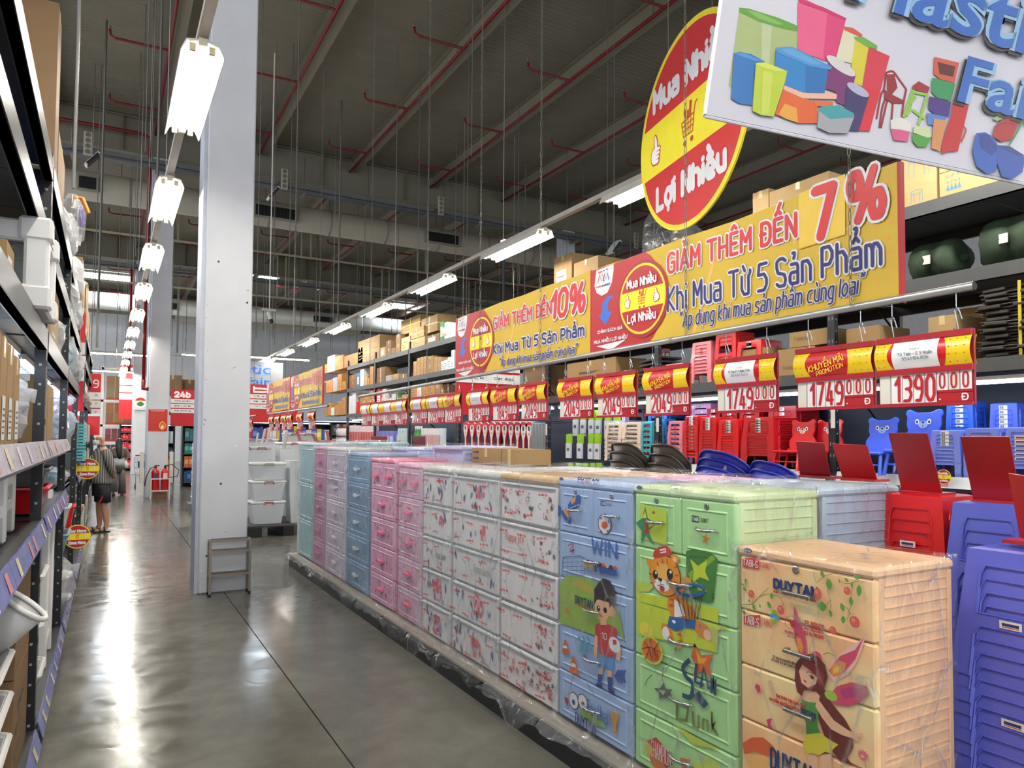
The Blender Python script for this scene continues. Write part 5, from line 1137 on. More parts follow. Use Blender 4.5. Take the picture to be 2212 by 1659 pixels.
q = [((176, 190, 126), Q.P(298, 78, 712, 212, 690, 340, 600, 420, 470, 500, 250, 600, 228, 575, 262, 350)), ((196, 206, 160), Q.P(450, 130, 520, 160, 500, 440, 450, 480)), ((96, 160, 52), Q.P(300, 52, 360, 58, 560, 120, 716, 185, 712, 217, 600, 195, 440, 150, 300, 82)), ((130, 186, 90), Q.P(350, 70, 430, 85, 600, 165, 560, 168, 430, 128)),
     ((222, 60, 120), Q.P(697, 0, 705, -20, 1015, 130, 945, 402, 870, 412, 688, 332)), ((236, 96, 140), Q.P(690, 20, 890, 90, 860, 400, 760, 370, 690, 330)), ((208, 40, 100), Q.P(697, -6, 860, 50, 1018, 125, 1012, 140, 850, 72, 697, 14)),
     ((228, 222, 190), Q.P(1000, 195, 1115, 250, 1062, 430, 945, 402)), ((216, 84, 60), Q.P(1000, 180, 1060, 190, 1124, 235, 1120, 258, 1004, 206)), ((220, 206, 50), Q.P(1078, 258, 1166, 322, 1122, 580, 1062, 562, 1050, 440)), ((110, 176, 66), Q.P(1064, 250, 1130, 252, 1224, 310, 1221, 332, 1160, 322, 1075, 270)),
     ((214, 50, 70), Q.P(1166, 318, 1306, 380, 1172, 885, 1096, 880, 1120, 600)), ((220, 40, 50), Q.P(1120, 600, 1240, 600, 1172, 885, 1096, 880)),
     ((40, 116, 190), Q.P(260, 362, 300, 352, 380, 368, 470, 418, 402, 500, 382, 710, 300, 700, 243, 668)), ((70, 150, 210), Q.P(262, 362, 320, 358, 465, 418, 400, 412, 320, 385)),
     ((120, 40, 110), Q.P(892, 420, 1078, 500, 1062, 572, 1010, 600, 1002, 712, 945, 690, 940, 620, 872, 600)), ((222, 216, 214), Q.E(978, 447, 112, 36, -22)),
     ((54, 40, 100), Q.P(1015, 580, 1170, 640, 1096, 886, 1030, 880, 1000, 720)), ((190, 186, 212), Q.E(1092, 608, 82, 30, -18)),
     ((232, 100, 40), Q.P(592, 600, 822, 700, 815, 832, 690, 832, 535, 772)), ((240, 170, 60), Q.P(600, 700, 680, 730, 690, 830, 600, 800, 560, 770)), ((244, 190, 170), Q.P(600, 568, 870, 612, 950, 640, 946, 672, 720, 666, 590, 606)), ((230, 110, 50), Q.P(800, 678, 926, 690, 922, 722, 800, 716)),
     ((38, 130, 200), Q.P(540, 350, 892, 470, 866, 632, 720, 626, 560, 562, 536, 450)), ((30, 110, 180), Q.P(740, 450, 892, 470, 866, 632, 738, 628)), ((70, 150, 214), Q.P(545, 325, 650, 322, 916, 456, 906, 476, 770, 452, 545, 358)), ((96, 170, 222), Q.P(580, 335, 650, 332, 850, 440, 780, 438, 600, 360)),
     ((196, 216, 50), Q.P(405, 430, 470, 426, 616, 485, 600, 560, 525, 790, 440, 780, 383, 750)), ((222, 232, 90), Q.P(405, 432, 470, 428, 612, 486, 540, 484, 450, 458)), ((214, 226, 90), Q.P(450, 480, 520, 500, 490, 780, 440, 775)),
     ((170, 172, 178), Q.P(826, 750, 1060, 800, 1020, 902, 900, 900, 815, 862)), ((60, 160, 170), Q.P(845, 722, 960, 714, 1060, 768, 1064, 797, 900, 806, 820, 746))]
art(t, 'printed_containers', q, -.001, .00025)
q = []; RC = (150, 24, 34)
for st in ((1285, 490, 1330, 480, 1370, 530, 1420, 600), (1285, 490, 1270, 600, 1250, 640, 1220, 800), (1300, 620, 1260, 720, 1240, 860), (1300, 640, 1250, 860), (1420, 600, 1400, 700, 1390, 790), (1330, 690, 1320, 810), (1300, 600, 1330, 680, 1400, 690)): q.append((RC, Q.S(14, *st)))
q += [(RC, Q.P(1290, 500, 1340, 500, 1360, 590, 1320, 640, 1290, 600)), (RC, Q.P(1270, 600, 1330, 640, 1410, 680, 1330, 700, 1270, 660))]
for st in ((1470, 590, 1400, 790), (1470, 600, 1440, 740, 1420, 780), (1560, 630, 1500, 840), (1460, 740, 1540, 800), (1460, 620, 1560, 640), (1440, 700, 1480, 650)): q.append(((150, 200, 70), Q.S(20, *st, sm=False)))
q += [((160, 30, 40), Q.P(1460, 580, 1500, 548, 1575, 590, 1560, 630, 1455, 600)), ((216, 90, 60), Q.P(1605, 385, 1770, 425, 1740, 560, 1640, 535, 1600, 500)), ((90, 20, 20), Q.P(1625, 420, 1745, 450, 1730, 520, 1640, 500)), ((50, 150, 90), Q.P(1590, 525, 1745, 565, 1715, 682, 1620, 660, 1585, 620)), ((70, 40, 130), Q.P(1570, 650, 1716, 690, 1700, 790, 1600, 770, 1562, 730)), ((90, 130, 210), Q.P(1550, 760, 1690, 790, 1650, 850, 1560, 840)),
      ((224, 90, 140), Q.P(1310, 860, 1440, 880, 1425, 955, 1330, 945)), ((236, 230, 226), Q.P(1310, 810, 1380, 792, 1445, 830, 1448, 890, 1380, 875, 1312, 868)), ((80, 160, 60), Q.P(1454, 900, 1580, 930, 1550, 992, 1490, 990, 1456, 950)), ((210, 226, 170), Q.P(1470, 850, 1560, 860, 1585, 920, 1560, 930, 1460, 895)), ((220, 150, 90), Q.P(1600, 800, 1685, 815, 1640, 1020, 1582, 1000)), ((200, 30, 40), Q.P(1730, 670, 1835, 700, 1800, 850, 1760, 1020, 1700, 1020, 1650, 1040, 1655, 960, 1690, 850, 1710, 790)), ((200, 30, 40), Q.S(12, 1790, 850, 1812, 880, 1780, 960)),
      ((180, 30, 40), Q.P(2090, 660, 2140, 700, 2170, 820, 2120, 940, 2050, 958, 1990, 920, 2010, 850, 2060, 800)), ((150, 24, 34), Q.S(8, 2020, 850, 2080, 830, 2140, 850)), ((60, 140, 60), Q.S(12, 2212, 780, 2150, 900, 2100, 980)), ((150, 190, 120), Q.P(1990, 800, 2030, 780, 2070, 800, 2020, 820)),
      ((44, 96, 190), Q.P(1880, 900, 1940, 893, 2000, 930, 2040, 1010, 2010, 1160, 1950, 1172, 1880, 1120, 1856, 1020)), ((30, 60, 150), Q.P(1895, 905, 1960, 905, 2030, 1000, 1980, 1050, 1910, 1000)), ((40, 84, 180), Q.P(2012, 980, 2210, 1060, 2190, 1160, 2120, 1210, 2050, 1190, 2020, 1100)), ((30, 60, 140), Q.P(2012, 980, 2100, 985, 2212, 1055, 2150, 1050))]
art(t, 'printed_chair_and_baskets', q, -.001, .0002)
def fat(parent, s, p0, p1, hgt, y, sh=.12):   # lettering along the slanted baseline, three layers
    (xa, za), (xb, zb) = p0, p1; L_ = xb-xa
    for mm, dx, dz, bd, yy in ((ink((60, 52, 50)), -.010, -.012, .035, y), (ink((150, 196, 236)), 0, 0, .05, y-.0015), (ink((48, 104, 196)), 0, 0, .012, y-.003)):
        text(parent, s, xa+dx, xb+dx, za+dz, za+dz+hgt, mm, y=yy, bold=bd, shear=sh, skew=(zb-za)/L_, name='lettering')
pl0, pl1 = Q(1000, 70), Q(2480, 541)
fat(t, 'Plastic', (pl0[0], pl0[1]), (pl1[0], pl1[1]), .225, -.012)
f0, f1 = Q(1745, 690), Q(2420, 880)
fat(t, 'Fair', (f0[0], f0[1]-.01), (f1[0], f1[1]-.01), .165, -.008)
for x in (.1, 1.4): MB().tube([(x, .006, BH), (x+.2, .006, 3.5)], .002, 4, WIRE).build('hanging_wire', t)
INKK[0] = 1.
# ---- red and white aisle signs
def aisle_sign(label, x, y, zb, W_, H_, code, lines=(), rot=0, red_h=.24, name='aisle_sign', grp=None):
    t = thing(name, label, 'sign', (x, y, zb), rot, grp); SR = mat((196, 24, 36), .45)
    MB().box(0, W_, 0, .04, 0, H_, SR).build('board', t)
    n = 3
    for k in range(n):
        z1 = H_*(.74-.135*k); c = MB().box(.0, W_, -.012, 0, z1-.11*H_, z1, mat((232, 232, 230), .45)).build('white_panel', t)
        if lines: 
            for j, s_ in enumerate(lines[k % len(lines)]):
                if s_: sign(c, s_, W_*(.08+.5*j), W_*(.42+.5*j), z1-.065*H_, z1-.035*H_, ink((60, 60, 100)), .008*W_, -.014)
    if code: 
        for j, cd in enumerate(code): sign(t, cd, W_*(.08+j*.5), W_*(.40+j*.5), H_*.80, H_*.93, ink((250, 248, 248)), .05*H_, -.003)
    for xx in (.1, W_-.1): MB().tube([(xx, .02, H_), (xx, .02, H_+3)], .004, 4, WIRE).build('hanging_wire', t)
    return t
p = at(368, 920, Y=22); aisle_sign('red aisle sign 24b and 24 beyond the second column', p.x, 22, p.z, 1.2, 1.02, ('24b', '24'), (('Hóa phẩm', 'Hóa'), ('Bàn chải', 'Kem'), ('Xà phòng', 'Dầu')))
p = at(520, 912, Y=18); aisle_sign('red aisle sign 23a just right of the big white column', 2.95, 18, p.z, 1.15, .92, ('b', '23a'), (('Vệ sinh', 'Chổi'), ('Giấy', 'Khăn'), ('Túi', 'Màng')))
p = at(256, 905, Y=36); q_ = at(314, 790, Y=36); aisle_sign('red aisle sign 15a left of the third column', p.x, 36, p.z, 1.4, q_.z-p.z, ('1', '5a'), (('Bánh', 'Kẹo'),))
t = aisle_sign('red and white aisle sign in the gap of the tall rack behind the price signs', at(986, 850, Y=9.3).x, 9.3, 1.93, at(1122, 850, Y=9.3).x-at(986, 850, Y=9.3).x, 1.3, None, (('', ''), ('Ổ Khóa', 'Phụ Kiện Ô Tô'), ('Lock', 'Car Acc.')))
for px0, px1, Y_, zt, zb_, lb, cd in ((163, 179, 9.2, 2.95, 1.86, 'tall red aisle sign projecting from the left rack', None), (205, 216, 15.5, 2.75, 1.6, 'smaller red aisle sign farther along the left rack', ('', '9'))):
    a_, b_ = at(px0, 900, Y=Y_), at(px1, 900, Y=Y_); W_ = b_.x-a_.x; t = thing('aisle_sign', lb, 'sign', (a_.x-.28, Y_, zb_)); W_ += .28
    MB().box(0, W_, 0, .04, 0, zt-zb_, mat((196, 24, 36), .45)).build('board', t); H_ = zt-zb_
    for k in range(3):
        c = MB().box(.02, W_, -.01, 0, H_*(.58-.135*k), H_*(.70-.135*k), mat((232, 232, 230), .45)).build('white_panel', t)
        sign(c, ('m', 'y', 'y')[k], W_-.09, W_-.05, H_*(.63-.135*k), H_*(.67-.135*k), ink((60, 60, 110)), .006, -.012)
    if cd: sign(t, '9', W_-.12, W_-.04, H_*.78, H_*.90, ink(WB), .02, -.002)
# far "Plastic Fair" panel by the column
t = thing('fair_banner', 'distant grey banner with blue lettering right of the white column', 'banner', (4.0, 24, 2.6))
MB().box(-.4, .95, 0, .03, 0, 1.4, mat((150, 150, 160), .6)).build('banner_sheet', t); text(t, 'Plastic', -.9, .55, 1.0, 1.32, ink((40, 90, 180)), y=-.01, bold=.02, outline=ink((150, 196, 236)), ow=.03); text(t, 'Fair', -.2, .55, .62, .9, ink((40, 90, 180)), y=-.01, bold=.02, outline=ink((150, 196, 236)), ow=.03)
art(t, 'printed_pots', [((170, 40, 60), ell(.3, .5, .16, .1)), ((50, 70, 160), ell(.45, .28, .22, .16)), ((50, 70, 160), ell(.05, .28, .18, .15)), ((190, 50, 60), ell(.75, .42, .12, .1))], -.004)
# ================================================================ TALL BLACK RACK WITH GOODS (right)
XR = 5.5
def rack(label, X, posts, depth, levels, top, face=-1, lights=None, back=None, skip=(), hole=True, beam_m=BEAM, name='storage_rack', rail=None, lit_len=.46):
    """levels: deck heights; face -1 looks to -X, +1 looks to +X"""
    y1 = posts[-1]; rz = -pi/2 if face < 0 else pi/2; y0 = posts[-1] if face < 0 else posts[0]
    t = thing(name, label, 'rack', (X, y0, 0), rz)
    L = lambda y: (y1-y) if face < 0 else (y-posts[0])
    for y in posts:
        x = L(y)
        for d in (0, depth):
            b = MB().box(x-.035, x+.035, d, d+.05, 0, top, RACK)
            b.box(x-.05, x+.05, d-.02, d+.07, 0, .012, RACK); u = b.build('upright', t)
            if d == 0 and hole:
                h = MB(); z = .15
                while z < top-.1:
                    for s_ in (-.016, .016): h.box(x+s_-.005, x+s_+.005, -.0015, .0, z, z+.03, mat((120, 122, 128), .5) if int(z*100) % 3 else BLACK)
                    sx_ = x-.0362 if face > 0 else x+.0352
                    h.box(sx_, sx_+.001, .018, .030, z, z+.012, mat((150, 152, 158), .5)); z += .10
                h.build('slots', u, kind='stuff')
    for i in range(len(posts)-1):
        a, c = sorted((L(posts[i]), L(posts[i+1])))
        for j, z in enumerate(levels):
            if (i, j) in skip: continue
            q = MB(); q.box(a+.036, c-.036, -.004, .04, z-.10, z, beam_m).box(a+.036, c-.036, .0, .035, z-.10, z-.09, RACK); q.build('beam', t)
            MB().box(a+.036, c-.036, depth, depth+.04, z-.10, z, RACK).build('beam', t)
            n = 4
            for k in range(n): MB().box(a+.036+(c-a-.072)*k/n+.003, a+.036+(c-a-.072)*(k+1)/n-.003, .04, depth, z-.025, z-.006, mat((52, 55, 60), .4, .4)).build('deck_board', t)
            if rail and j in rail:
                for k in range(3):
                    xa, xb = a+.05+(c-a-.1)*k/3+.004, a+.05+(c-a-.1)*(k+1)/3-.004
                    r_ = MB().hexa([(xa, -.035, z-.075), (xb, -.035, z-.075), (xb, -.03, z-.075), (xa, -.03, z-.075), (xa, -.010, z+.01), (xb, -.010, z+.01), (xb, -.005, z+.01), (xa, -.005, z+.01)], rail[j]).build('price_rail', t)
                    R4 = random.Random(int(a*50)+j*7+k); q = []
                    for m_ in range(2):
                        u0 = xa+(xb-xa)*(R4.random()*.3+.5*m_+.04); w_ = .07; q.append((R4.choice(((206, 206, 214), (206, 196, 160), (190, 190, 214), (196, 130, 134))), (u0, w_)))
                    bb = MB()
                    for c_, (u0, w_) in q: bb.add([(u0, -.0345, z-.065), (u0+w_, -.0345, z-.065), (u0+w_, -.0145, z-.002), (u0, -.0145, z-.002)], [(0, 1, 2, 3)], ink(c_))
                    bb.build('price_tags', r_)
        if lights and i not in lights.get('skip', ()):
            z = lights['z']
            for s_ in (.12, .20):
                e = MB(); e.box(a+.12, c-.12, s_-.02, s_+.02, z+.012, z+.04, OFFWHITE); h = e.build('light_housing', t)
                MB().tube([(a+.14, s_, z), (c-.14, s_, z)], .013, 6, STRIP).build('tube', h, smooth=True)
        if back: MB().box(a, c, depth-.03, depth-.015, .05, back, RACKBLUE).build('back_panel', t)
        for (za, zb) in ((.3, 1.1), (1.5, 2.3), (2.6, 3.3)):
            if zb < top: MB().tube([(a, depth, za), (a, .04, zb)], .012, 4, RACK).build('brace', t)
    return t
LV = [1.32, 2.20, 2.87, 3.46]
RAILW = mat((214, 218, 226), .3)
rack('tall black rack with stools and cartons, near right section', XR, [-.55, 1.75, 4.05, 6.34, 8.70, 11.7], .95, LV, 3.62, lights={'z': 2.035}, back=2.1, skip={(3, 0), (4, 0)}, rail={0: RAILW})
rack('tall black rack with cartons, far right section', XR, [11.78, 14.15, 16.37, 18.6], .95, [1.32]+LV[1:], 3.62, lights={'z': 2.035}, back=2.1, rail={0: RAILW}, hole=False)
KR = {'tan': (176, 148, 104), 'kraft': (160, 130, 90), 'orange': (190, 136, 76), 'brown': (122, 96, 68), 'white': (222, 222, 224), 'grey': (168, 168, 172), 'red': (196, 40, 46), 'green': (76, 130, 84), 'blue': (70, 120, 170), 'dark': (60, 56, 52)}
NC = {}
def carton(X, y_far, y_near, z0, z1, col, where, depth=.42, face=-1, tape=True, prt=None, name='carton', label=None, grp=None, rot=0, strap=False):
    W_ = y_far-y_near; key = (where,); NC[key] = NC.get(key, 0)+1
    rz = -pi/2 if face < 0 else pi/2; y0 = y_far if face < 0 else y_near
    lb = label or f'{col} carton on {where}'
    t = thing(name, lb, 'box', (X, y0, z0), rz+rot, grp or 'cartons on '+where)
    H = z1-z0; m = mat(KR[col], .7, 0, .3, .05, 4); b = MB()
    b.box(0, W_, 0, depth, 0, H-.004, m)
    b.box(.001, W_-.001, .001, depth/2-.002, H-.004, H, m).box(.001, W_-.001, depth/2+.002, depth-.001, H-.004, H, m); b.build('body', t)
    if tape: MB().box(W_*.5-.022, W_*.5+.022, -.0015, depth*.6, H-.07 if H > .12 else 0, H+.0012, mat((206, 182, 130), .25)).build('tape', t)
    if prt:
        q = []; r_ = random.Random(int(abs(y_far)*100)+int(z0*10))
        dk = {'t': (92, 74, 52), 'r': (190, 50, 44), 'b': (60, 110, 150), 'w': (236, 236, 238)}[prt[0]]
        if prt[0] == 'w': q += [(dk, [(W_*.15, H*.2), (W_*.7, H*.2), (W_*.7, H*.72), (W_*.15, H*.72)])]+[((90, 90, 96), [(W_*.2, H*(.28+.1*k)), (W_*.62, H*(.28+.1*k)), (W_*.62, H*(.31+.1*k)), (W_*.2, H*(.31+.1*k))]) for k in range(4)]
        else:
            for k in range(3): u = r_.uniform(.1, .3); q.append((dk, [(W_*u, H*(.2+.2*k)), (W_*(u+r_.uniform(.2, .5)), H*(.2+.2*k)), (W_*(u+.45), H*(.27+.2*k)), (W_*u, H*(.27+.2*k))]))
        art(t, 'printed_marks', q, -.001, .0002)
    if strap:
        for u in (.5,): MB().box(W_*u-.008, W_*u+.008, -.002, depth, -.0, H+.002, mat((226, 206, 40), .4)).build('strap', t)
        MB().box(-.002, W_+.002, -.002, depth, H*.5-.008, H*.5+.008, mat((226, 206, 40), .4)).build('strap', t)
    return t
SH = {3.46: 'the top shelf', 2.87: 'the third shelf', 2.20: 'the second shelf'}
def pxbox(o, k, X, x0, x1, ytop, z0, col, n=1, where=None, depth=.42, label=None, prt=None, strap=False, tape=True):
    cx = o[0]+k*(x0+x1)/2; a = at(o[0]+k*x0, o[1]+k*ytop, X=X); b = at(o[0]+k*x1, o[1]+k*ytop, X=X); c = at(o[0]+k*x1, o[1]+k*ytop, X=X)
    zt = max(c.z, z0+.08); h = (zt-z0)/n
    for i in range(n): yield a.y, b.y, z0+i*h+.001, z0+(i+1)*h, i
C1 = ((700, 640), .15674)
LIST = [(3.46, [(10, 45, 930, 'orange', 1, ''), (50, 150, 800, 'white', 2, ''), (150, 268, 800, 'orange', 2, 'r'), (280, 462, 770, 'orange', 2, 'r'), (470, 535, 700, 'tan', 1, 't'), (470, 770, 520, 'kraft', 2, 't'), (775, 850, 690, 'tan', 1, 'w'), (855, 925, 600, 'brown', 2, ''), (930, 985, 700, 'brown', 1, ''), (990, 1055, 512, 'brown', 2, ''),
                (1065, 1185, 545, 'tan', 1, 't'), (1190, 1390, 545, 'tan', 1, 't'), (1410, 1590, 500, 'brown', 1, 'w'), (1600, 1650, 340, 'green', 1, 'w'), (1660, 1705, 350, 'white', 1, 'b'), (1755, 1800, 365, 'white', 3, '')]),
        (2.87, [(30, 120, 1150, 'orange', 1, 'r'), (125, 185, 1110, 'grey', 1, ''), (190, 245, 1065, 'orange', 1, 't'), (250, 300, 1165, 'orange', 1, 't'), (345, 445, 1070, 'brown', 2, 'r'), (452, 495, 1050, 'blue', 1, 'w'), (500, 548, 1000, 'white', 2, ''), (552, 598, 1100, 'tan', 1, ''), (602, 628, 1120, 'orange', 1, ''), (632, 680, 960, 'orange', 3, 't'), (725, 840, 965, 'brown', 3, 'r'), (850, 930, 1080, 'grey', 1, ''), (935, 1030, 1060, 'kraft', 1, ''), (1040, 1150, 1060, 'brown', 1, ''),
                (1232, 1276, 890, 'tan', 2, 'r'), (1280, 1322, 845, 'tan', 2, 'r'), (1326, 1370, 830, 'tan', 2, 'r'), (1374, 1415, 820, 'tan', 2, 'r'), (1418, 1508, 812, 'kraft', 2, 't'), (1512, 1560, 830, 'tan', 2, 'r'), (1564, 1608, 835, 'tan', 2, 't'), (1610, 1650, 890, 'white', 1, 'b'), (1654, 1700, 870, 'white', 1, 'b'), (1704, 1750, 830, 'white', 1, 'b'), (1754, 1795, 735, 'white', 2, 'b')]),
        (2.20, [(8, 50, 1510, 'orange', 1, 't'), (55, 95, 1470, 'orange', 1, 't'), (98, 140, 1530, 'white', 1, ''), (142, 190, 1500, 'orange', 1, 't'), (194, 245, 1440, 'orange', 2, 't'), (250, 300, 1390, 'orange', 2, 't'), (342, 388, 1370, 'white', 3, ''), (390, 436, 1330, 'white', 3, ''), (444, 470, 1450, 'red', 1, 'w'), (474, 500, 1450, 'red', 1, 'w'), (504, 560, 1340, 'orange', 2, 't'), (564, 620, 1380, 'orange', 2, 't'), (624, 688, 1290, 'orange', 2, 't'),
                (722, 800, 1275, 'red', 1, 'w'), (804, 860, 1270, 'white', 3, 'r'), (864, 930, 1400, 'white', 2, 'r'), (934, 985, 1340, 'white', 1, ''), (990, 1018, 1330, 'green', 1, ''), (1022, 1070, 1390, 'tan', 1, ''), (1074, 1120, 1350, 'tan', 1, ''), (1124, 1175, 1345, 'tan', 1, ''), (1190, 1280, 1230, 'orange', 2, 't'), (1284, 1340, 1245, 'white', 2, 'r'), (1344, 1430, 1230, 'orange', 2, 't'), (1434, 1520, 1215, 'orange', 2, 't'), (1524, 1600, 1210, 'kraft', 2, 't'), (1604, 1700, 1330, 'orange', 1, 't'), (1704, 1800, 1320, 'orange', 1, 't')])]
for z0, L_ in LIST:
    cnt = {}
    for (x0, x1, yt, col, n, pr) in L_:
        for ya, yb, za, zb, i in pxbox(*C1, XR+.03, x0, x1, yt, z0, col, n):
            cnt[col] = cnt.get(col, 0)+1; yb = min(yb, ya-.06)
            carton(XR+.03, ya-.003, yb+.003, za, zb-.002, col, SH[z0], depth=.42 if zb-za > .12 else .3, tape=(x1-x0) > 60, prt=pr if (x1-x0) > 40 or pr == 'b' else None,
                   label=f'{col} carton on {SH[z0]} of far rack, {ORD[cnt[col]-1]} {col} one from left', grp='cartons on the far rack section')
for x0, x1, yb, yt, z0, lb in ((1062, 1325, 450, 245, 3.86, 'tan strapped carton high above the far rack, left of the pair'), (1342, 1560, 470, 242, 3.86, 'tan strapped carton high above the far rack, right of the pair'), (1195, 1400, 545, 402, 3.80, 'tan strapped carton squeezed below the high pair')):
    a = at(700+.15674*x0, 640+.15674*yb, X=XR+.1); b = at(700+.15674*x1, 640+.15674*yb, X=XR+.1); c = at(700+.15674*x1, 640+.15674*yt, X=XR+.1)
    carton(XR+.1 if z0 > 3.8 else XR+.06, a.y, b.y, b.z, c.z, 'kraft', 'x', label=lb, grp='strapped cartons', strap=True, prt='t')
# the white sack, the open green crate, papers
a = at(700+.15674*1660, 640+.15674*590, X=XR+.1); t = thing('sack', 'tied white sack lying on the top shelf beside the banner', 'sack', (XR+.15, a.y, 3.46)); b = MB()
b.tube([(0, .28, .14), (0, .2, .13), (0, .12, .12), (0, .02, .13), (0, -.12, .15), (0, -.26, .14), (0, -.32, .12)], [.02, .03, .03, .11, .15, .14, .05], 14, mat((206, 200, 182), .75, bump=.4)).build('body', t, smooth=True)
MB().tube([(0, .1+.02*cos(k), .12+.02*sin(k)) for k in range(3)], .034, 8, mat((180, 172, 150), .7)).build('knot', t)
# near section, top shelf
def near(px0, px1, pyt, z0, col, lb, n=1, X=XR+.05, prt=None, depth=.5, **k):
    a, b = at(px0, pyt, X=X), at(px1, pyt, X=X); c = at((px0+px1)/2, pyt, X=X); h = (c.z-z0)/n
    for i in range(n): carton(X, a.y, b.y, z0+i*h+.001, z0+(i+1)*h-.001, col, 'x', label=lb if n == 1 else f'{lb}, {("lower", "upper", "topmost")[i]}', grp='cartons on the near rack section', prt=prt, depth=depth, **k)
near(1197, 1235, 552, 3.46, 'kraft', 'kraft carton with white label standing above the 10 percent banner', prt='w'); near(1240, 1292, 560, 3.46, 'kraft', 'kraft carton above the joint of the two banners')
near(1626, 1660, 412, 3.46, 'tan', 'tan open carton above the middle of the 7 percent banner, left side', X=XR+.1); near(1662, 1790, 392, 3.46, 'tan', 'tan carton above the middle of the 7 percent banner, right side', X=XR+.1)
def stoolprint(t, W_, H):
    q = []; B_ = (84, 130, 160); x, z, s = W_*.5, H*.45, min(W_, H)*.3
    q += [(B_, line([(x+s*cos(radians(a)), z+s*.9+s*.35*sin(radians(a))) for a in range(0, 361, 24)], .006))]
    for u in (-.9, -.4, .5, .95): q.append((B_, line([(x+u*s, z+s*.8), (x+u*s*1.05, z-s*.9)], .005)))
    art(t, 'printed_stool', q, -.001, .0001)
for i, (y1, y0, z0, z1, pr) in enumerate(((3.46, 3.14, 3.461, 3.62, 1), (3.42, 3.14, 3.62, 3.95, 1), (3.12, 2.62, 3.461, 3.66, 2), (3.12, 2.60, 3.665, 3.98, 2), (2.58, 2.1, 3.461, 3.70, 2), (2.58, 2.06, 3.71, 3.99, 2), (2.05, 1.5, 3.461, 3.85, 1))):
    t = carton(XR+.05, y1, y0, z0, z1, 'tan', 'x', label=f'tan carton with blue stool drawing right of the near banner, {("lower far", "upper far", "lower middle", "upper middle", "lower near", "upper near", "nearest")[i]}', grp='stool cartons', tape=False)
    if pr == 1: stoolprint(t, y1-y0, z1-z0)
    else:
        q = []
        for k in range(4): q.append(((70, 120, 160), [(.05+.028*k, .05), (.078+.028*k, .05), (.064+.028*k, .10)])); q.append(((70, 120, 160), ell(.064+.028*k, .115, .007, n=8)))
        art(t, 'printed_mark', q, -.001, .0001); sign(t, 'GHẾ ĐẨU', .05, .2, .15, .18, ink((84, 110, 130)), .004, -.0012)
# clear-wrapped black goods above the banner, below the round sign
for k, (px, pyt, pyb) in enumerate(((1408, 452, 552), (1470, 480, 530))):
    a = at(px, pyb, X=XR+.2); c = at(px, pyt, X=XR+.2); t = thing('wrapped_pans', ('stack of black pans in clear film below the round sign, left', 'stack of black pans in clear film below the round sign, right')[k], 'stack', (XR+.3, a.y, 3.461)); H = c.z-3.46
    for j in range(7): MB().lathe([(.10, 0), (.13, .01), (.15, .05), (.12, .052)], 14, (0, 0, H*.12*j+.02), BLACK).build('pan', t); MB().rbox(-.19, -.13, -.025, .025, H*.12*j+.035, H*.12*j+.06, .004, mat((190, 184, 160), .3, .6)).build('pan_handle', t)
    b = MB(); b.lathe([(.17, 0), (.20, H*.3), (.19, H*.6), (.17, H*.85), (.10, H*.97), (.02, H)], 20, m=FILM_HEAVY).build('film', t, smooth=True)
# third shelf: green sacks
SKM = mat((46, 62, 48), .8, 0, .3, .12, 9, .5)
for k, (y0, L_, r_, zz) in enumerate(((3.30, .42, .17, 0), (2.72, .5, .20, .0), (2.15, .5, .23, 0), (1.55, .5, .2, 0))):
    t = thing('sack', f'dark green woven sack on the third shelf, {ORD[k]} from the banner edge', 'sack', (XR+.34, y0, 2.87), 0, 'green sacks'); b = MB(); n = 9; P = []; Q_ = []
    for i in range(n): u = i/(n-1); P.append((0.02*sin(i*2.1), -L_/2+L_*u, r_*1.02)); Q_.append(r_*(.45+.55*min(1, 3.2*sin(pi*u)**.8+.1))*(1+.05*sin(i*3.3)))
    Q_ = [min(v, r_) for v in Q_]; b.tube(P, Q_, 14, SKM).build('body', t, smooth=True)
    MB().tube([(.0, -L_/2-.03, r_), (0, -L_/2+.03, r_)], [.02, .06], 8, SKM).build('tied_end', t)
    MB().box(-r_-.004, -r_+.002, -.03, .03, r_-.03, r_+.04, mat((206, 206, 200), .5)).build('paper_tag', t)
# second shelf goods
for i, (px0, px1, pyt, lb) in enumerate(((1680, 1760, 735, 'flat carton printed TAIWAN, lower'), (1705, 1795, 708, 'flat carton printed TAIWAN, upper'), (1828, 1900, 705, 'flat tan carton between the two nearest price signs'), (1585, 1660, 735, 'flat brown carton behind the red stools'))):
    a, b = at(px0, pyt, X=XR+.06), at(px1, pyt, X=XR+.06); z0 = 2.201 if i != 1 else 2.46
    t = carton(XR+.06, a.y, b.y, z0 if i != 2 else 2.38, (2.455, 2.60, 2.56, 2.5)[i], 'kraft', 'x', label=lb, grp='flat cartons', tape=False)
    if i < 2: sign(t, 'TAIWAN', .05, .22, .06, .09, ink((110, 86, 60)), .006, -.001)
carton(XR+.06, at(1828, 760, X=XR).y, at(1900, 760, X=XR).y, 2.201, 2.379, 'brown', 'x', label='brown carton below the flat tan one on the second shelf', grp='flat cartons')
for i, (px0, px1, pyt, z0, col, lb) in enumerate(((2005, 2065, 682, 2.201, 'tan', 'tan carton with printed panel above the nearest price sign'), (2068, 2180, 660, 2.201, 'kraft', 'kraft carton behind the black bundles'), (1225, 1330, 778, 2.201, 'kraft', 'large kraft carton seen between the hanging price signs'), (1130, 1178, 790, 2.201, 'brown', 'brown carton left of the large kraft one'), (1335, 1368, 800, 2.201, 'brown', 'small brown carton right of the large kraft one'))):
    near(px0, px1, pyt, z0, col, lb, X=XR+(.5 if i == 1 else .06), prt='t')
BB = mat((44, 40, 38), .4, 0, .5, .25, 14, .6)
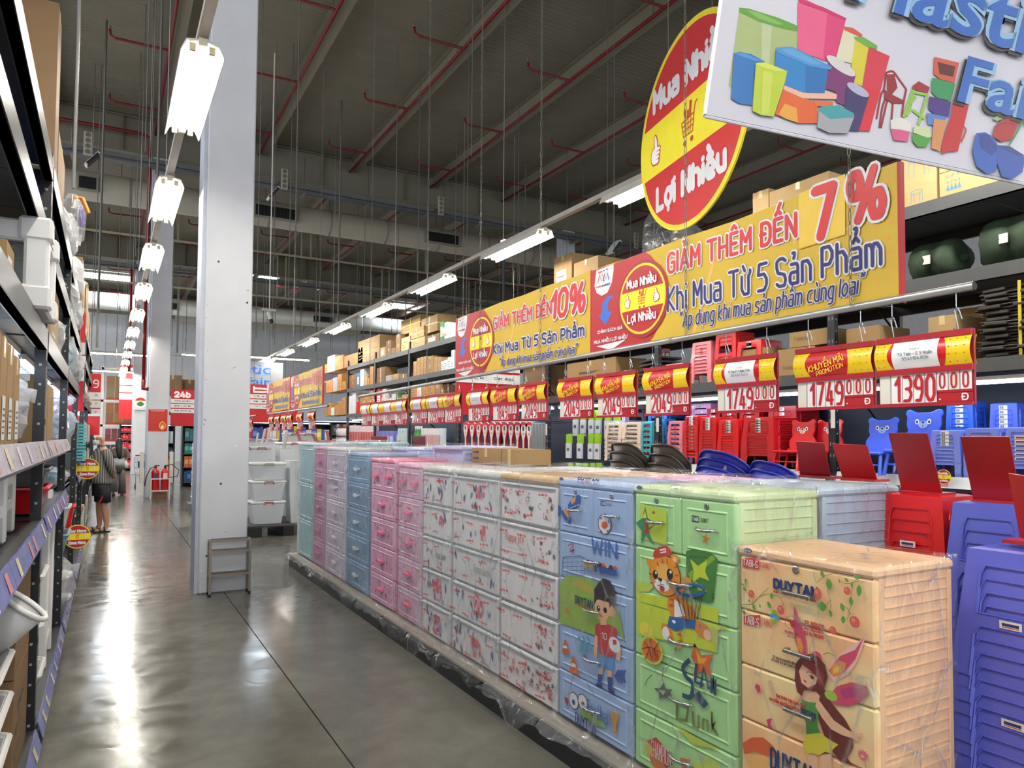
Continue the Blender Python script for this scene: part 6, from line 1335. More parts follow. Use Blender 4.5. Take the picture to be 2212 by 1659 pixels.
for g, (yc, zt) in enumerate(((2.62, 2.72), (2.1, 2.74))):
    t = thing('bundle', ('bundle of folded black chairs behind the nearest price sign', 'bundle of folded black chairs at the right edge of the picture')[g], 'bundle', (XR+.06, yc, 2.201), -pi/2); r_ = random.Random(g); n = 12
    for k in range(n):
        z = .002+k*(zt-2.205)/n; d = r_.uniform(-.04, .02); b = MB(); b.M = Matrix.Translation((r_.uniform(-.03, .03), d, z)) @ Matrix.Rotation(r_.uniform(-.05, .05), 4, 'Y')
        b.rbox(-.24, .24, 0, .5, 0, .018, .006, BB).rbox(-.2, -.05, -.04, 0, .004, .03, .006, BB).rbox(.04, .2, -.05, 0, .0, .024, .006, BB).tube([(-.24, -.01, .03), (.24, -.03, .028)], .006, 5, BB).build('folded_chair', t)
    MB().box(.05, .07, -.06, -.055, 0, zt-2.2, mat((200, 180, 60), .4)).build('strap', t)
t = thing('plate_stack', 'stack of dark folded trays on the second shelf, left of the pink stools', 'stack', (XR+.08, at(1370, 790, X=XR).y, 2.201), -pi/2)
for k in range(7): MB().hexa([(0, 0, .05*k+.01), (.42, 0, .05*k+.04), (.42, .3, .05*k+.04), (0, .3, .05*k+.01), (0, 0, .05*k+.03), (.42, 0, .05*k+.06), (.42, .3, .05*k+.06), (0, .3, .05*k+.03)], BB).build('tray', t)
# ---------------------------------------------------------------- stools
def stool_mesh(wt, wb, H, m, rim=.006, name='stool'):
    b = MB(); zr = (H, .88*H, .50*H, .40*H, 0); us = (-1, -.66, .66, 1)
    hw = lambda z: wb+(wt-wb)*z/H
    b.add([(-wt, -wt, H), (wt, -wt, H), (wt, wt, H), (-wt, wt, H), (-wt*.86, -wt*.86, H+.006), (wt*.86, -wt*.86, H+.006), (wt*.86, wt*.86, H+.006), (-wt*.86, wt*.86, H+.006)], [(0, 1, 5, 4), (1, 2, 6, 5), (2, 3, 7, 6), (3, 0, 4, 7), (4, 5, 6, 7)], m)
    for s_ in range(4):
        b.M = Matrix.Rotation(s_*pi/2, 4, 'Z'); V = []; F_ = []
        for z in zr:
            for u in us: V.append((u*hw(z), -hw(z), z))
        for r_ in range(4):
            for c in range(3):
                if c == 1 and r_ in (1, 3): continue
                F_.append((4*(r_+1)+c, 4*(r_+1)+c+1, 4*r_+c+1, 4*r_+c))
        b.add(V, F_, m)
        # pressed rims round the window and the arch
        w1 = .66; P = [(-w1, .50), (-w1, .80), (-w1+.1, .88), (w1-.1, .88), (w1, .80), (w1, .50)]
        b.tube([(u*hw(z*H), -hw(z*H)-.001, z*H) for u, z in P], rim*.6, 4, m, closed=True)
        P = [(-w1, 0), (-w1, .33), (-w1+.1, .40), (w1-.1, .40), (w1, .33), (w1, 0)]
        b.tube([(u*hw(z*H), -hw(z*H)-.001, z*H) for u, z in P], rim*.6, 4, m)
        # fill the rounded corners
        for sg in (-1, 1):
            for zt, zb in ((.88, .80), (.40, .33)): b.add([(sg*w1*hw(zt*H), -hw(zt*H), zt*H), (sg*(w1-.1)*hw(zt*H), -hw(zt*H), zt*H), (sg*w1*hw(zb*H), -hw(zb*H), zb*H)], [(0, 1, 2)], m)
    b.M = None
    return b.mesh(name)
_sm = {}
def stool(label, cat, x, y, z, key, group, rot=0, sticker=None, st_z=.45):
    if key not in _sm: _sm[key] = stool_mesh(key[0], key[1], key[2], mat(key[3], .28, 0, .5, .03, 3, coat=.3))
    o = obj('plastic_stool', _sm[key], None, (x, y, z), rot); tag(o, label, cat, group)
    if sticker:
        k2 = ('st', sticker)
        if k2 not in _sm:
            b = MB(); b.box(-.03, .03, -.001, 0, -.016, .016, mat((232, 230, 226), .4))
            for j in range(4): b.box(-.024+.007*j, -.020+.007*j, -.0015, -.0009, -.01, .01, BLACK)
            if sticker == 'logo': b = MB(); b.rbox(-.034, .034, -.0015, 0, -.013, .013, .0005, mat((226, 220, 206), .4)); b.box(-.026, .026, -.002, -.001, -.004, .006, mat((40, 50, 110), .4)); b.box(-.026, .026, -.002, -.001, -.009, -.006, mat((200, 60, 50), .4))
            if sticker == 'tick': b = MB().box(-.009, .009, -.001, 0, -.016, .016, mat((190, 30, 40), .4))
            _sm[k2] = b.mesh('sticker')
        zz = st_z*key[2]; obj('sticker', _sm[k2], o, mtx=Matrix.Rotation(-pi/2-rot, 4, 'Z') @ Matrix.Translation((.0, -(key[1]+(key[0]-key[1])*st_z)-.0045, zz)))
    return o
def stack(where, colour, x, y, z0, n, pitch, key, sticker='bar', rot=0, st_z=.45, every=1):
    for k in range(n):
        pos = 'topmost' if k == n-1 else 'bottom one' if k == 0 else f'{ORD[n-1-k]} from top'
        stool(f'{colour} stool, {pos}, stack {where}', 'stool', x, y, z0+k*pitch, key, f'{colour} stools {where}'[:60], rot+(.012 if k % 3 == 0 else -.008 if k % 3 == 1 else 0), sticker if k % every == 0 or k == n-1 else None, st_z)
PU, PU2, RD, PK_, LB_, BL_, TE_ = (92, 98, 196), (84, 92, 186), (206, 20, 26), (232, 128, 140), (120, 136, 220), (60, 110, 226), (60, 176, 190)
# near stools beside the cabinets, standing on a second low plinth
t = thing('display_plinth', 'low black plinth under the stool stacks behind the cabinets', 'plinth', (2.55, .6, 0)); MB().box(0, .95, 0, 1.33, 0, .135, BLACK).build('core', t); MB().box(-.01, .96, -.01, 1.34, .136, .15, STONE).build('top_board', t)
stack('in the right foreground', 'violet blue', 2.79, 1.265, .151, 15, .046, (.145, .19, .43, PU), 'logo', 0, .45, 7)
stack('behind the foreground stack', 'blue', 3.13, 1.52, .151, 16, .05, (.135, .175, .45, PU2), 'bar', .03, .45, 2)
stack('between the cabinets and the blue stack', 'red', 3.17, 1.86, .151, 16, .05, (.13, .165, .46, RD), 'logo', .03, .55, 3)
# on the rack's stool shelf
zs_ = 1.322
def rs(px0, px1, pyt, colour, rgb, where, X=XR+.03, n=5, H=.3, z0=zs_, pitch=None, st='bar'):
    a, b = at(px0, pyt, X=X), at(px1, pyt, X=X); wb = (a.y-b.y)/2*.98; zt = a.z; H = min(H, zt-z0); pitch = pitch or (zt-z0-H)/max(1, n-1)
    stack(where, colour, X+wb, (a.y+b.y)/2, z0, n, max(.012, pitch), (round(wb*.86, 3), round(wb, 3), round(H, 3), rgb), st, 0, .93 if st == 'bar' else .7, 1)
BKX = XR+.48
rs(1305, 1342, 915, 'beige', (226, 206, 188), 'at the left end of the lit stool shelf', n=6, H=.2, st=None); rs(1342, 1384, 913, 'pale beige', (230, 208, 190), 'beside the leftmost beige stack', n=6, H=.2, st=None)
rs(1384, 1408, 912, 'teal', TE_, 'left of the barcoded upright', n=6, H=.16, st='tick'); rs(1412, 1436, 906, 'sky blue', (50, 140, 214), 'right of the barcoded upright', n=5, H=.2, st='tick', X=XR+.25)
rs(1440, 1474, 911, 'pink', PK_, 'between sky blue and red stacks on the lit shelf', n=6, H=.2, st='tick')
rs(1476, 1507, 900, 'red', RD, 'next to the pink stack on the lit shelf', n=10, H=.2); rs(1508, 1547, 903, 'red', (200, 18, 24), 'second among the lit red stacks', n=9, H=.27); rs(1548, 1595, 908, 'bright red', (214, 20, 24), 'third among the lit red stacks', n=9, H=.27); rs(1598, 1672, 903, 'deep red', (190, 16, 24), 'largest among the lit red stacks', n=9, H=.3)
rs(2004, 2075, 931, 'lavender blue', LB_, 'right of the blue bear chairs', n=5, H=.24); rs(2078, 2158, 926, 'lavender blue', (112, 128, 214), 'above the right red board', n=5, H=.24, st='logo'); rs(2165, 2240, 925, 'lavender blue', (116, 132, 220), 'at the right edge of the picture', n=6, H=.22, st='logo')
for (px0, px1, pyt, cn, rgb, wh, n) in ((1310, 1350, 876, 'pale lilac', (214, 200, 226), 'standing behind the beige stacks', 4), (1395, 1440, 880, 'blue', (40, 110, 190), 'standing behind the teal stack', 4), (1487, 1536, 873, 'light mauve', (214, 150, 200), 'standing behind the pink stack', 5), (1523, 1555, 883, 'red', (170, 14, 20), 'standing behind the second red stack', 4), (1556, 1592, 889, 'red', (166, 14, 20), 'standing behind the third red stack', 4),
                                       (1592, 1640, 885, 'red', (176, 14, 20), 'standing behind the largest red stack', 4), (1652, 1722, 879, 'red', (172, 16, 28), 'standing behind the red bear chair', 5), (2038, 2104, 868, 'bright blue', BL_, 'standing behind the lavender stacks', 5), (2132, 2200, 873, 'bright blue', (84, 112, 232), 'standing at the right behind the lavender stacks', 5)):
    rs(px0, px1, pyt, cn, rgb, wh, X=BKX, n=n, H=.42)
# on the second shelf
rs(1432, 1474, 790, 'pink', PK_, 'on the second shelf, left of two', n=5, H=.2, z0=2.201, st='tick'); rs(1490, 1536, 742, 'pink', (236, 130, 142), 'on the second shelf, right of two', n=6, H=.26, z0=2.201, st='tick')
rs(1540, 1590, 722, 'red', RD, 'on the second shelf beside the pink ones', n=3, H=.42, z0=2.201, st=None); rs(1586, 1645, 742, 'bright red', (220, 24, 28), 'on the second shelf, nearest', n=3, H=.36, z0=2.201)
rs(1420, 1434, 755, 'pale pink', (236, 150, 160), 'on the second shelf, farthest', X=XR+.4, n=3, H=.3, z0=2.201, st=None)
# ---------------------------------------------------------------- children's folding chairs with bear heads
def bear_chair(label, px, pyt, pyb, rgb, sc=1., X=XR+.05, rot=0):
    b = at(px, pyb, X=X); t = thing('folding_chair', label, 'chair', (X, b.y, zs_), -pi/2+rot, 'bear-backed folding chairs'); m = mat(rgb, .22, 0, .5, .03, 3, coat=.4)
    zt = at(px, pyt, X=X).z-zs_; s = zt/.50*sc
    P = [(-.12, .19), (-.15, .235), (-.15, .29), (-.115, .34), (-.13, .385), (-.125, .44), (-.14, .465), (-.13, .492), (-.105, .50), (-.08, .487), (-.05, .475), (.05, .475), (.08, .487), (.105, .50), (.13, .492), (.14, .465), (.125, .44), (.13, .385), (.115, .34), (.15, .29), (.15, .235), (.12, .19)]
    b_ = MB(); b_.M = Matrix.Rotation(-.12, 4, 'X'); b_.extr([(x*s, z*s) for x, z in P], .05, .072, m); bk = b_.build('backrest', t, bevel=.006)
    q = [((245, 200, 200), ell(0, .385*s, .035*s, .028*s)), ((250, 250, 250), ell(-.045*s, .405*s, .016*s, .02*s)), ((250, 250, 250), ell(.045*s, .405*s, .016*s, .02*s)), ((20, 20, 30), ell(-.045*s, .403*s, .008*s, .012*s)), ((20, 20, 30), ell(.045*s, .403*s, .008*s, .012*s)), ((50, 40, 60), ell(0, .40*s, .012*s, .008*s)), ((200, 50, 60), ell(0, .372*s, .006*s))]
    if rgb[2] > 150: q[0] = ((150, 190, 240), q[0][1])
    a_ = MB(); a_.M = Matrix.Rotation(-.12, 4, 'X')
    for i, (c, P_) in enumerate(q): a_.flat(P_, .047-.0003*i, ink(c))
    a_.build('printed_face', bk)
    MB().rbox(-.15*s, .15*s, -.17*s, .06, .165*s, .19*s, .008, m).build('seat', t)
    for sg in (-1, 1):
        MB().tube([(sg*.14*s, .07, .20*s), (sg*.15*s, .02, 0)], .015*s, 6, m).build('leg', t); MB().tube([(sg*.13*s, -.13*s, .17*s), (sg*.145*s, -.17*s, 0)], .015*s, 6, m).build('leg', t)
    MB().tube([(-.14*s, -.15*s, .08*s), (.14*s, -.15*s, .08*s)], .008*s, 6, m).build('stretcher', t)
bear_chair('red bear-backed folding chair on the lit shelf, left of the upright', 1720, 903, 1010, (214, 26, 34)); bear_chair('second red bear-backed folding chair partly behind the upright', 1778, 903, 1010, (206, 24, 32), X=XR+.12)
bear_chair('blue bear-backed folding chair, smaller and left of two', 1892, 898, 1015, (70, 110, 236)); bear_chair('blue bear-backed folding chair, larger and right of two', 1980, 880, 1018, (66, 106, 232), X=XR+.10)
# ---------------------------------------------------------------- hanging hardware in the darker bays
def hangrow(label0, name, cat, pxs, pyt, H, X, maker, grp):
    for k, px in enumerate(pxs):
        a = at(px, pyt, X=X); t = thing(name, f'{label0}, {ORD[k]} from the left', cat, (X, a.y, a.z-H), -pi/2, grp); maker(t, H, k)
        MB().tube([(0, 0, H+.005), (0, .6, H+.02)], .004, 4, STEEL).build('peg', t)
def mop(t, H, k):
    G = mat((150, 200, 40), .4); MB().box(-.055, .055, -.002, .03, H*.62, H, G).build('green_card', t); MB().box(-.055, .055, -.01, .02, 0, H*.62, mat((214, 218, 222), .5)).build('white_refill', t)
    MB().box(-.025, .03, -.012, -.009, H*.3, H*.42, mat((90, 90, 92), .5)).build('label_patch', t)
hangrow('white and green mop refill pack on the upper peg row', 'refill_pack', 'pack', (1243, 1259, 1277, 1292, 1312, 1331), 886, .36, XR+.2, mop, 'mop refill packs'); hangrow('white and green mop refill pack on the middle peg row', 'refill_pack', 'pack', (1228, 1252, 1276, 1290), 938, .33, XR+.1, mop, 'mop refill packs')
hangrow('green topped refill pack on the lowest peg row', 'refill_pack', 'pack', (1232, 1248, 1264, 1280, 1294), 1000, .33, XR+.1, mop, 'mop refill packs')
def cover(t, H, k):
    R_ = mat((200, 26, 36), .35); W_ = .13
    P = [(-.03, 0), (.03, 0), (.035, H*.42), (.08, H*.6), (.12, H*.8), (.10, H*.95), (.04, H), (-.04, H), (-.10, H*.95), (-.12, H*.8), (-.08, H*.6), (-.035, H*.42)]
    MB().extr(P, 0, .03, R_).build('red_shell', t); MB().extr([(x*.62, H*.5+(z-H*.5)*.8) if z > H*.5 else (x*.6, z) for x, z in P], -.004, 0, mat((236, 232, 228), .3)).build('white_face', t)
    art(t, 'printed_icon', [((60, 60, 70), ell(0, H*.8, .03, .04)), ((200, 60, 60), ell(0, H*.62, .015))], -.006)
hangrow('red and white sun shade hanging behind the price signs', 'sun_shade', 'car part', (1006, 1020, 1034, 1048, 1062, 1076, 1090, 1104, 1118, 1131, 1143), 912, .48, XR+.02, cover, 'red and white sun shades')
def clear(t, H, k): MB().tube([(0, .02, 0), (0, .02, H)], .035, 8, mat((150, 156, 160), .15, .4)).build('roll', t); MB().lathe([(.04, 0), (.05, H*.3), (.045, H*.8), (.01, H)], 8, m=FILM_HEAVY).build('film', t)
hangrow('clear wrapped grey roll hanging left of the dark upright', 'wrapped_roll', 'roll', (1150, 1157, 1164, 1171, 1177), 915, .5, XR+.02, clear, 'clear wrapped rolls')
# small goods on the lit lower shelf of the far section
def small(label0, name, cat, px0, px1, pyt, n, maker, grp, X=XR+.06, z0=1.322):
    for k in range(n):
        px = px0+(px1-px0)*(k+.5)/n; a = at(px, pyt, X=X); w = (at(px0, pyt, X=X).y-at(px1, pyt, X=X).y)/n*.44
        t = thing(name, f'{label0}, {ORD[k]} from the left', cat, (X, a.y, z0), -pi/2, grp); maker(t, a.z-z0, w, k)
def bottle(rgb, cap):
    def f(t, H, w, k): MB().lathe([(w*.9, 0), (w, H*.1), (w, H*.62), (w*.4, H*.78), (w*.4, H*.86)], 8, (0, w, 0), mat(rgb, .3)).build('body', t, smooth=True); MB().lathe([(w*.45, 0), (w*.45, H*.14)], 8, (0, w, H*.86), mat(cap, .3)).build('cap', t)
    return f
def pack(c1, c2):
    def f(t, H, w, k): MB().box(-w, w, 0, .12, 0, H*.98, mat(c1, .4)).build('body', t); MB().box(-w*.8, w*.8, -.003, 0, H*.25, H*.7, mat(c2, .4)).build('front_print', t)
    return f
small('red and white pack on the lit shelf of the far section', 'goods_pack', 'pack', 752, 808, 918, 16, pack((226, 214, 214), (196, 50, 56)), 'red and white packs')
small('clear grey tube on the lit shelf', 'goods_tube', 'tube', 855, 884, 925, 8, bottle((180, 196, 196), (210, 220, 220)), 'clear grey tubes'); small('green bottle on the lit shelf', 'bottle', 'bottle', 892, 908, 920, 4, bottle((60, 140, 70), (230, 230, 230)), 'green bottles')
small('white carton pack on the lit shelf', 'goods_pack', 'pack', 910, 952, 924, 9, pack((230, 230, 230), (200, 150, 150)), 'white packs'); small('violet lit appliance box on the shelf', 'goods_pack', 'pack', 814, 850, 930, 4, pack((120, 120, 200), (200, 200, 240)), 'violet boxes')
small('red-labelled white bottle on upper pegs of far bay', 'bottle', 'bottle', 724, 749, 922, 7, bottle((226, 226, 230), (196, 50, 56)), 'white red bottles, upper', z0=1.62); small('red-labelled white bottle on lower pegs of far bay', 'bottle', 'bottle', 724, 749, 940, 7, bottle((226, 226, 230), (196, 50, 56)), 'white red bottles, lower', z0=1.322)
# shelf tags and round "buy more" signs
def buy_sign(label, X, y, z, r=.055, rz=-pi/2, en=True):
    t = thing('round_price_flag', label, 'sign', (X, y, z), rz, 'round red and yellow flags'); MB().extr(ell(0, 0, r, n=28), 0, .003, mat((240, 214, 40), .4)).build('disc', t)
    q = [(RB, ell(0, 0, r*.92, n=28)), ((248, 232, 40), ell(0, 0, r*.92, n=7, a0=-17, a1=17)+ell(0, 0, r*.92, n=7, a0=163, a1=197))]+cart(0, 0, r*.3)+thumb(-r*.6, 0, r*.2, -1)+thumb(r*.6, 0, r*.2)
    e = art(t, 'printed_field', q, -.0005, .00005); a, b_ = ('Buy More', 'Save More') if en else ('Mua Nhiều', 'Lợi Nhiều')
    sign(e, a, -r*.62, r*.62, r*.36, r*.58, ink(WB), r*.08, -.003, base=10); sign(e, b_, -r*.6, r*.6, -r*.62, -r*.40, ink(WB), r*.08, -.003, base=10)
    MB().box(-.01, .01, .003, .02, -.012, .012, mat((220, 222, 226), .2)).build('clip', t)
for px, py, lb in ((2038, 1030, 'small round flag on the rack rail right of the red board'), (1473, 998, 'small round flag on the rack rail beside the blue seats'), (1363, 1000, 'small round flag on the rack rail beside the brown seats')):
    a = at(px, py, X=XR-.09); buy_sign(lb, XR-.09, a.y, a.z, en=False)
for k, (px, py) in enumerate(((1800, 905), (1181, 928), (1421, 918))): a = at(px, py, X=XR-.003); t = MB().box(-.02, .02, -.004, 0, -.08, .08, mat((232, 230, 224), .4)).build('barcode_label'); tag(t, f'white barcode strip on the rack upright, {("nearest", "farthest", "middle")[k]}', 'label', 'barcode strips'); t.location = (XR-.006, a.y, a.z); t.rotation_euler = (0, 0, -pi/2)
# ================================================================ LEFT RACK AND ITS GOODS
XL = -.28
RAILB = mat((110, 116, 186), .2, 0, .6, .12, 30)
LP_ = [2.1-2.25, 2.1, 4.35, 6.6, 8.85, 11.1, 13.35, 15.6]
rack('tall black rack along the left edge, near section', XL, LP_[:6], .9, [.13, 1.17, 1.56, 2.13, 2.62, 3.0], 3.05, face=1, lights={'z': 1.98, 'skip': ()}, back=2.0, rail={0: RAILB, 1: RAILB, 2: mat((180, 182, 196), .25, 0, .5, .2, 40)}, beam_m=mat((62, 64, 68), .35, .3), skip={(3, 2), (4, 2), (3, 1)})
rack('tall black rack along the left edge, far section beyond the red sign', XL, [11.2]+LP_[6:], .9, [.13, 1.0, 2.1, 2.62, 3.0], 3.05, face=1, lights={'z': 1.98}, back=2.0, hole=False)
rack('tall black rack in the distance on the left', XL-.1, [17.5, 19.75, 22.0, 24.2, 26.5], .9, [.13, 1.0, 2.05, 2.9], 3.3, face=1, back=2.0, hole=False, lights={'z': 1.9})
def lbox(y0, y1, z0, z1, col, lb, X=XL-.03, prt=None, tape=True, depth=.5, grp='cartons on the left rack', **k): return carton(X, y1, y0, z0, z1, col, 'x', depth=depth, face=1, label=lb, grp=grp, prt=prt, tape=tape, **k)
# tall kraft cartons standing on the third level of the nearest bay
for k, (y0, y1, z1) in enumerate(((2.25, 2.62, 1.95), (2.64, 2.84, 1.94), (2.86, 3.02, 1.93), (3.04, 3.22, 1.92), (3.24, 3.44, 1.90))):
    t = lbox(y0, y1, 1.562, z1, 'kraft', f'tall kraft carton with white label under the lit beam, {ORD[k]} from the left', prt=None)
    W_ = y1-y0; art(t, 'printed_label', [((232, 232, 230), [(W_*.3, .02), (W_*.85, .02), (W_*.85, .17), (W_*.3, .17)])]+[((60, 60, 64), [(W_*.4, .04+.02*j), (W_*.75, .04+.02*j), (W_*.75, .047+.02*j), (W_*.4, .047+.02*j)]) for j in range(5)], -.002, .0002)
for k, (y0, y1, z1) in enumerate(((4.5, 4.95, 1.92), (5.0, 5.5, 1.90))): lbox(y0, y1, 1.562, z1, 'kraft', f'kraft carton under the lit beam of the second bay, {("nearer", "farther")[k]}')
# the two stacked cartons on the floor shelf
lbox(3.62, 4.25, .132, .58, 'brown', 'brown floor-level carton, lower of two in the nearest bay', X=XL-.03, prt='t', tape=False); lbox(3.62, 4.25, .585, 1.03, 'brown', 'brown carton, upper of two in the nearest bay', X=XL-.03)
lbox(3.1, 3.32, 2.131, 2.30, 'kraft', 'small kraft carton with printed icons in front of the big white plastic unit', X=XL-.05, prt='w', tape=False, depth=.2)
lbox(5.0, 5.75, 2.131, 2.52, 'tan', 'tan carton with blue marks on the shelf above the second bay', prt='b')
lbox(4.72, 4.98, 3.001, 4.05, 'brown', 'very tall tan carton on top of the left rack', depth=.8, X=XL-.02); lbox(5.2, 5.9, 3.001, 3.5, 'brown', 'brown carton behind the very tall one', depth=.8)
for k, (y, z0, h) in enumerate(((9.3, 2.621, .5), (9.9, 3.001, .75), (10.5, 3.001, .6), (11.5, 2.621, .36), (11.6, 3.001, .7), (12.3, 3.001, .9), (13.2, 3.001, .6), (14.2, 3.001, .5))): lbox(y, y+.55, z0, z0+h*(.97 if z0 > 3 else .72), ('tan', 'brown', 'kraft')[k % 3], f'upright carton high on the left rack, {ORD[k]} beyond the clear bags')
# big white plastic frame unit
PW = mat((226, 226, 226), .3, 0, .5, .02, 2); t = thing('plastic_shelf_unit', 'big white plastic frame unit jutting out over the lit beam', 'shelf unit', (XL+.045, 3.58, 2.135), pi/2); H, W_, D_ = .38, .48, .55
for x in (0, W_-.09):
    for y in (0, D_-.09): MB().rbox(x, x+.09, y, y+.09, 0, H, .012, PW).build('corner_post', t)
for y in (0, D_-.06):
    b = MB(); b.rbox(.02, W_-.02, y+.005, y+.055, H-.10, H-.01, .01, PW); tr_ = b.build('top_rail', t); MB().extr([(p[0], p[1]) for p in ell(W_-.26, H-.055, .10, .018, n=14)], y+.001, y+.006, mat((196, 196, 194), .4)).build('grip_slot', tr_)
    MB().rbox(.02, W_-.02, y+.005, y+.055, .0, .06, .01, PW).build('bottom_rail', t)
for x in (.01, W_-.06): MB().rbox(x, x+.05, .05, D_-.05, H-.1, H-.01, .01, PW).build('side_rail', t); MB().rbox(x, x+.05, .05, D_-.05, 0, .06, .01, PW).build('side_rail', t)
for x in (-.008, W_-.105):
    for z in (-.004, H-.095): MB().rbox(x, x+.113, -.012, .11, z, z+.10, .012, PW).build('joint_cap', t)
MB().box(.08, W_-.08, .02, .03, .05, H-.08, mat((190, 192, 194), .35)).build('front_panel', t); MB().box(W_-.03, W_-.02, .08, D_-.08, .05, H-.08, mat((214, 214, 212), .35)).build('side_panel', t)
# white plastic frames on the second level
def frame_stand(label, y0, w, z0, h, m=PW, X=XL-.06):
    t = thing('display_rack', label, 'shelf unit', (X, y0, z0), pi/2)
    for x in (0, w-.05):
        for y in (0, .28): MB().rbox(x, x+.05, y, y+.05, 0, h, .008, m).build('leg', t)
    for z in (.1, h-.06):
        for y in (0, .28): MB().rbox(.04, w-.04, y+.008, y+.042, z, z+.05, .006, m).build('rail', t)
        for x in (.008, w-.042): MB().rbox(x, x+.034, .05, .28, z, z+.05, .006, m).build('side_rail', t)
    MB().box(.04, w-.04, .03, .3, h*.45, h*.47, m).build('shelf', t)
frame_stand('white plastic frame stand with a low rail at the left edge', 2.3, .62, 1.171, .33); frame_stand('slimmer white plastic frame stand behind the first', 3.06, .42, 1.171, .31, X=XL-.06); frame_stand('grey plastic frame stand beside the black upright', 3.55, .34, 1.171, .27, mat((200, 200, 196), .35), X=XL-.07)
frame_stand('tall white frame leaning in the second bay', 5.4, .5, .131, .98, X=XL-.02)
# white bins and tubs on the floor shelf
def bin_(label, y, z0, r, h, m=PW, X=XL-.0, tilt=0, grp=None, n=20):
    t = thing('plastic_bin', label, 'bin', (X, y, z0), 0, grp); b = MB()
    b.M = Matrix.Rotation(tilt, 4, 'Y'); b.lathe([(r*.72, 0), (r*.95, h*.86), (r*.95, h*.88)], n, m=m); b.build('body', t, smooth=True)
    q = MB(); q.M = b.M; q.tube([(r*cos(2*pi*k/n), r*sin(2*pi*k/n), h*.93) for k in range(n)], .011, 6, m, closed=True); q.build('rim', t, smooth=True)
    q = MB(); q.M = b.M; q.lathe([(r*.68, h*.1), (r*.93, h*.89)], n, m=mat((190, 192, 192), .4)); q.build('inner_wall', t, smooth=True); return t
def tub(label, y0, z0, w, d, h, m=PW, X=XL, handle_m=None, col=None, grp=None):   # rounded basket facing the aisle
    t = thing('plastic_basket', label, 'basket', (X, y0, z0), pi/2, grp); b = MB(); k = .82
    P0 = [(w/2+(x*w/2)*k, d/2+(y*d/2)*k) for x, y in ((-1, -.7), (-.8, -1), (.8, -1), (1, -.7), (1, .7), (.8, 1), (-.8, 1), (-1, .7))]; P1 = [(w/2+(x-w/2)/k, d/2+(y-d/2)/k) for x, y in P0]; n = 8
    b.add([(x, y, 0) for x, y in P0]+[(x, y, h) for x, y in P1]+[(w/2+(x-w/2)*.93, d/2+(y-d/2)*.93, h) for x, y in P1]+[(w/2+(x-w/2)*.9, d/2+(y-d/2)*.9, .01) for x, y in P0], [tuple(range(n))[::-1]]+[(l*n+i, l*n+(i+1) % n, (l+1)*n+(i+1) % n, (l+1)*n+i) for l in (0, 1, 2) for i in range(n)]+[tuple(range(3*n, 4*n))], m).build('body', t)
    MB().tube([(x, y, h) for x, y in P1], .012, 6, m, closed=True).build('rim', t)
    if handle_m: MB().box(w*.3, w*.7, -.02, -.005, h*.55, h*.85, handle_m).build('front_grip', t)
    return t
bin_('tall white waste bin with handle slots at the left edge', 2.75, .131, .18, .86, X=XL-.26); bin_('open white scoop-shaped bin lying tilted above the tubs', 3.38, .80, .10, .2, X=XL-.11, tilt=.7)
for k in range(4): tub(f'white rounded tub in the stack at the left edge, {ORD[k]} from the floor', 2.92, .14+.16*k, .52, .42, .14, X=XL-.02, grp='white rounded tubs')
tub('shallow white basin at the lower left corner', 2.4, .131, .5, .5, .12, X=XL+.01)
for k, z in enumerate((.14, .40, .66)): tub(f'white basket on a black stand in the second bay, {("lowest", "middle", "top")[k]}', 4.5, z+.06, .42, .4, .13, X=XL+.0, grp='white baskets in the second bay')
RDP = mat((206, 30, 34), .3)
tub('red basket with white grip above the price rail', 4.55, 1.18, .42, .36, .13, RDP, XL+.0, PW); tub('red basket hanging higher in the second bay', 4.55, 1.42, .42, .36, .12, RDP, XL+.0, PW)
MB_ = mat((98, 100, 104), .4); tub('dark grey crate between the red baskets', 4.6, 1.32, .4, .3, .09, MB_, XL+.0)
tub('grey pet carrier with teal base', 6.85, .62, .5, .4, .16, mat((120, 150, 160), .4), XL+.02); tub('light grey dome lid of the pet carrier', 6.87, .80, .46, .38, .2, mat((190, 196, 198), .3), XL+.02); tub('red mesh basket below the upper round flag', 7.9, .7, .4, .3, .22, RDP, XL+.02)
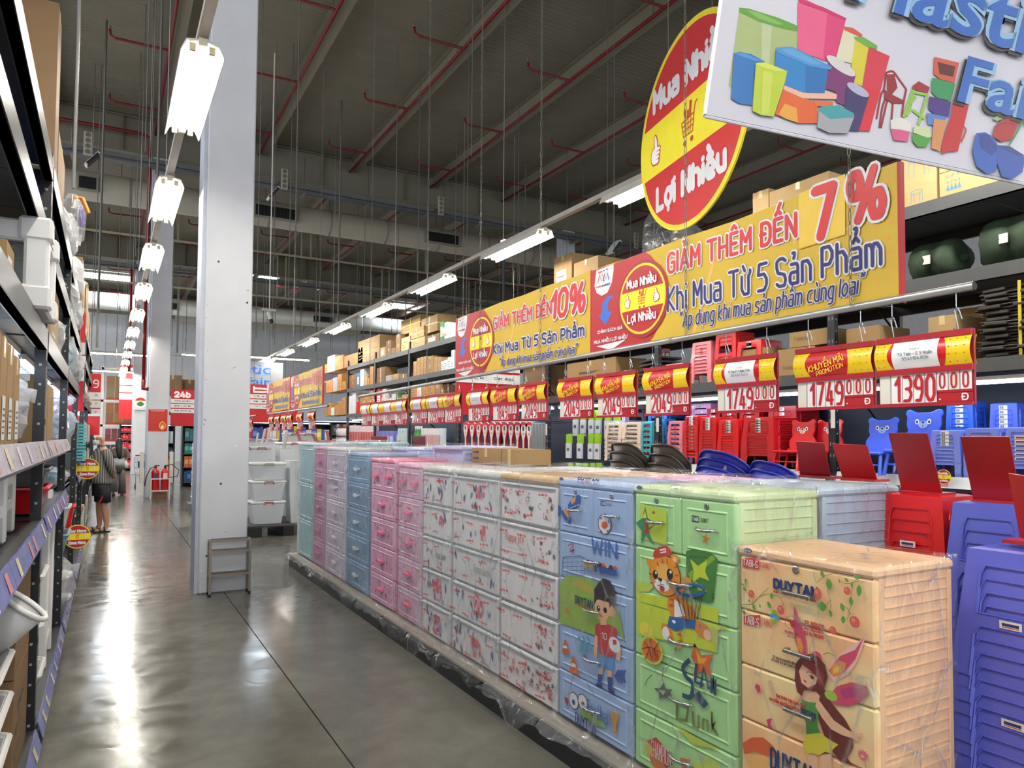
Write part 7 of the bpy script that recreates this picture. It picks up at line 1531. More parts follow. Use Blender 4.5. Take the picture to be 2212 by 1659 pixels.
# clear bags with bundled goods: lumpy blobs
def bag(label, X, y, z, rx, ry, rz_, seed, inner=(236, 236, 238), grp='clear bags on the left rack', n=3, spikes=1):
    t = thing('plastic_bag', label, 'bag', (X, y, z), 0, grp); r_ = random.Random(seed)
    b = MB(); nu, nv = 14, 10; V = []
    for j in range(nv+1):
        for i in range(nu):
            th = pi*j/nv; p_ = 2*pi*i/nu; d = Vector((sin(th)*cos(p_), sin(th)*sin(p_), cos(th))); k = 1+.28*MN.noise(d*2.3+Vector((seed*3.1, 0, 0)))+.14*MN.noise(d*6+Vector((0, seed, 0)))
            V.append((d.x*rx*k, d.y*ry*k, max(-rz_*.9, d.z*rz_*k)+rz_*.9))
    b.add(V, [(j*nu+i, j*nu+(i+1) % nu, (j+1)*nu+(i+1) % nu, (j+1)*nu+i) for j in range(nv) for i in range(nu)], BAG).build('film', t)
    for k in range(n):
        q = MB(); c = (r_.uniform(-.3, .3)*rx, r_.uniform(-.4, .4)*ry, rz_*(.2+.45*k)); q.lathe([(rx*.5, 0), (rx*.62, rz_*.12), (rx*.6, rz_*.3), (rx*.2, rz_*.4)], 10, c, mat(inner, .4)); q.build('bundled_item', t, smooth=True)
    for k in range(spikes):
        a = r_.uniform(-1, 1); z_ = rz_*r_.uniform(.6, 1.8); s_ = rx*r_.uniform(.35, .6)
        MB().add([(rx*.6, -.03, z_-.02), (rx*.6, .03, z_-.02), (rx*.65, 0, z_+.03), (rx*.7+s_, .03*a, z_+.05*a), (rx*.7+s_*.8, .05, z_-.04)], [(0, 1, 2), (0, 3, 2), (1, 4, 3), (2, 3, 4), (0, 1, 4)], BAG).build('film_tail', t)
for k, (X, y, z, rx, ry, rz_, inn) in enumerate(((XL-0.13, 3.75, 1.565, .10, .2, .09, (200, 206, 220)), (XL-0.11, 3.7, 1.70, .10, .2, .08, (206, 210, 226)), (XL-0.13, 4.0, 1.82, .08, .15, .07, (214, 216, 230)), (XL-0.13, 4.15, 2.13, .10, .14, .10, (232, 232, 232)), (XL-0.13, 6.1, 2.62, .1, .4, .1, (230, 230, 230)), (XL-0.11, 6.0, 2.14, .10, .35, .16, (236, 236, 236)),
                                               (XL-0.11, 6.2, 3.0, .12, .3, .15, (240, 240, 240)), (XL-0.08, 6.6, 3.0, .12, .35, .18, (240, 240, 242)), (XL-0.08, 7.2, 2.62, .12, .4, .15, (238, 238, 240)), (XL-0.08, 7.7, 2.13, .12, .4, .2, (150, 200, 206)), (XL-0.07, 7.1, 1.57, .12, .3, .14, (150, 190, 220)), (XL-0.09, 7.5, 1.85, .10, .3, .06, (160, 170, 220)),
                                               (XL-0.08, 8.4, 3.0, .12, .35, .2, (236, 236, 238)), (XL-0.08, 8.2, 2.62, .12, .35, .15, (236, 236, 238)), (XL-0.07, 7.2, .18, .14, .4, .2, (214, 216, 218)), (XL-0.09, 6.95, 1.2, .1, .3, .07, (80, 180, 200)), (XL-0.08, 8.9, 2.13, .12, .2, .2, (236, 236, 238)))):
    bag(f'crumpled clear bag of white goods on the left rack, {ORD[k]} nearest' if k not in (9, 10, 15) else f'crumpled clear bag with {("teal", "pale blue", "turquoise")[(9, 10, 15).index(k)]} goods on the left rack', X, y, z, rx, ry, rz_, k+1, inn)
t = thing('spray_bottle', 'clear bottle with orange and violet trigger on top of the left rack', 'bottle', (XL+.02, 5.95, 3.001)); MB().lathe([(.08, 0), (.09, .2), (.05, .28), (.03, .32)], 12, m=FILM_HEAVY).build('body', t); MB().tube([(0, 0, .3), (.06, 0, .3), (.10, 0, .2)], .018, 6, mat((226, 140, 50), .4)).build('trigger', t); MB().tube([(.05, 0, .25), (.06, 0, .1)], .018, 6, mat((80, 70, 180), .4)).build('violet_grip', t)
t = thing('board_set', 'blue and cream boards wedged on the third level', 'boards', (XL-.02, 4.5, 2.63), pi/2); MB().box(0, .1, 0, .3, 0, .3, mat((40, 60, 140), .4)).build('blue_board', t); MB().box(.11, .2, 0, .3, 0, .32, CREAM).build('cream_board', t)
buy_sign('round Buy More Save More flag on the left rack, upper', XL+.10, 9.1, 1.235, .115, 0); buy_sign('round Buy More Save More flag on the left rack, lower', XL+.07, 7.45, .70, .105, 0)
# plush toys, tumblers and packs farther along
for k in range(9):
    y = 11.5+.42*k; z = (1.95, 2.12, 2.3)[k % 3]-.02; t = thing('plush_toy', f'white and pink plush toy in the left rack, {ORD[k]} beyond the red sign', 'toy', (XL-.07, y, 2.101), 0, 'plush toys'); c = mat((228, 206, 204) if k % 2 else (206, 200, 192), .9, 0, .2, .1, 20)
    MB().lathe([(.03, 0), (.09, .04), (.10, .1), (.06, .17), (.02, .19)], 10, m=c).build('body', t, smooth=True); MB().lathe([(.02, .16), (.06, .2), (.06, .25), (.02, .29)], 10, m=c).build('head', t, smooth=True)
    for s_ in (-1, 1): MB().lathe([(.008, .27), (.02, .32), (.01, .38)], 6, (0, s_*.03, 0), c).build('ear', t)
for k in range(12): t = tag(MB().box(0, .10, 0, .12, 0, .022, mat((90, 196, 206), .3)).build('folded_cloth'), f'turquoise folded item hanging beside the red sign, {ORD[k]} from the bottom', 'cloth', 'turquoise hanging strip'); t.location = (XL-.02, 9.0, 1.32+.034*k)
for j, z0 in enumerate((.14, 1.01, 1.45)):
    for k in range(10):
        y = 11.3+.42*k; c = ((150, 150, 146), (90, 96, 100), (190, 180, 150), (60, 60, 66), (170, 60, 60))[(k*3+j) % 5]
        t = thing('hanging_pack', f'narrow grey pack in the far left rack, {("bottom", "middle", "upper")[j]} row, {ORD[k]} from near', 'pack', (XL-.01, y, z0), pi/2, f'narrow packs, {("bottom", "middle", "upper")[j]} row')
        MB().box(0, .34, 0, .3, 0, .36, mat(c, .6)).build('body', t)
        for m_ in range(3): MB().box(.04+.1*m_, .10+.1*m_, -.006, 0, .04, .33, mat((206, 204, 196), .5)).build('strip', t)
# distant shelves on the left with pallets
def pallet_goods(label, x, y, z, w, h, rgb, n=4):
    t = thing('pallet_load', label, 'pallet', (x, y, z)); MB().box(0, w, 0, .8, 0, .1, mat((170, 60, 50), .6)).build('pallet', t); r_ = random.Random(int(y*10+z))
    for i in range(n):
        for j in range(2): MB().box(w*i/n+.01, w*(i+1)/n-.01, r_.uniform(0, .08), .7, .1+(h-.1)*j/2+.003, .1+(h-.1)*(j+1)/2, mat(tuple(min(255, int(c*r_.uniform(.8, 1.1))) for c in rgb), .6)).build('parcel', t)
a = at(222, 1000, Y=38)
t = thing('pallet_rack', 'pale steel pallet rack at the far end of the left aisle', 'rack', (-.3, 38, 0))
for x in (0, 1.75, 3.5): MB().box(x, x+.1, 0, .1, 0, 4.8, CREAM).build('upright', t)
for z in (.6, 1.3, 2.1, 3.25, 4.75): MB().box(0, 3.5, 0, .08, z-.1, z, CREAM).build('beam', t)
pallet_goods('pallet of tan sacks on the upper level of the far pale rack', -.1, 38.1, 3.26, 1.4, 1.1, (150, 128, 92)); pallet_goods('pallet of wrapped tan cartons on the third level of the far pale rack', -.1, 38.1, 2.11, 1.4, 1.0, (150, 120, 80)); pallet_goods('red and grey packs on the second level of the far pale rack', -.1, 38.1, 1.31, 1.5, .6, (150, 70, 70), 6); pallet_goods('dark packs on the first level of the far pale rack', -.1, 38.1, .61, 1.5, .55, (90, 80, 90), 6)
# ================================================================ THINGS ON THE FLOOR, PEOPLE, FAR AISLES
# steel rack frame standing in front of the column
ST = mat((150, 142, 130), .32, .75, .5, .06, 8); t = thing('steel_frame', 'small square-tube steel stand in front of the big white column', 'stand', (.92, 7.69, 0)); w, d, h = .375, .13, .56
for x, y in ((0, 0), (w, 0), (0, d), (w, d)):
    l = MB().box(x-.011, x+.011, y-.011, y+.011, .03, h-.012, ST).build('leg', t); MB().box(x-.013, x+.013, y-.013, y+.013, 0, .032, BLACK).build('rubber_foot', l)
for z, nm in ((h-.022, 'top_rail'), (h-.13, 'middle_rail'), (.20, 'shelf_rail')):
    for y in (0, d): MB().box(.011, w-.011, y-.010, y+.010, z, z+.022, ST).build(nm, t)
    for x in (0, w): MB().box(x-.010, x+.010, .011, d-.011, z, z+.022, ST).build(nm, t)
for k in range(3): MB().box(.011, w-.011, .025+.035*k, .035+.035*k, .205, .218, ST).build('shelf_slat', t)
# storage boxes on a black pallet
t = thing('black_pallet', 'black pallet under the clear storage boxes', 'pallet', (1.95, 11.85, 0)); MB().box(0, 2.2, 0, 1.3, .155, .18, mat((60, 58, 54), .6)).build('top_board', t)
for x in (0, .55, 1.1, 1.65, 2.1): MB().box(x, x+.22 if x < 2 else 2.2, 0, 1.3, 0, .154, BLACK).build('block', t)
CLR = mat((214, 220, 224), .22, 0, .5, .04, 2)
def storage(label, x, y, z, w, h, lid, clip, grp, d=.42, nlid=True):
    t = thing('storage_box', label, 'box', (x, y, z), 0, grp); k = .045
    MB().hexa([(k, k, 0), (w-k, k, 0), (w-k, d-k, 0), (k, d-k, 0), (0, 0, h), (w, 0, h), (w, d, h), (0, d, h)], CLR).build('tub', t, bevel=.01)
    MB().rbox(-.012, w+.012, -.012, d+.012, h+.001, h+.045, .012, lid).build('lid', t)
    if clip:
        for x_ in (w*.28, w*.72) if w > .55 else (w*.5,): MB().tube([(x_-.07, -.014, h-.01), (x_-.065, -.035, h+.03), (x_+.065, -.035, h+.03), (x_+.07, -.014, h-.01)], .008, 6, clip).build('clip_handle', t)
    return t
GC, RC_, BC = mat((90, 180, 50), .35), mat((206, 30, 50), .35), mat((50, 80, 200), .35); LT = mat((226, 228, 230), .3)
for k, (z, h, c) in enumerate(((.181, .33, RC_), (.56, .28, RC_), (.89, .24, GC))): storage(f'clear storage box right of the column, {("bottom, largest", "middle", "top with green handle")[k]}', 2.03, 12.0, z, .52, h, LT, c, 'storage boxes by the column')
t = thing('nested_tubs', 'tall nest of clear tubs with pink clips beside the storage boxes', 'stack', (2.62, 12.0, .181)); n = 14
for k in range(n): MB().hexa([(.04, .04, .04*k), (.46, .04, .04*k), (.46, .4, .04*k), (.04, .4, .04*k), (.0, 0, .5+.04*k), (.5, 0, .5+.04*k), (.5, .44, .5+.04*k), (0, .44, .5+.04*k)], CLR).build('tub', t)
for k, (px, py, y, w) in enumerate(((545, 965, 13.2, .6), (575, 948, 14.4, .65), (640, 935, 14.6, .6), (600, 955, 13.0, .55))):
    a = at(px, py, Y=y); storage(f'clear storage box behind the front stack, {ORD[k]} from the left', (1.95, 2.25, 3.1, 2.65)[k], y, .181, w, a.z-.181-.045, LT, (RC_, BC, RC_, RC_)[k], 'storage boxes behind', d=.4)
# red price boards standing on the cabinets and stools
def board(label, quad, Xb=3.06, Xt=2.97, m=None, cat='board', frame=None):
    (tlx, tly), (trx, try_), (brx, bry), (blx, bly) = quad; P = [at(blx, bly, X=Xb), at(brx, bry, X=Xb), at(trx, try_, X=Xt), at(tlx, tly, X=Xt)]
    o = P[0].copy(); n = (P[1]-P[0]).cross(P[3]-P[0]).normalized()*.004; V = [p-o for p in P]; t = thing('display_board', label, cat, o, 0, 'dark red display boards')
    MB().add([*V, *[v+n for v in V]], [(0, 1, 2, 3), (7, 6, 5, 4), (0, 4, 5, 1), (1, 5, 6, 2), (2, 6, 7, 3), (3, 7, 4, 0)], m or mat((160, 12, 24), .35)).build('sheet', t)
    mid = (V[0]+V[1])/2; MB().box(mid.x-.02, mid.x+.10, mid.y-.09, mid.y+.09, mid.z-.014, mid.z-.002, m or mat((160, 12, 24), .35)).build('foot_plate', t)
    return t
K8 = lambda *q: [(1460+.34*x, 640+.34*y) for x, y in q]
K5 = lambda *q: [(1840+.45757*x, 900+.45757*y) for x, y in q]
K7 = lambda *q: [(540+.16275*x, 860+.16275*y) for x, y in q]
board('dark red board with faint marks, leftmost of the four large ones', K8((765, 920), (942, 930), (985, 1145), (790, 1132)), 3.25, 3.16); board('bright red board, second of the four large ones', K8((995, 935), (1215, 945), (1280, 1162), (1062, 1150)), 3.2, 3.1, mat((196, 12, 18), .35))
board('tall dark red board standing on the red stools', K5((175, 76), (358, 77), (428, 360), (238, 345)), 3.1, 3.0, mat((170, 10, 22), .35)); board('tall dark red board standing on the blue stools', K5((515, 93), (745, 93), (800, 404), (575, 388)), 3.08, 2.98)
t = board('white board with red header at the right edge', [(2180, 1022), (2240, 1030), (2262, 1180), (2204, 1160)], 2.75, 2.66, mat((170, 30, 36), .4))
board('small dark red board above the cyan cabinets', K7((1612, 505), (1825, 508), (1822, 576), (1610, 573)), 3.15, 3.13); board('small red board left of the hanging sun shades', K7((2165, 505), (2330, 505), (2330, 640), (2165, 640)), 3.15, 3.13)
pk = mat((186, 70, 80), .4)
for k, q in enumerate((((1002, 432), (1045, 432), (1066, 558), (1030, 558)), ((815, 470), (852, 470), (906, 562), (852, 562)), ((600, 430), (640, 430), (686, 562), (650, 562)))): board(f'faded red board on the far storage boxes, {ORD[k]} from the right', K7(*q), 3.0, 2.95, pk)
for k, q in enumerate((((470, 440), (515, 440), (470, 665), (425, 665)), ((245, 405), (278, 405), (240, 590), (210, 590)), ((190, 405), (222, 405), (175, 590), (148, 590)), ((95, 460), (122, 460), (100, 590), (75, 590)))): board(f'pale price stand on the storage boxes, {ORD[k]} from the right', K7(*q), 2.4, 2.38, mat((206, 200, 190), .3))
# brown cartons behind the film wrapped cabinets
for k, (px0, px1, pyt, yy) in enumerate(((1020, 1082, 967, 0), (1084, 1117, 970, 0))):
    a, b = at(px0, pyt, X=2.66), at(px1, pyt, X=2.66); t = carton(2.66, a.y, b.y, 1.395, a.z, 'kraft', 'x', depth=.3, label=('brown carton with arrow print on the back row cabinets', 'brown carton on the back row cabinets, right of the arrow one')[k], grp='cartons on the cabinets')
    if not k: art(t, 'printed_arrows', [((50, 80, 120), [(.03, .03+.05*j), (.10, .03+.05*j), (.10, .02+.05*j), (.13, .037+.05*j), (.10, .054+.05*j), (.10, .044+.05*j), (.03, .044+.05*j)]) for j in range(2)], -.001)
# stacked seats
def seat_stack(name0, px0, px1, pyt, rgb, X, n, pitch, lean, slots, grp):
    a, b = at(px0, pyt, X=X), at(px1, pyt, X=X); w = (a.y-b.y); zt = a.z; m = mat(rgb, .35); H = .46; z0 = zt-H-(n-1)*pitch
    tb = thing('display_table', f'low grey table under the {grp}', 'table', (X-.1, a.y+.05, 0), -pi/2); MB().box(0, w+.1, 0, .6, z0-.03, z0-.002, BEAM).build('top', tb)
    for x in (.02, w+.04):
        for y in (.02, .54): MB().box(x, x+.04, y, y+.04, 0, z0-.031, BEAM).build('leg', tb)
    proto = None
    for k in range(n):
        lb = f'{name0}, {"topmost" if k == n-1 else ORD[n-1-k]+" from the top"}'
        if proto: dup(proto, (X+.0-lean*k, a.y-.0, z0+k*pitch), label=lb); continue
        t = proto = thing('stacking_chair', lb, 'chair', (X, a.y, z0), -pi/2, grp)
        b_ = MB(); N = 12; P = []   # curved back shell
        for i in range(N+1):
            u = i/N; x = w*u; top = H-(.10*abs(u*2-1)**3.2+.05*u if slots else .015*abs(2*u-1)**2+.13*max(0, (u-.62)/.38)**2.4+.05*max(0, (.12-u)/.12)**2); cv = .10*(abs(2*u-1)**2)
            P.append((x, cv, top))
        V = []
        for x, cv, top in P:
            for s_ in (0, .25, .6, 1): z = .17+(top-.17)*s_; V.append((w/2+(x-w/2)*(.8+.2*s_), cv-.0+.06*(1-s_)-.02, z))
        F_ = [(4*i+j, 4*(i+1)+j, 4*(i+1)+j+1, 4*i+j+1) for i in range(N) for j in range(3) if not (slots and j == 1 and 3 < i < 9 and i % 2)]
        b_.add(V, F_, m); b_.build('backrest', t, smooth=True).modifiers.new('thick', 'SOLIDIFY').thickness = .012
        MB().tube([(x, cv-.02, top) for x, cv, top in P], .009, 6, m).build('rim', t, smooth=True)
        MB().rbox(.03, w-.03, .05, .44, .155, .175, .01, m).build('seat', t)
        for x in (.05, w-.05):
            for y in (.09, .40): MB().tube([(x, y, .155), (x+(-.03 if x < w/2 else .03), y+(-.03 if y < .2 else .03), 0)], .014, 6, m).build('leg', t)
        if slots: MB().box(w*.64, w*.71, -.018, -.012, H*.58, H*.74, mat((206, 206, 210), .4)).build('sticker', t)
        note_kids()
seat_stack('dark brown stacking chair in the left stack', 1293, 1372, 957, (84, 80, 76), 3.62, 5, .072, -.016, False, 'left stack of brown chairs')
seat_stack('dark brown stacking chair in the right stack', 1377, 1460, 960, (82, 78, 74), 3.62, 5, .072, -.016, False, 'right stack of brown chairs')
seat_stack('royal blue slotted chair in the left stack', 1484, 1598, 966, (30, 52, 190), 3.62, 3, .055, -.02, True, 'left stack of blue chairs')
seat_stack('royal blue slotted chair in the right stack', 1598, 1712, 988, (34, 56, 196), 3.62, 2, .055, -.02, True, 'right stack of blue chairs')
# fire extinguishers on their stand by the second column
t = thing('extinguisher_stand', 'pale metal stand holding two extinguishers at the second column', 'stand', (.98, 20.05, 0)); w = .42
for x in (0, w):
    for y in (0, .25): MB().box(x-.015, x+.015, y-.015, y+.015, 0, .52, OFFWHITE).build('leg', t)
for z in (.2, .5): MB().box(-.015, w+.015, -.02, -.0, z, z+.03, OFFWHITE).build('front_rail', t); MB().box(-.015, w+.015, .25, .27, z, z+.03, OFFWHITE).build('rear_rail', t)
MB().box(0, w, 0, .25, .2, .215, OFFWHITE).build('shelf', t); MB().box(.05, w-.05, .05, .2, .0, .16, mat((120, 84, 60), .7)).build('lower_box', t)
for k in range(2):
    e = thing('fire_extinguisher', ('red fire extinguisher with hose, left of two', 'red fire extinguisher with white label, right of two')[k], 'fire extinguisher', (1.08+.22*k, 20.17, .216), 0, 'fire extinguishers'); RX = mat((200, 20, 28), .25, coat=.4)
    MB().lathe([(.085, 0), (.09, .02), (.09, .46), (.07, .53), (.03, .56)], 16, m=RX).build('cylinder', e, smooth=True); MB().lathe([(.025, .56), (.03, .60), (.015, .64)], 8, m=BLACK).build('valve', e); MB().box(-.01, .09, -.01, .01, .61, .64, BLACK).build('lever', e)
    MB().box(-.05, .05, -.093, -.088, .30, .44, mat((226, 224, 220), .4) if k else mat((60, 60, 110), .4)).build('label_sheet', e)
    P = [(-.02, 0, .6), (-.12, -.05, .56), (-.2, -.06, .36), (-.24, -.06, .12)] if k == 0 else [(.02, 0, .6), (.15, 0, .66), (.32, .0, .5), (.28, 0, .34), (.08, -.06, .33)]
    MB().tube([(*q_, ) for q_ in P], .012, 6, BLACK).build('hose', e)
for x0, lb in ((.74, 'white panel door leaning behind the second column, left'), (1.42, 'white panel behind the second column, right')): t = tag(MB().box(0, .09, 0, .3, 0, .8, mat((222, 218, 206), .5)).build('white_panel'), lb, 'panel'); t.location = (x0, 20.5, .38)
# trolley beyond
def trolley(label, x, y, col):
    t = thing('shopping_trolley', label, 'trolley', (x, y, 0)); G = mat((170, 174, 180), .3, .8)
    for i in range(7): MB().tube([(.08*i, 0, .45), (.08*i, 0, .95)], .005, 4, G).build('basket_wire', t); MB().tube([(.08*i, .8, .5), (.08*i, .8, .9)], .005, 4, G).build('basket_wire', t)
    for z in (.45, .6, .78, .95): MB().tube([(0, 0, z), (.48, 0, z), (.46, .8, z-.0), (.02, .8, z-.0)], .007, 4, G, closed=True).build('basket_hoop', t)
    MB().tube([(0, -.1, 1.0), (.48, -.1, 1.0)], .016, 8, col).build('handle', t); MB().box(.08, .40, -.006, .0, .62, .82, mat((40, 60, 150), .5)).build('front_plate', t)
    for x_ in (.03, .45):
        MB().tube([(x_, 0, .45), (x_, .1, .1)], .01, 6, G).build('frame_leg', t)
        for y_ in (.1, .7): 
            q = MB(); q.M = Matrix.Translation((x_, y_, .05)) @ Matrix.Rotation(pi/2, 4, 'Y'); q.lathe([(.05, -.012), (.05, .012)], 10, m=BLACK); q.build('wheel', t)
trolley('wire shopping trolley with blue handle beyond the walking woman', .75, 24.5, mat((40, 70, 160), .4))
# ---------------------------------------------------------------- people: one continuous body each, clothes as separate shells
def skin(name, J, E_, parent, m, sub=2, label=None):
    """J: joints (x, y, z, rx[, ry]); E_: edges; grown with a skin modifier"""
    me = bpy.data.meshes.new(name); me.from_pydata([j[:3] for j in J], E_, []); o = bpy.data.objects.new(name, me); COL.objects.link(o); o.parent = parent
    sk = o.modifiers.new('skin', 'SKIN'); sk.use_smooth_shade = True; me.skin_vertices or None
    for v, j in zip(me.skin_vertices[0].data, J): v.radius = (j[3], j[4] if len(j) > 4 else j[3]); v.use_root = False
    me.skin_vertices[0].data[0].use_root = True
    s = o.modifiers.new('sub', 'SUBSURF'); s.levels = sub; s.render_levels = sub
    me.materials.append(m)
    dg = bpy.context.evaluated_depsgraph_get(); me2 = bpy.data.meshes.new_from_object(o.evaluated_get(dg)); o.modifiers.clear(); o.data = me2; me2.name = name
    me2.polygons.foreach_set('use_smooth', [True]*len(me2.polygons))
    if label: o['label'] = label
    return o
def loft(name, rings, parent, m, n=18, cap=True, label=None):
    V = []; F_ = []
    for (x, y, z, rx, ry) in rings: V += [(x+rx*cos(2*pi*k/n), y+ry*sin(2*pi*k/n), z) for k in range(n)]
    for i in range(len(rings)-1): F_ += [(i*n+k, i*n+(k+1) % n, (i+1)*n+(k+1) % n, (i+1)*n+k) for k in range(n)]
    if cap: F_ += [tuple(range(n))[::-1], tuple((len(rings)-1)*n+k for k in range(n))]
    o = MB().add(V, F_, m).build(name, parent, smooth=True)
    if label: o['label'] = label
    return o
def stripes():
    m, nt, b = nodes_mat('striped_shirt'); N = nt.nodes; tc = N.new('ShaderNodeTexCoord'); w_ = N.new('ShaderNodeTexWave'); w_.inputs['Scale'].default_value = 9; w_.bands_direction = 'X'; w_.inputs['Distortion'].default_value = .4
    r_ = N.new('ShaderNodeValToRGB'); r_.color_ramp.elements[0].position = .82; r_.color_ramp.elements[0].color = (lin(98), lin(96), lin(98), 1); r_.color_ramp.elements[1].position = .92; r_.color_ramp.elements[1].color = (lin(190), lin(186), lin(182), 1)
    nt.links.new(tc.outputs['Object'], w_.inputs['Vector']); nt.links.new(w_.outputs['Fac'], r_.inputs[0]); nt.links.new(r_.outputs[0], b.inputs['Base Color']); b.inputs['Roughness'].default_value = .85; return m
SKN = mat((206, 158, 132), .5, 0, .4, .04, 8); SHIRT = stripes(); DRK = mat((22, 22, 30), .8)
# the man: faces left (-X), a little towards the far end, hands clasped behind his back
man = thing('person', 'bald man in striped grey shirt, black shorts and face mask facing the left rack', 'person', (-.06, 13.75, 0), radians(12))
J = [(0, 0, .86, .12, .14), (0, 0, 1.02, .14, .16), (-.01, 0, 1.2, .13, .16), (-.005, 0, 1.33, .10, .14), (-.02, 0, 1.41, .05, .055), (-.04, 0, 1.475, .062, .06), (-.045, 0, 1.545, .088, .078),
     (0, .09, .80, .09), (-.01, .10, .48, .058), (.0, .105, .30, .056), (.01, .11, .10, .034), (.0, .11, .05, .036), (-.12, .12, .03, .034), (-.17, .12, .028, .024),
     (.02, -.09, .80, .09), (.03, -.09, .48, .058), (.05, -.09, .30, .056), (.07, -.09, .10, .034), (.06, -.09, .05, .036), (-.06, -.10, .03, .034), (-.11, -.10, .028, .024),
     (0, .17, 1.33, .055), (.06, .23, 1.14, .045), (.13, .17, .96, .034), (.17, .07, .90, .028), (.175, .02, .885, .026),
     (0, -.17, 1.33, .055), (.07, -.23, 1.14, .045), (.14, -.16, .96, .034), (.18, -.05, .905, .028), (.18, -.0, .90, .026)]
E_ = [(0, 1), (1, 2), (2, 3), (3, 4), (4, 5), (5, 6), (0, 7), (7, 8), (8, 9), (9, 10), (10, 11), (11, 12), (12, 13), (0, 14), (14, 15), (15, 16), (16, 17), (17, 18), (18, 19), (19, 20), (3, 21), (21, 22), (22, 23), (23, 24), (24, 25), (3, 26), (26, 27), (27, 28), (28, 29), (29, 30), (6, 31)]
J.append((-.04, 0, 1.60, .062, .056)); skin('body', J, E_, man, SKN)
for s_, (hx, hy, hz) in enumerate(((.175, .02, .885), (.18, -.0, .90))):     # fingers and thumbs
    for k in range(4): MB().tube([(hx, hy, hz-.01+.012*k), (hx+.02, hy+(-.03 if s_ == 0 else .03), hz-.012+.013*k), (hx+.012, hy+(-.055-.004*k if s_ == 0 else .055+.004*k), hz-.016+.013*k)], [.008, .0075, .006], 6, SKN).build('finger', man, smooth=True)
    MB().tube([(hx-.01, hy, hz+.02), (hx+.0, hy+(-.02 if s_ == 0 else .02), hz+.045), (hx+.01, hy+(-.035 if s_ == 0 else .035), hz+.05)], [.009, .008, .006], 6, SKN).build('thumb', man, smooth=True)
sh_ = [(0, 0, .80, .165, .19), (-.015, 0, .84, .175, .195), (-.04, 0, .94, .19, .195), (-.045, 0, 1.04, .19, .195), (-.025, 0, 1.16, .165, .205), (-.01, 0, 1.28, .145, .215), (-.01, 0, 1.35, .115, .19), (-.015, 0, 1.385, .075, .10), (-.02, 0, 1.42, .06, .066)]
loft('shirt', sh_, man, SHIRT)
for sg in (-1, 1): MB().tube([(0, sg*.165, 1.345), (.03, sg*.21, 1.26), (.065, sg*.235, 1.13), (.10, sg*.21, 1.03), (.125, sg*.185, .985)], [.07, .078, .066, .056, .052], 12, SHIRT, cap=False).build('sleeve', man, smooth=True)
MB().tube([(-.02+.07*cos(a_), .072*sin(a_), 1.43-.02*cos(a_)) for a_ in [radians(v) for v in range(0, 360, 30)]], .014, 6, SHIRT, closed=True).build('collar', man)
loft('shorts', [(0, 0, .60, .14, .175), (.005, 0, .70, .145, .19), (0, 0, .84, .15, .18), (0, 0, .88, .14, .165)], man, DRK)
for sg in (-1, 1): loft('shorts_leg', [(.01+.015*(sg < 0), sg*.10, .49, .095, .095), (.01+.01*(sg < 0), sg*.095, .62, .105, .10), (0, sg*.085, .78, .11, .10)], man, DRK)
art(man, 'red_stripe', [], 0); MB().tube([(-.02, -.19, .62), (-.04, -.192, .55), (-.07, -.185, .50)], [.004, .014, .02], 6, mat((190, 30, 40), .6)).build('red_piping', man)
for sg, x in ((1, 0), (-1, .06)):
    s0 = MB().rbox(x-.185, x+.055, sg*.11-.048, sg*.11+.048, 0, .022, .008, BLACK).build('sandal', man)
    MB().tube([(x-.09, sg*.11-.05, .02), (x-.10, sg*.11, .068), (x-.09, sg*.11+.05, .02)], .014, 6, mat((52, 46, 42), .7)).build('strap', s0); MB().tube([(x-.03, sg*.11-.05, .02), (x-.03, sg*.11, .085), (x-.03, sg*.11+.05, .02)], .012, 6, mat((52, 46, 42), .7)).build('strap', s0)
# head details: ears, nose, glasses, mask
for sg in (-1, 1): MB().lathe([(.006, -.03), (.018, -.01), (.02, .012), (.008, .03)], 8, (-.03, sg*.080, 1.52), SKN, sx=1, sy=.5).build('ear', man, smooth=True)
MB().tube([(-.128, 0, 1.545), (-.148, 0, 1.515), (-.135, 0, 1.505)], [.008, .014, .012], 8, SKN).build('nose', man, smooth=True)
for sg in (-1, 1):
    MB().lathe([(.004, -.004), (.009, 0), (.004, .004)], 8, (-.130, sg*.03, 1.54), BLACK).build('eye', man); MB().tube([(-.142+.0, sg*.032+.024*cos(a_), 1.54+.018*sin(a_)) for a_ in [radians(v) for v in range(0, 360, 40)]], .003, 4, BLACK, closed=True).build('glasses_rim', man); MB().tube([(-.14, sg*.056, 1.545), (-.04, sg*.086, 1.54)], .003, 4, BLACK).build('glasses_arm', man)
loft('face_mask', [(-.085, 0, 1.435, .045, .05), (-.095, 0, 1.455, .055, .06), (-.092, 0, 1.49, .062, .068), (-.088, 0, 1.515, .055, .066)], man, mat((228, 230, 234), .7), 14)
for sg in (-1, 1): MB().tube([(-.08, sg*.064, 1.505), (-.035, sg*.085, 1.53), (-.07, sg*.06, 1.45)], .003, 4, WHITE).build('mask_loop', man)
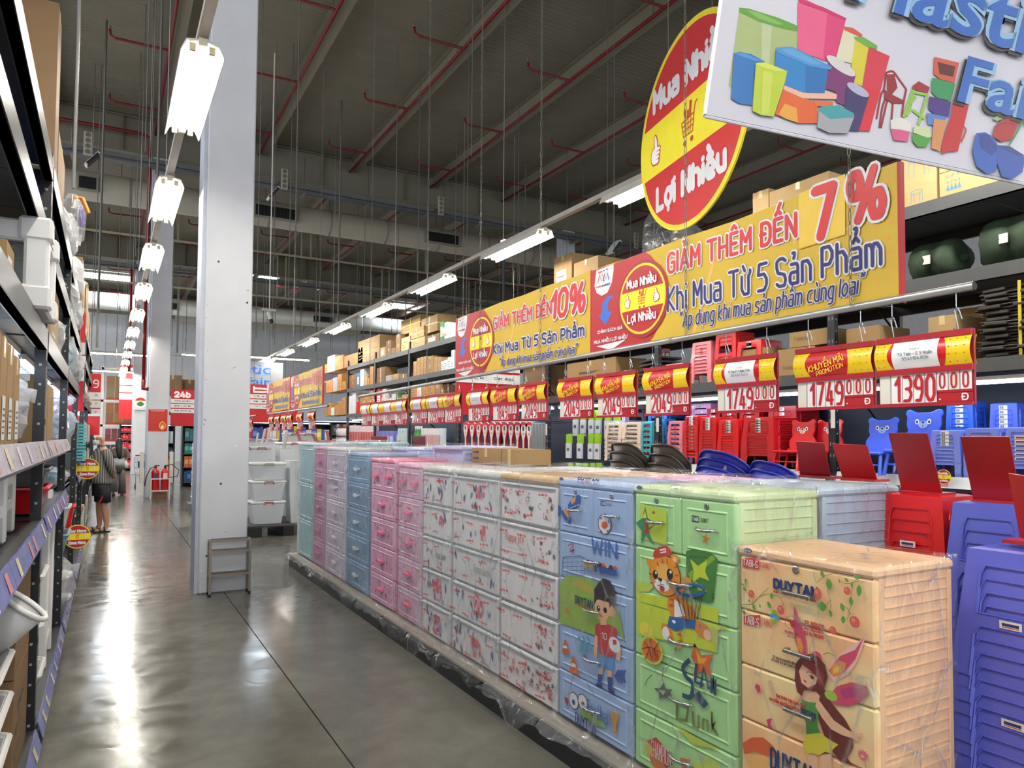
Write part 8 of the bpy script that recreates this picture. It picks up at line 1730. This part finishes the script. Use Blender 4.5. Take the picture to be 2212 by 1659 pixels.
# the woman walking away
PT = mat((96, 94, 92), .8); TP = mat((122, 112, 96), .8); HRM = mat((24, 20, 20), .45)
wo = thing('person', 'long-haired woman in grey trousers and brown and white top walking away', 'person', (.28, 21.85, 0), 0)
J = [(0, 0, .82, .11, .10), (0, 0, 1.0, .10, .08), (0, 0, 1.18, .11, .08), (0, 0, 1.26, .09, .07), (0, .01, 1.33, .04), (0, .015, 1.39, .062, .07), (0, .015, 1.43, .066, .076),
     (.08, 0, .76, .075), (.09, .02, .44, .052), (.10, .0, .10, .036), (.10, .03, .04, .035), (.10, .12, .03, .028), (-.08, 0, .76, .075), (-.09, -.05, .44, .052), (-.10, -.10, .14, .036), (-.10, -.09, .07, .033), (-.10, .0, .03, .026),
     (.15, 0, 1.24, .045), (.20, .03, 1.04, .036), (.19, .14, .92, .028), (.17, .22, .92, .024), (-.15, 0, 1.24, .045), (-.21, .02, 1.04, .036), (-.19, .13, .92, .028), (-.16, .22, .93, .024)]
E_ = [(0, 1), (1, 2), (2, 3), (3, 4), (4, 5), (5, 6), (0, 7), (7, 8), (8, 9), (9, 10), (10, 11), (0, 12), (12, 13), (13, 14), (14, 15), (15, 16), (3, 17), (17, 18), (18, 19), (19, 20), (3, 21), (21, 22), (22, 23), (23, 24), (6, 25)]
J.append((0, .01, 1.475, .04, .045)); skin('body', J, E_, wo, SKN)
for sg in (-1, 1):
    for k in range(4): MB().tube([(sg*.165, .22, .90+.013*k), (sg*.15, .25, .90+.013*k), (sg*.14, .262, .895+.013*k)], [.008, .007, .006], 5, SKN).build('finger', wo)
    MB().tube([(sg*.16, .21, .95), (sg*.14, .24, .965)], [.009, .006], 5, SKN).build('thumb', wo)
loft('blouse', [(0, 0, .80, .15, .115), (0, 0, .9, .14, .11), (0, 0, 1.03, .13, .105)], wo, mat((222, 222, 220), .8)); loft('top', [(0, 0, 1.0, .145, .115), (0, 0, 1.1, .145, .115), (0, 0, 1.24, .16, .10), (0, 0, 1.30, .10, .075)], wo, TP)
for sg in (-1, 1): MB().tube([(sg*.14, 0, 1.25), (sg*.19, .01, 1.13), (sg*.21, .03, 1.02)], [.058, .062, .06], 10, TP, cap=False).build('sleeve', wo, smooth=True)
loft('trousers', [(0, 0, .62, .155, .11), (0, 0, .78, .155, .12), (0, 0, .86, .13, .10)], wo, PT)
for sg in (-1, 1): y_ = 0 if sg > 0 else -.06; loft('trouser_leg', [(sg*.10, y_-(.03 if sg < 0 else 0), .045 if sg > 0 else .10, .095, .085), (sg*.095, y_*.8, .4, .085, .08), (sg*.08, 0, .68, .085, .095)], wo, PT); MB().rbox(sg*.10-.04, sg*.10+.04, y_-.10, y_+.12, 0, .05, .012, BLACK if sg < 0 else mat((60, 58, 56), .6)).build('shoe', wo)
loft('long_hair', [(.02, -.135, .97, .025, .015), (.01, -.135, 1.08, .055, .03), (0, -.12, 1.2, .07, .04), (0, -.08, 1.29, .078, .06), (0, -.03, 1.36, .084, .08), (0, .0, 1.43, .087, .09), (0, .008, 1.48, .075, .08), (0, .01, 1.515, .04, .045), (0, .01, 1.522, .01, .01)], wo, HRM)
MB().tube([(-.12, -.10, 1.25), (-.03, -.135, 1.1), (.10, -.125, .95)], .006, 5, BLACK).build('bag_strap', wo); loft('white_bag', [(.17, .02, .72, .05, .04), (.18, .02, .82, .06, .05), (.17, .02, .93, .02, .02)], wo, WHITE, 10)
# ---------------------------------------------------------------- far aisle shelves seen between the columns
def shelf_block(label, x0, x1, y, z1, levels, rows, pal, seed, d=.5, name='shelf_unit', face=0):
    t = thing(name, label, 'shelf', (x0, y, 0)); w = x1-x0; FR = BLACK
    for x in (0, w-.05): MB().box(x, x+.05, 0, d, 0, z1, FR).build('side_frame', t)
    MB().box(.05, w-.05, d-.02, d, 0, z1, RACKBLUE).build('back_panel', t); r_ = random.Random(seed)
    for z in levels: MB().box(.05, w-.05, 0, d-.02, z-.03, z, mat((90, 92, 98), .5)).build('shelf_board', t)
    MB().tube([(.08, .03, z1-.05), (w-.08, .03, z1-.05)], .012, 6, STRIP).build('tube', t)
    for li, z in enumerate(levels[:-1]):
        H = (levels[li+1]-z)-.05; x = .07; k = 0
        while x < w-.12:
            ww = r_.uniform(.07, .16); c = r_.choice(pal[li % len(pal)]); hh = H*r_.uniform(.7, .95)
            g = thing('goods_pack', f'{label.split(" shelf")[0]} pack, {ORD[li]} shelf up, {ORD[k]} from left', 'pack', (x0+x, y+.02, z+.001), 0, 'packs: '+label[:40]); MB().box(0, min(ww-.006, w-.06-x), 0, d*.6, 0, hh, mat(c, .4)).build('body', g)
            if ww > .1: MB().box(.01, ww-.02, -.004, 0, hh*.3, hh*.7, mat(tuple(min(255, v+60) for v in c), .4)).build('front_print', g)
            x += ww; k += 1
a = at(370, 1000, Y=24)
shelf_block('lit teal and orange shelf beyond the second column', 2.05, 3.1, 24.6, 2.0, [.15, .62, 1.05, 1.45, 1.95], 4, [[(40, 80, 140), (200, 150, 60)], [(60, 150, 140), (220, 120, 60)], [(60, 150, 140), (230, 200, 60)], [(50, 60, 110), (90, 160, 170)]], 3)
shelf_block('bright cosmetics shelf left of the teal one', 1.5, 2.02, 27, 2.0, [.15, .55, .95, 1.35, 1.95], 4, [[(226, 226, 230), (120, 170, 190)], [(200, 210, 220), (230, 120, 60)], [(226, 226, 230), (60, 60, 80)]], 4)
shelf_block('red packs shelf beneath the sign 15a', at(256, 1000, Y=36.5).x, at(256, 1000, Y=36.5).x+1.2, 36.5, 2.1, [.15, .6, 1.0, 1.4, 1.75, 2.05], 4, [[(190, 24, 40), (206, 40, 60)]], 5)
shelf_block('colourful detergent shelf right of the column', 2.9, 5.4, 19.6, 2.0, [.15, .6, 1.1, 1.5, 1.95], 4, [[(200, 60, 60), (60, 90, 170), (230, 200, 70), (220, 220, 226)]], 6)
shelf_block('dark far shelf with orange goods behind the distant banner', 5.6, 9.4, 26, 2.2, [.15, .7, 1.2, 1.7, 2.15], 4, [[(200, 130, 70), (60, 60, 70), (180, 180, 186)]], 7)
t = thing('drawer_tower', 'white drawer tower on a low grey plinth left of the column', 'cabinet', (1.62, 16.6, .16)); MB().box(-.08, .5, -.05, .6, -.16, -.002, mat((120, 122, 126), .5)).build('plinth', t)
for k in range(5): dd = MB().rbox(0, .42, 0, .45, .26*k, .26*k+.25, .012, IVORY).build('drawer', t); MB().rbox(-.03, .0, .18, .26, .26*k+.12, .26*k+.15, .006, WHITE).build('knob', dd)
for k, (x, y, z0, z1, w) in enumerate(((1.5, 23, 2.9, 3.4, .5), (2.0, 23.2, 2.9, 3.3, .45), (2.5, 23, 2.9, 3.8, .5), (3.0, 23.2, 2.9, 4.3, .45))):
    t = thing('carton', f'brown carton stacked above the sign 24b, {ORD[k]} from the left', 'box', (x-.1, y+.4, z0), 0, 'cartons above the sign 24b'); MB().box(0, w, 0, .4, 0, z1-z0, mat(KR['brown'], .7)).build('body', t); MB().box(w/2-.03, w/2+.03, -.003, 0, (z1-z0)-.12, z1-z0, mat((190, 160, 110), .4)).build('tape', t)
t = thing('storage_rack', 'dark rack carrying the cartons above the sign 24b', 'rack', (1.2, 23.3, 0))
for x in (0, 2.4): MB().box(x, x+.07, 0, .07, 0, 3.5, RACK).build('upright', t); MB().box(x, x+.07, .6, .67, 0, 3.5, RACK).build('upright', t)
for z in (2.88, 2.3): MB().box(0, 2.45, 0, .67, z-.08, z, BEAM).build('beam', t)
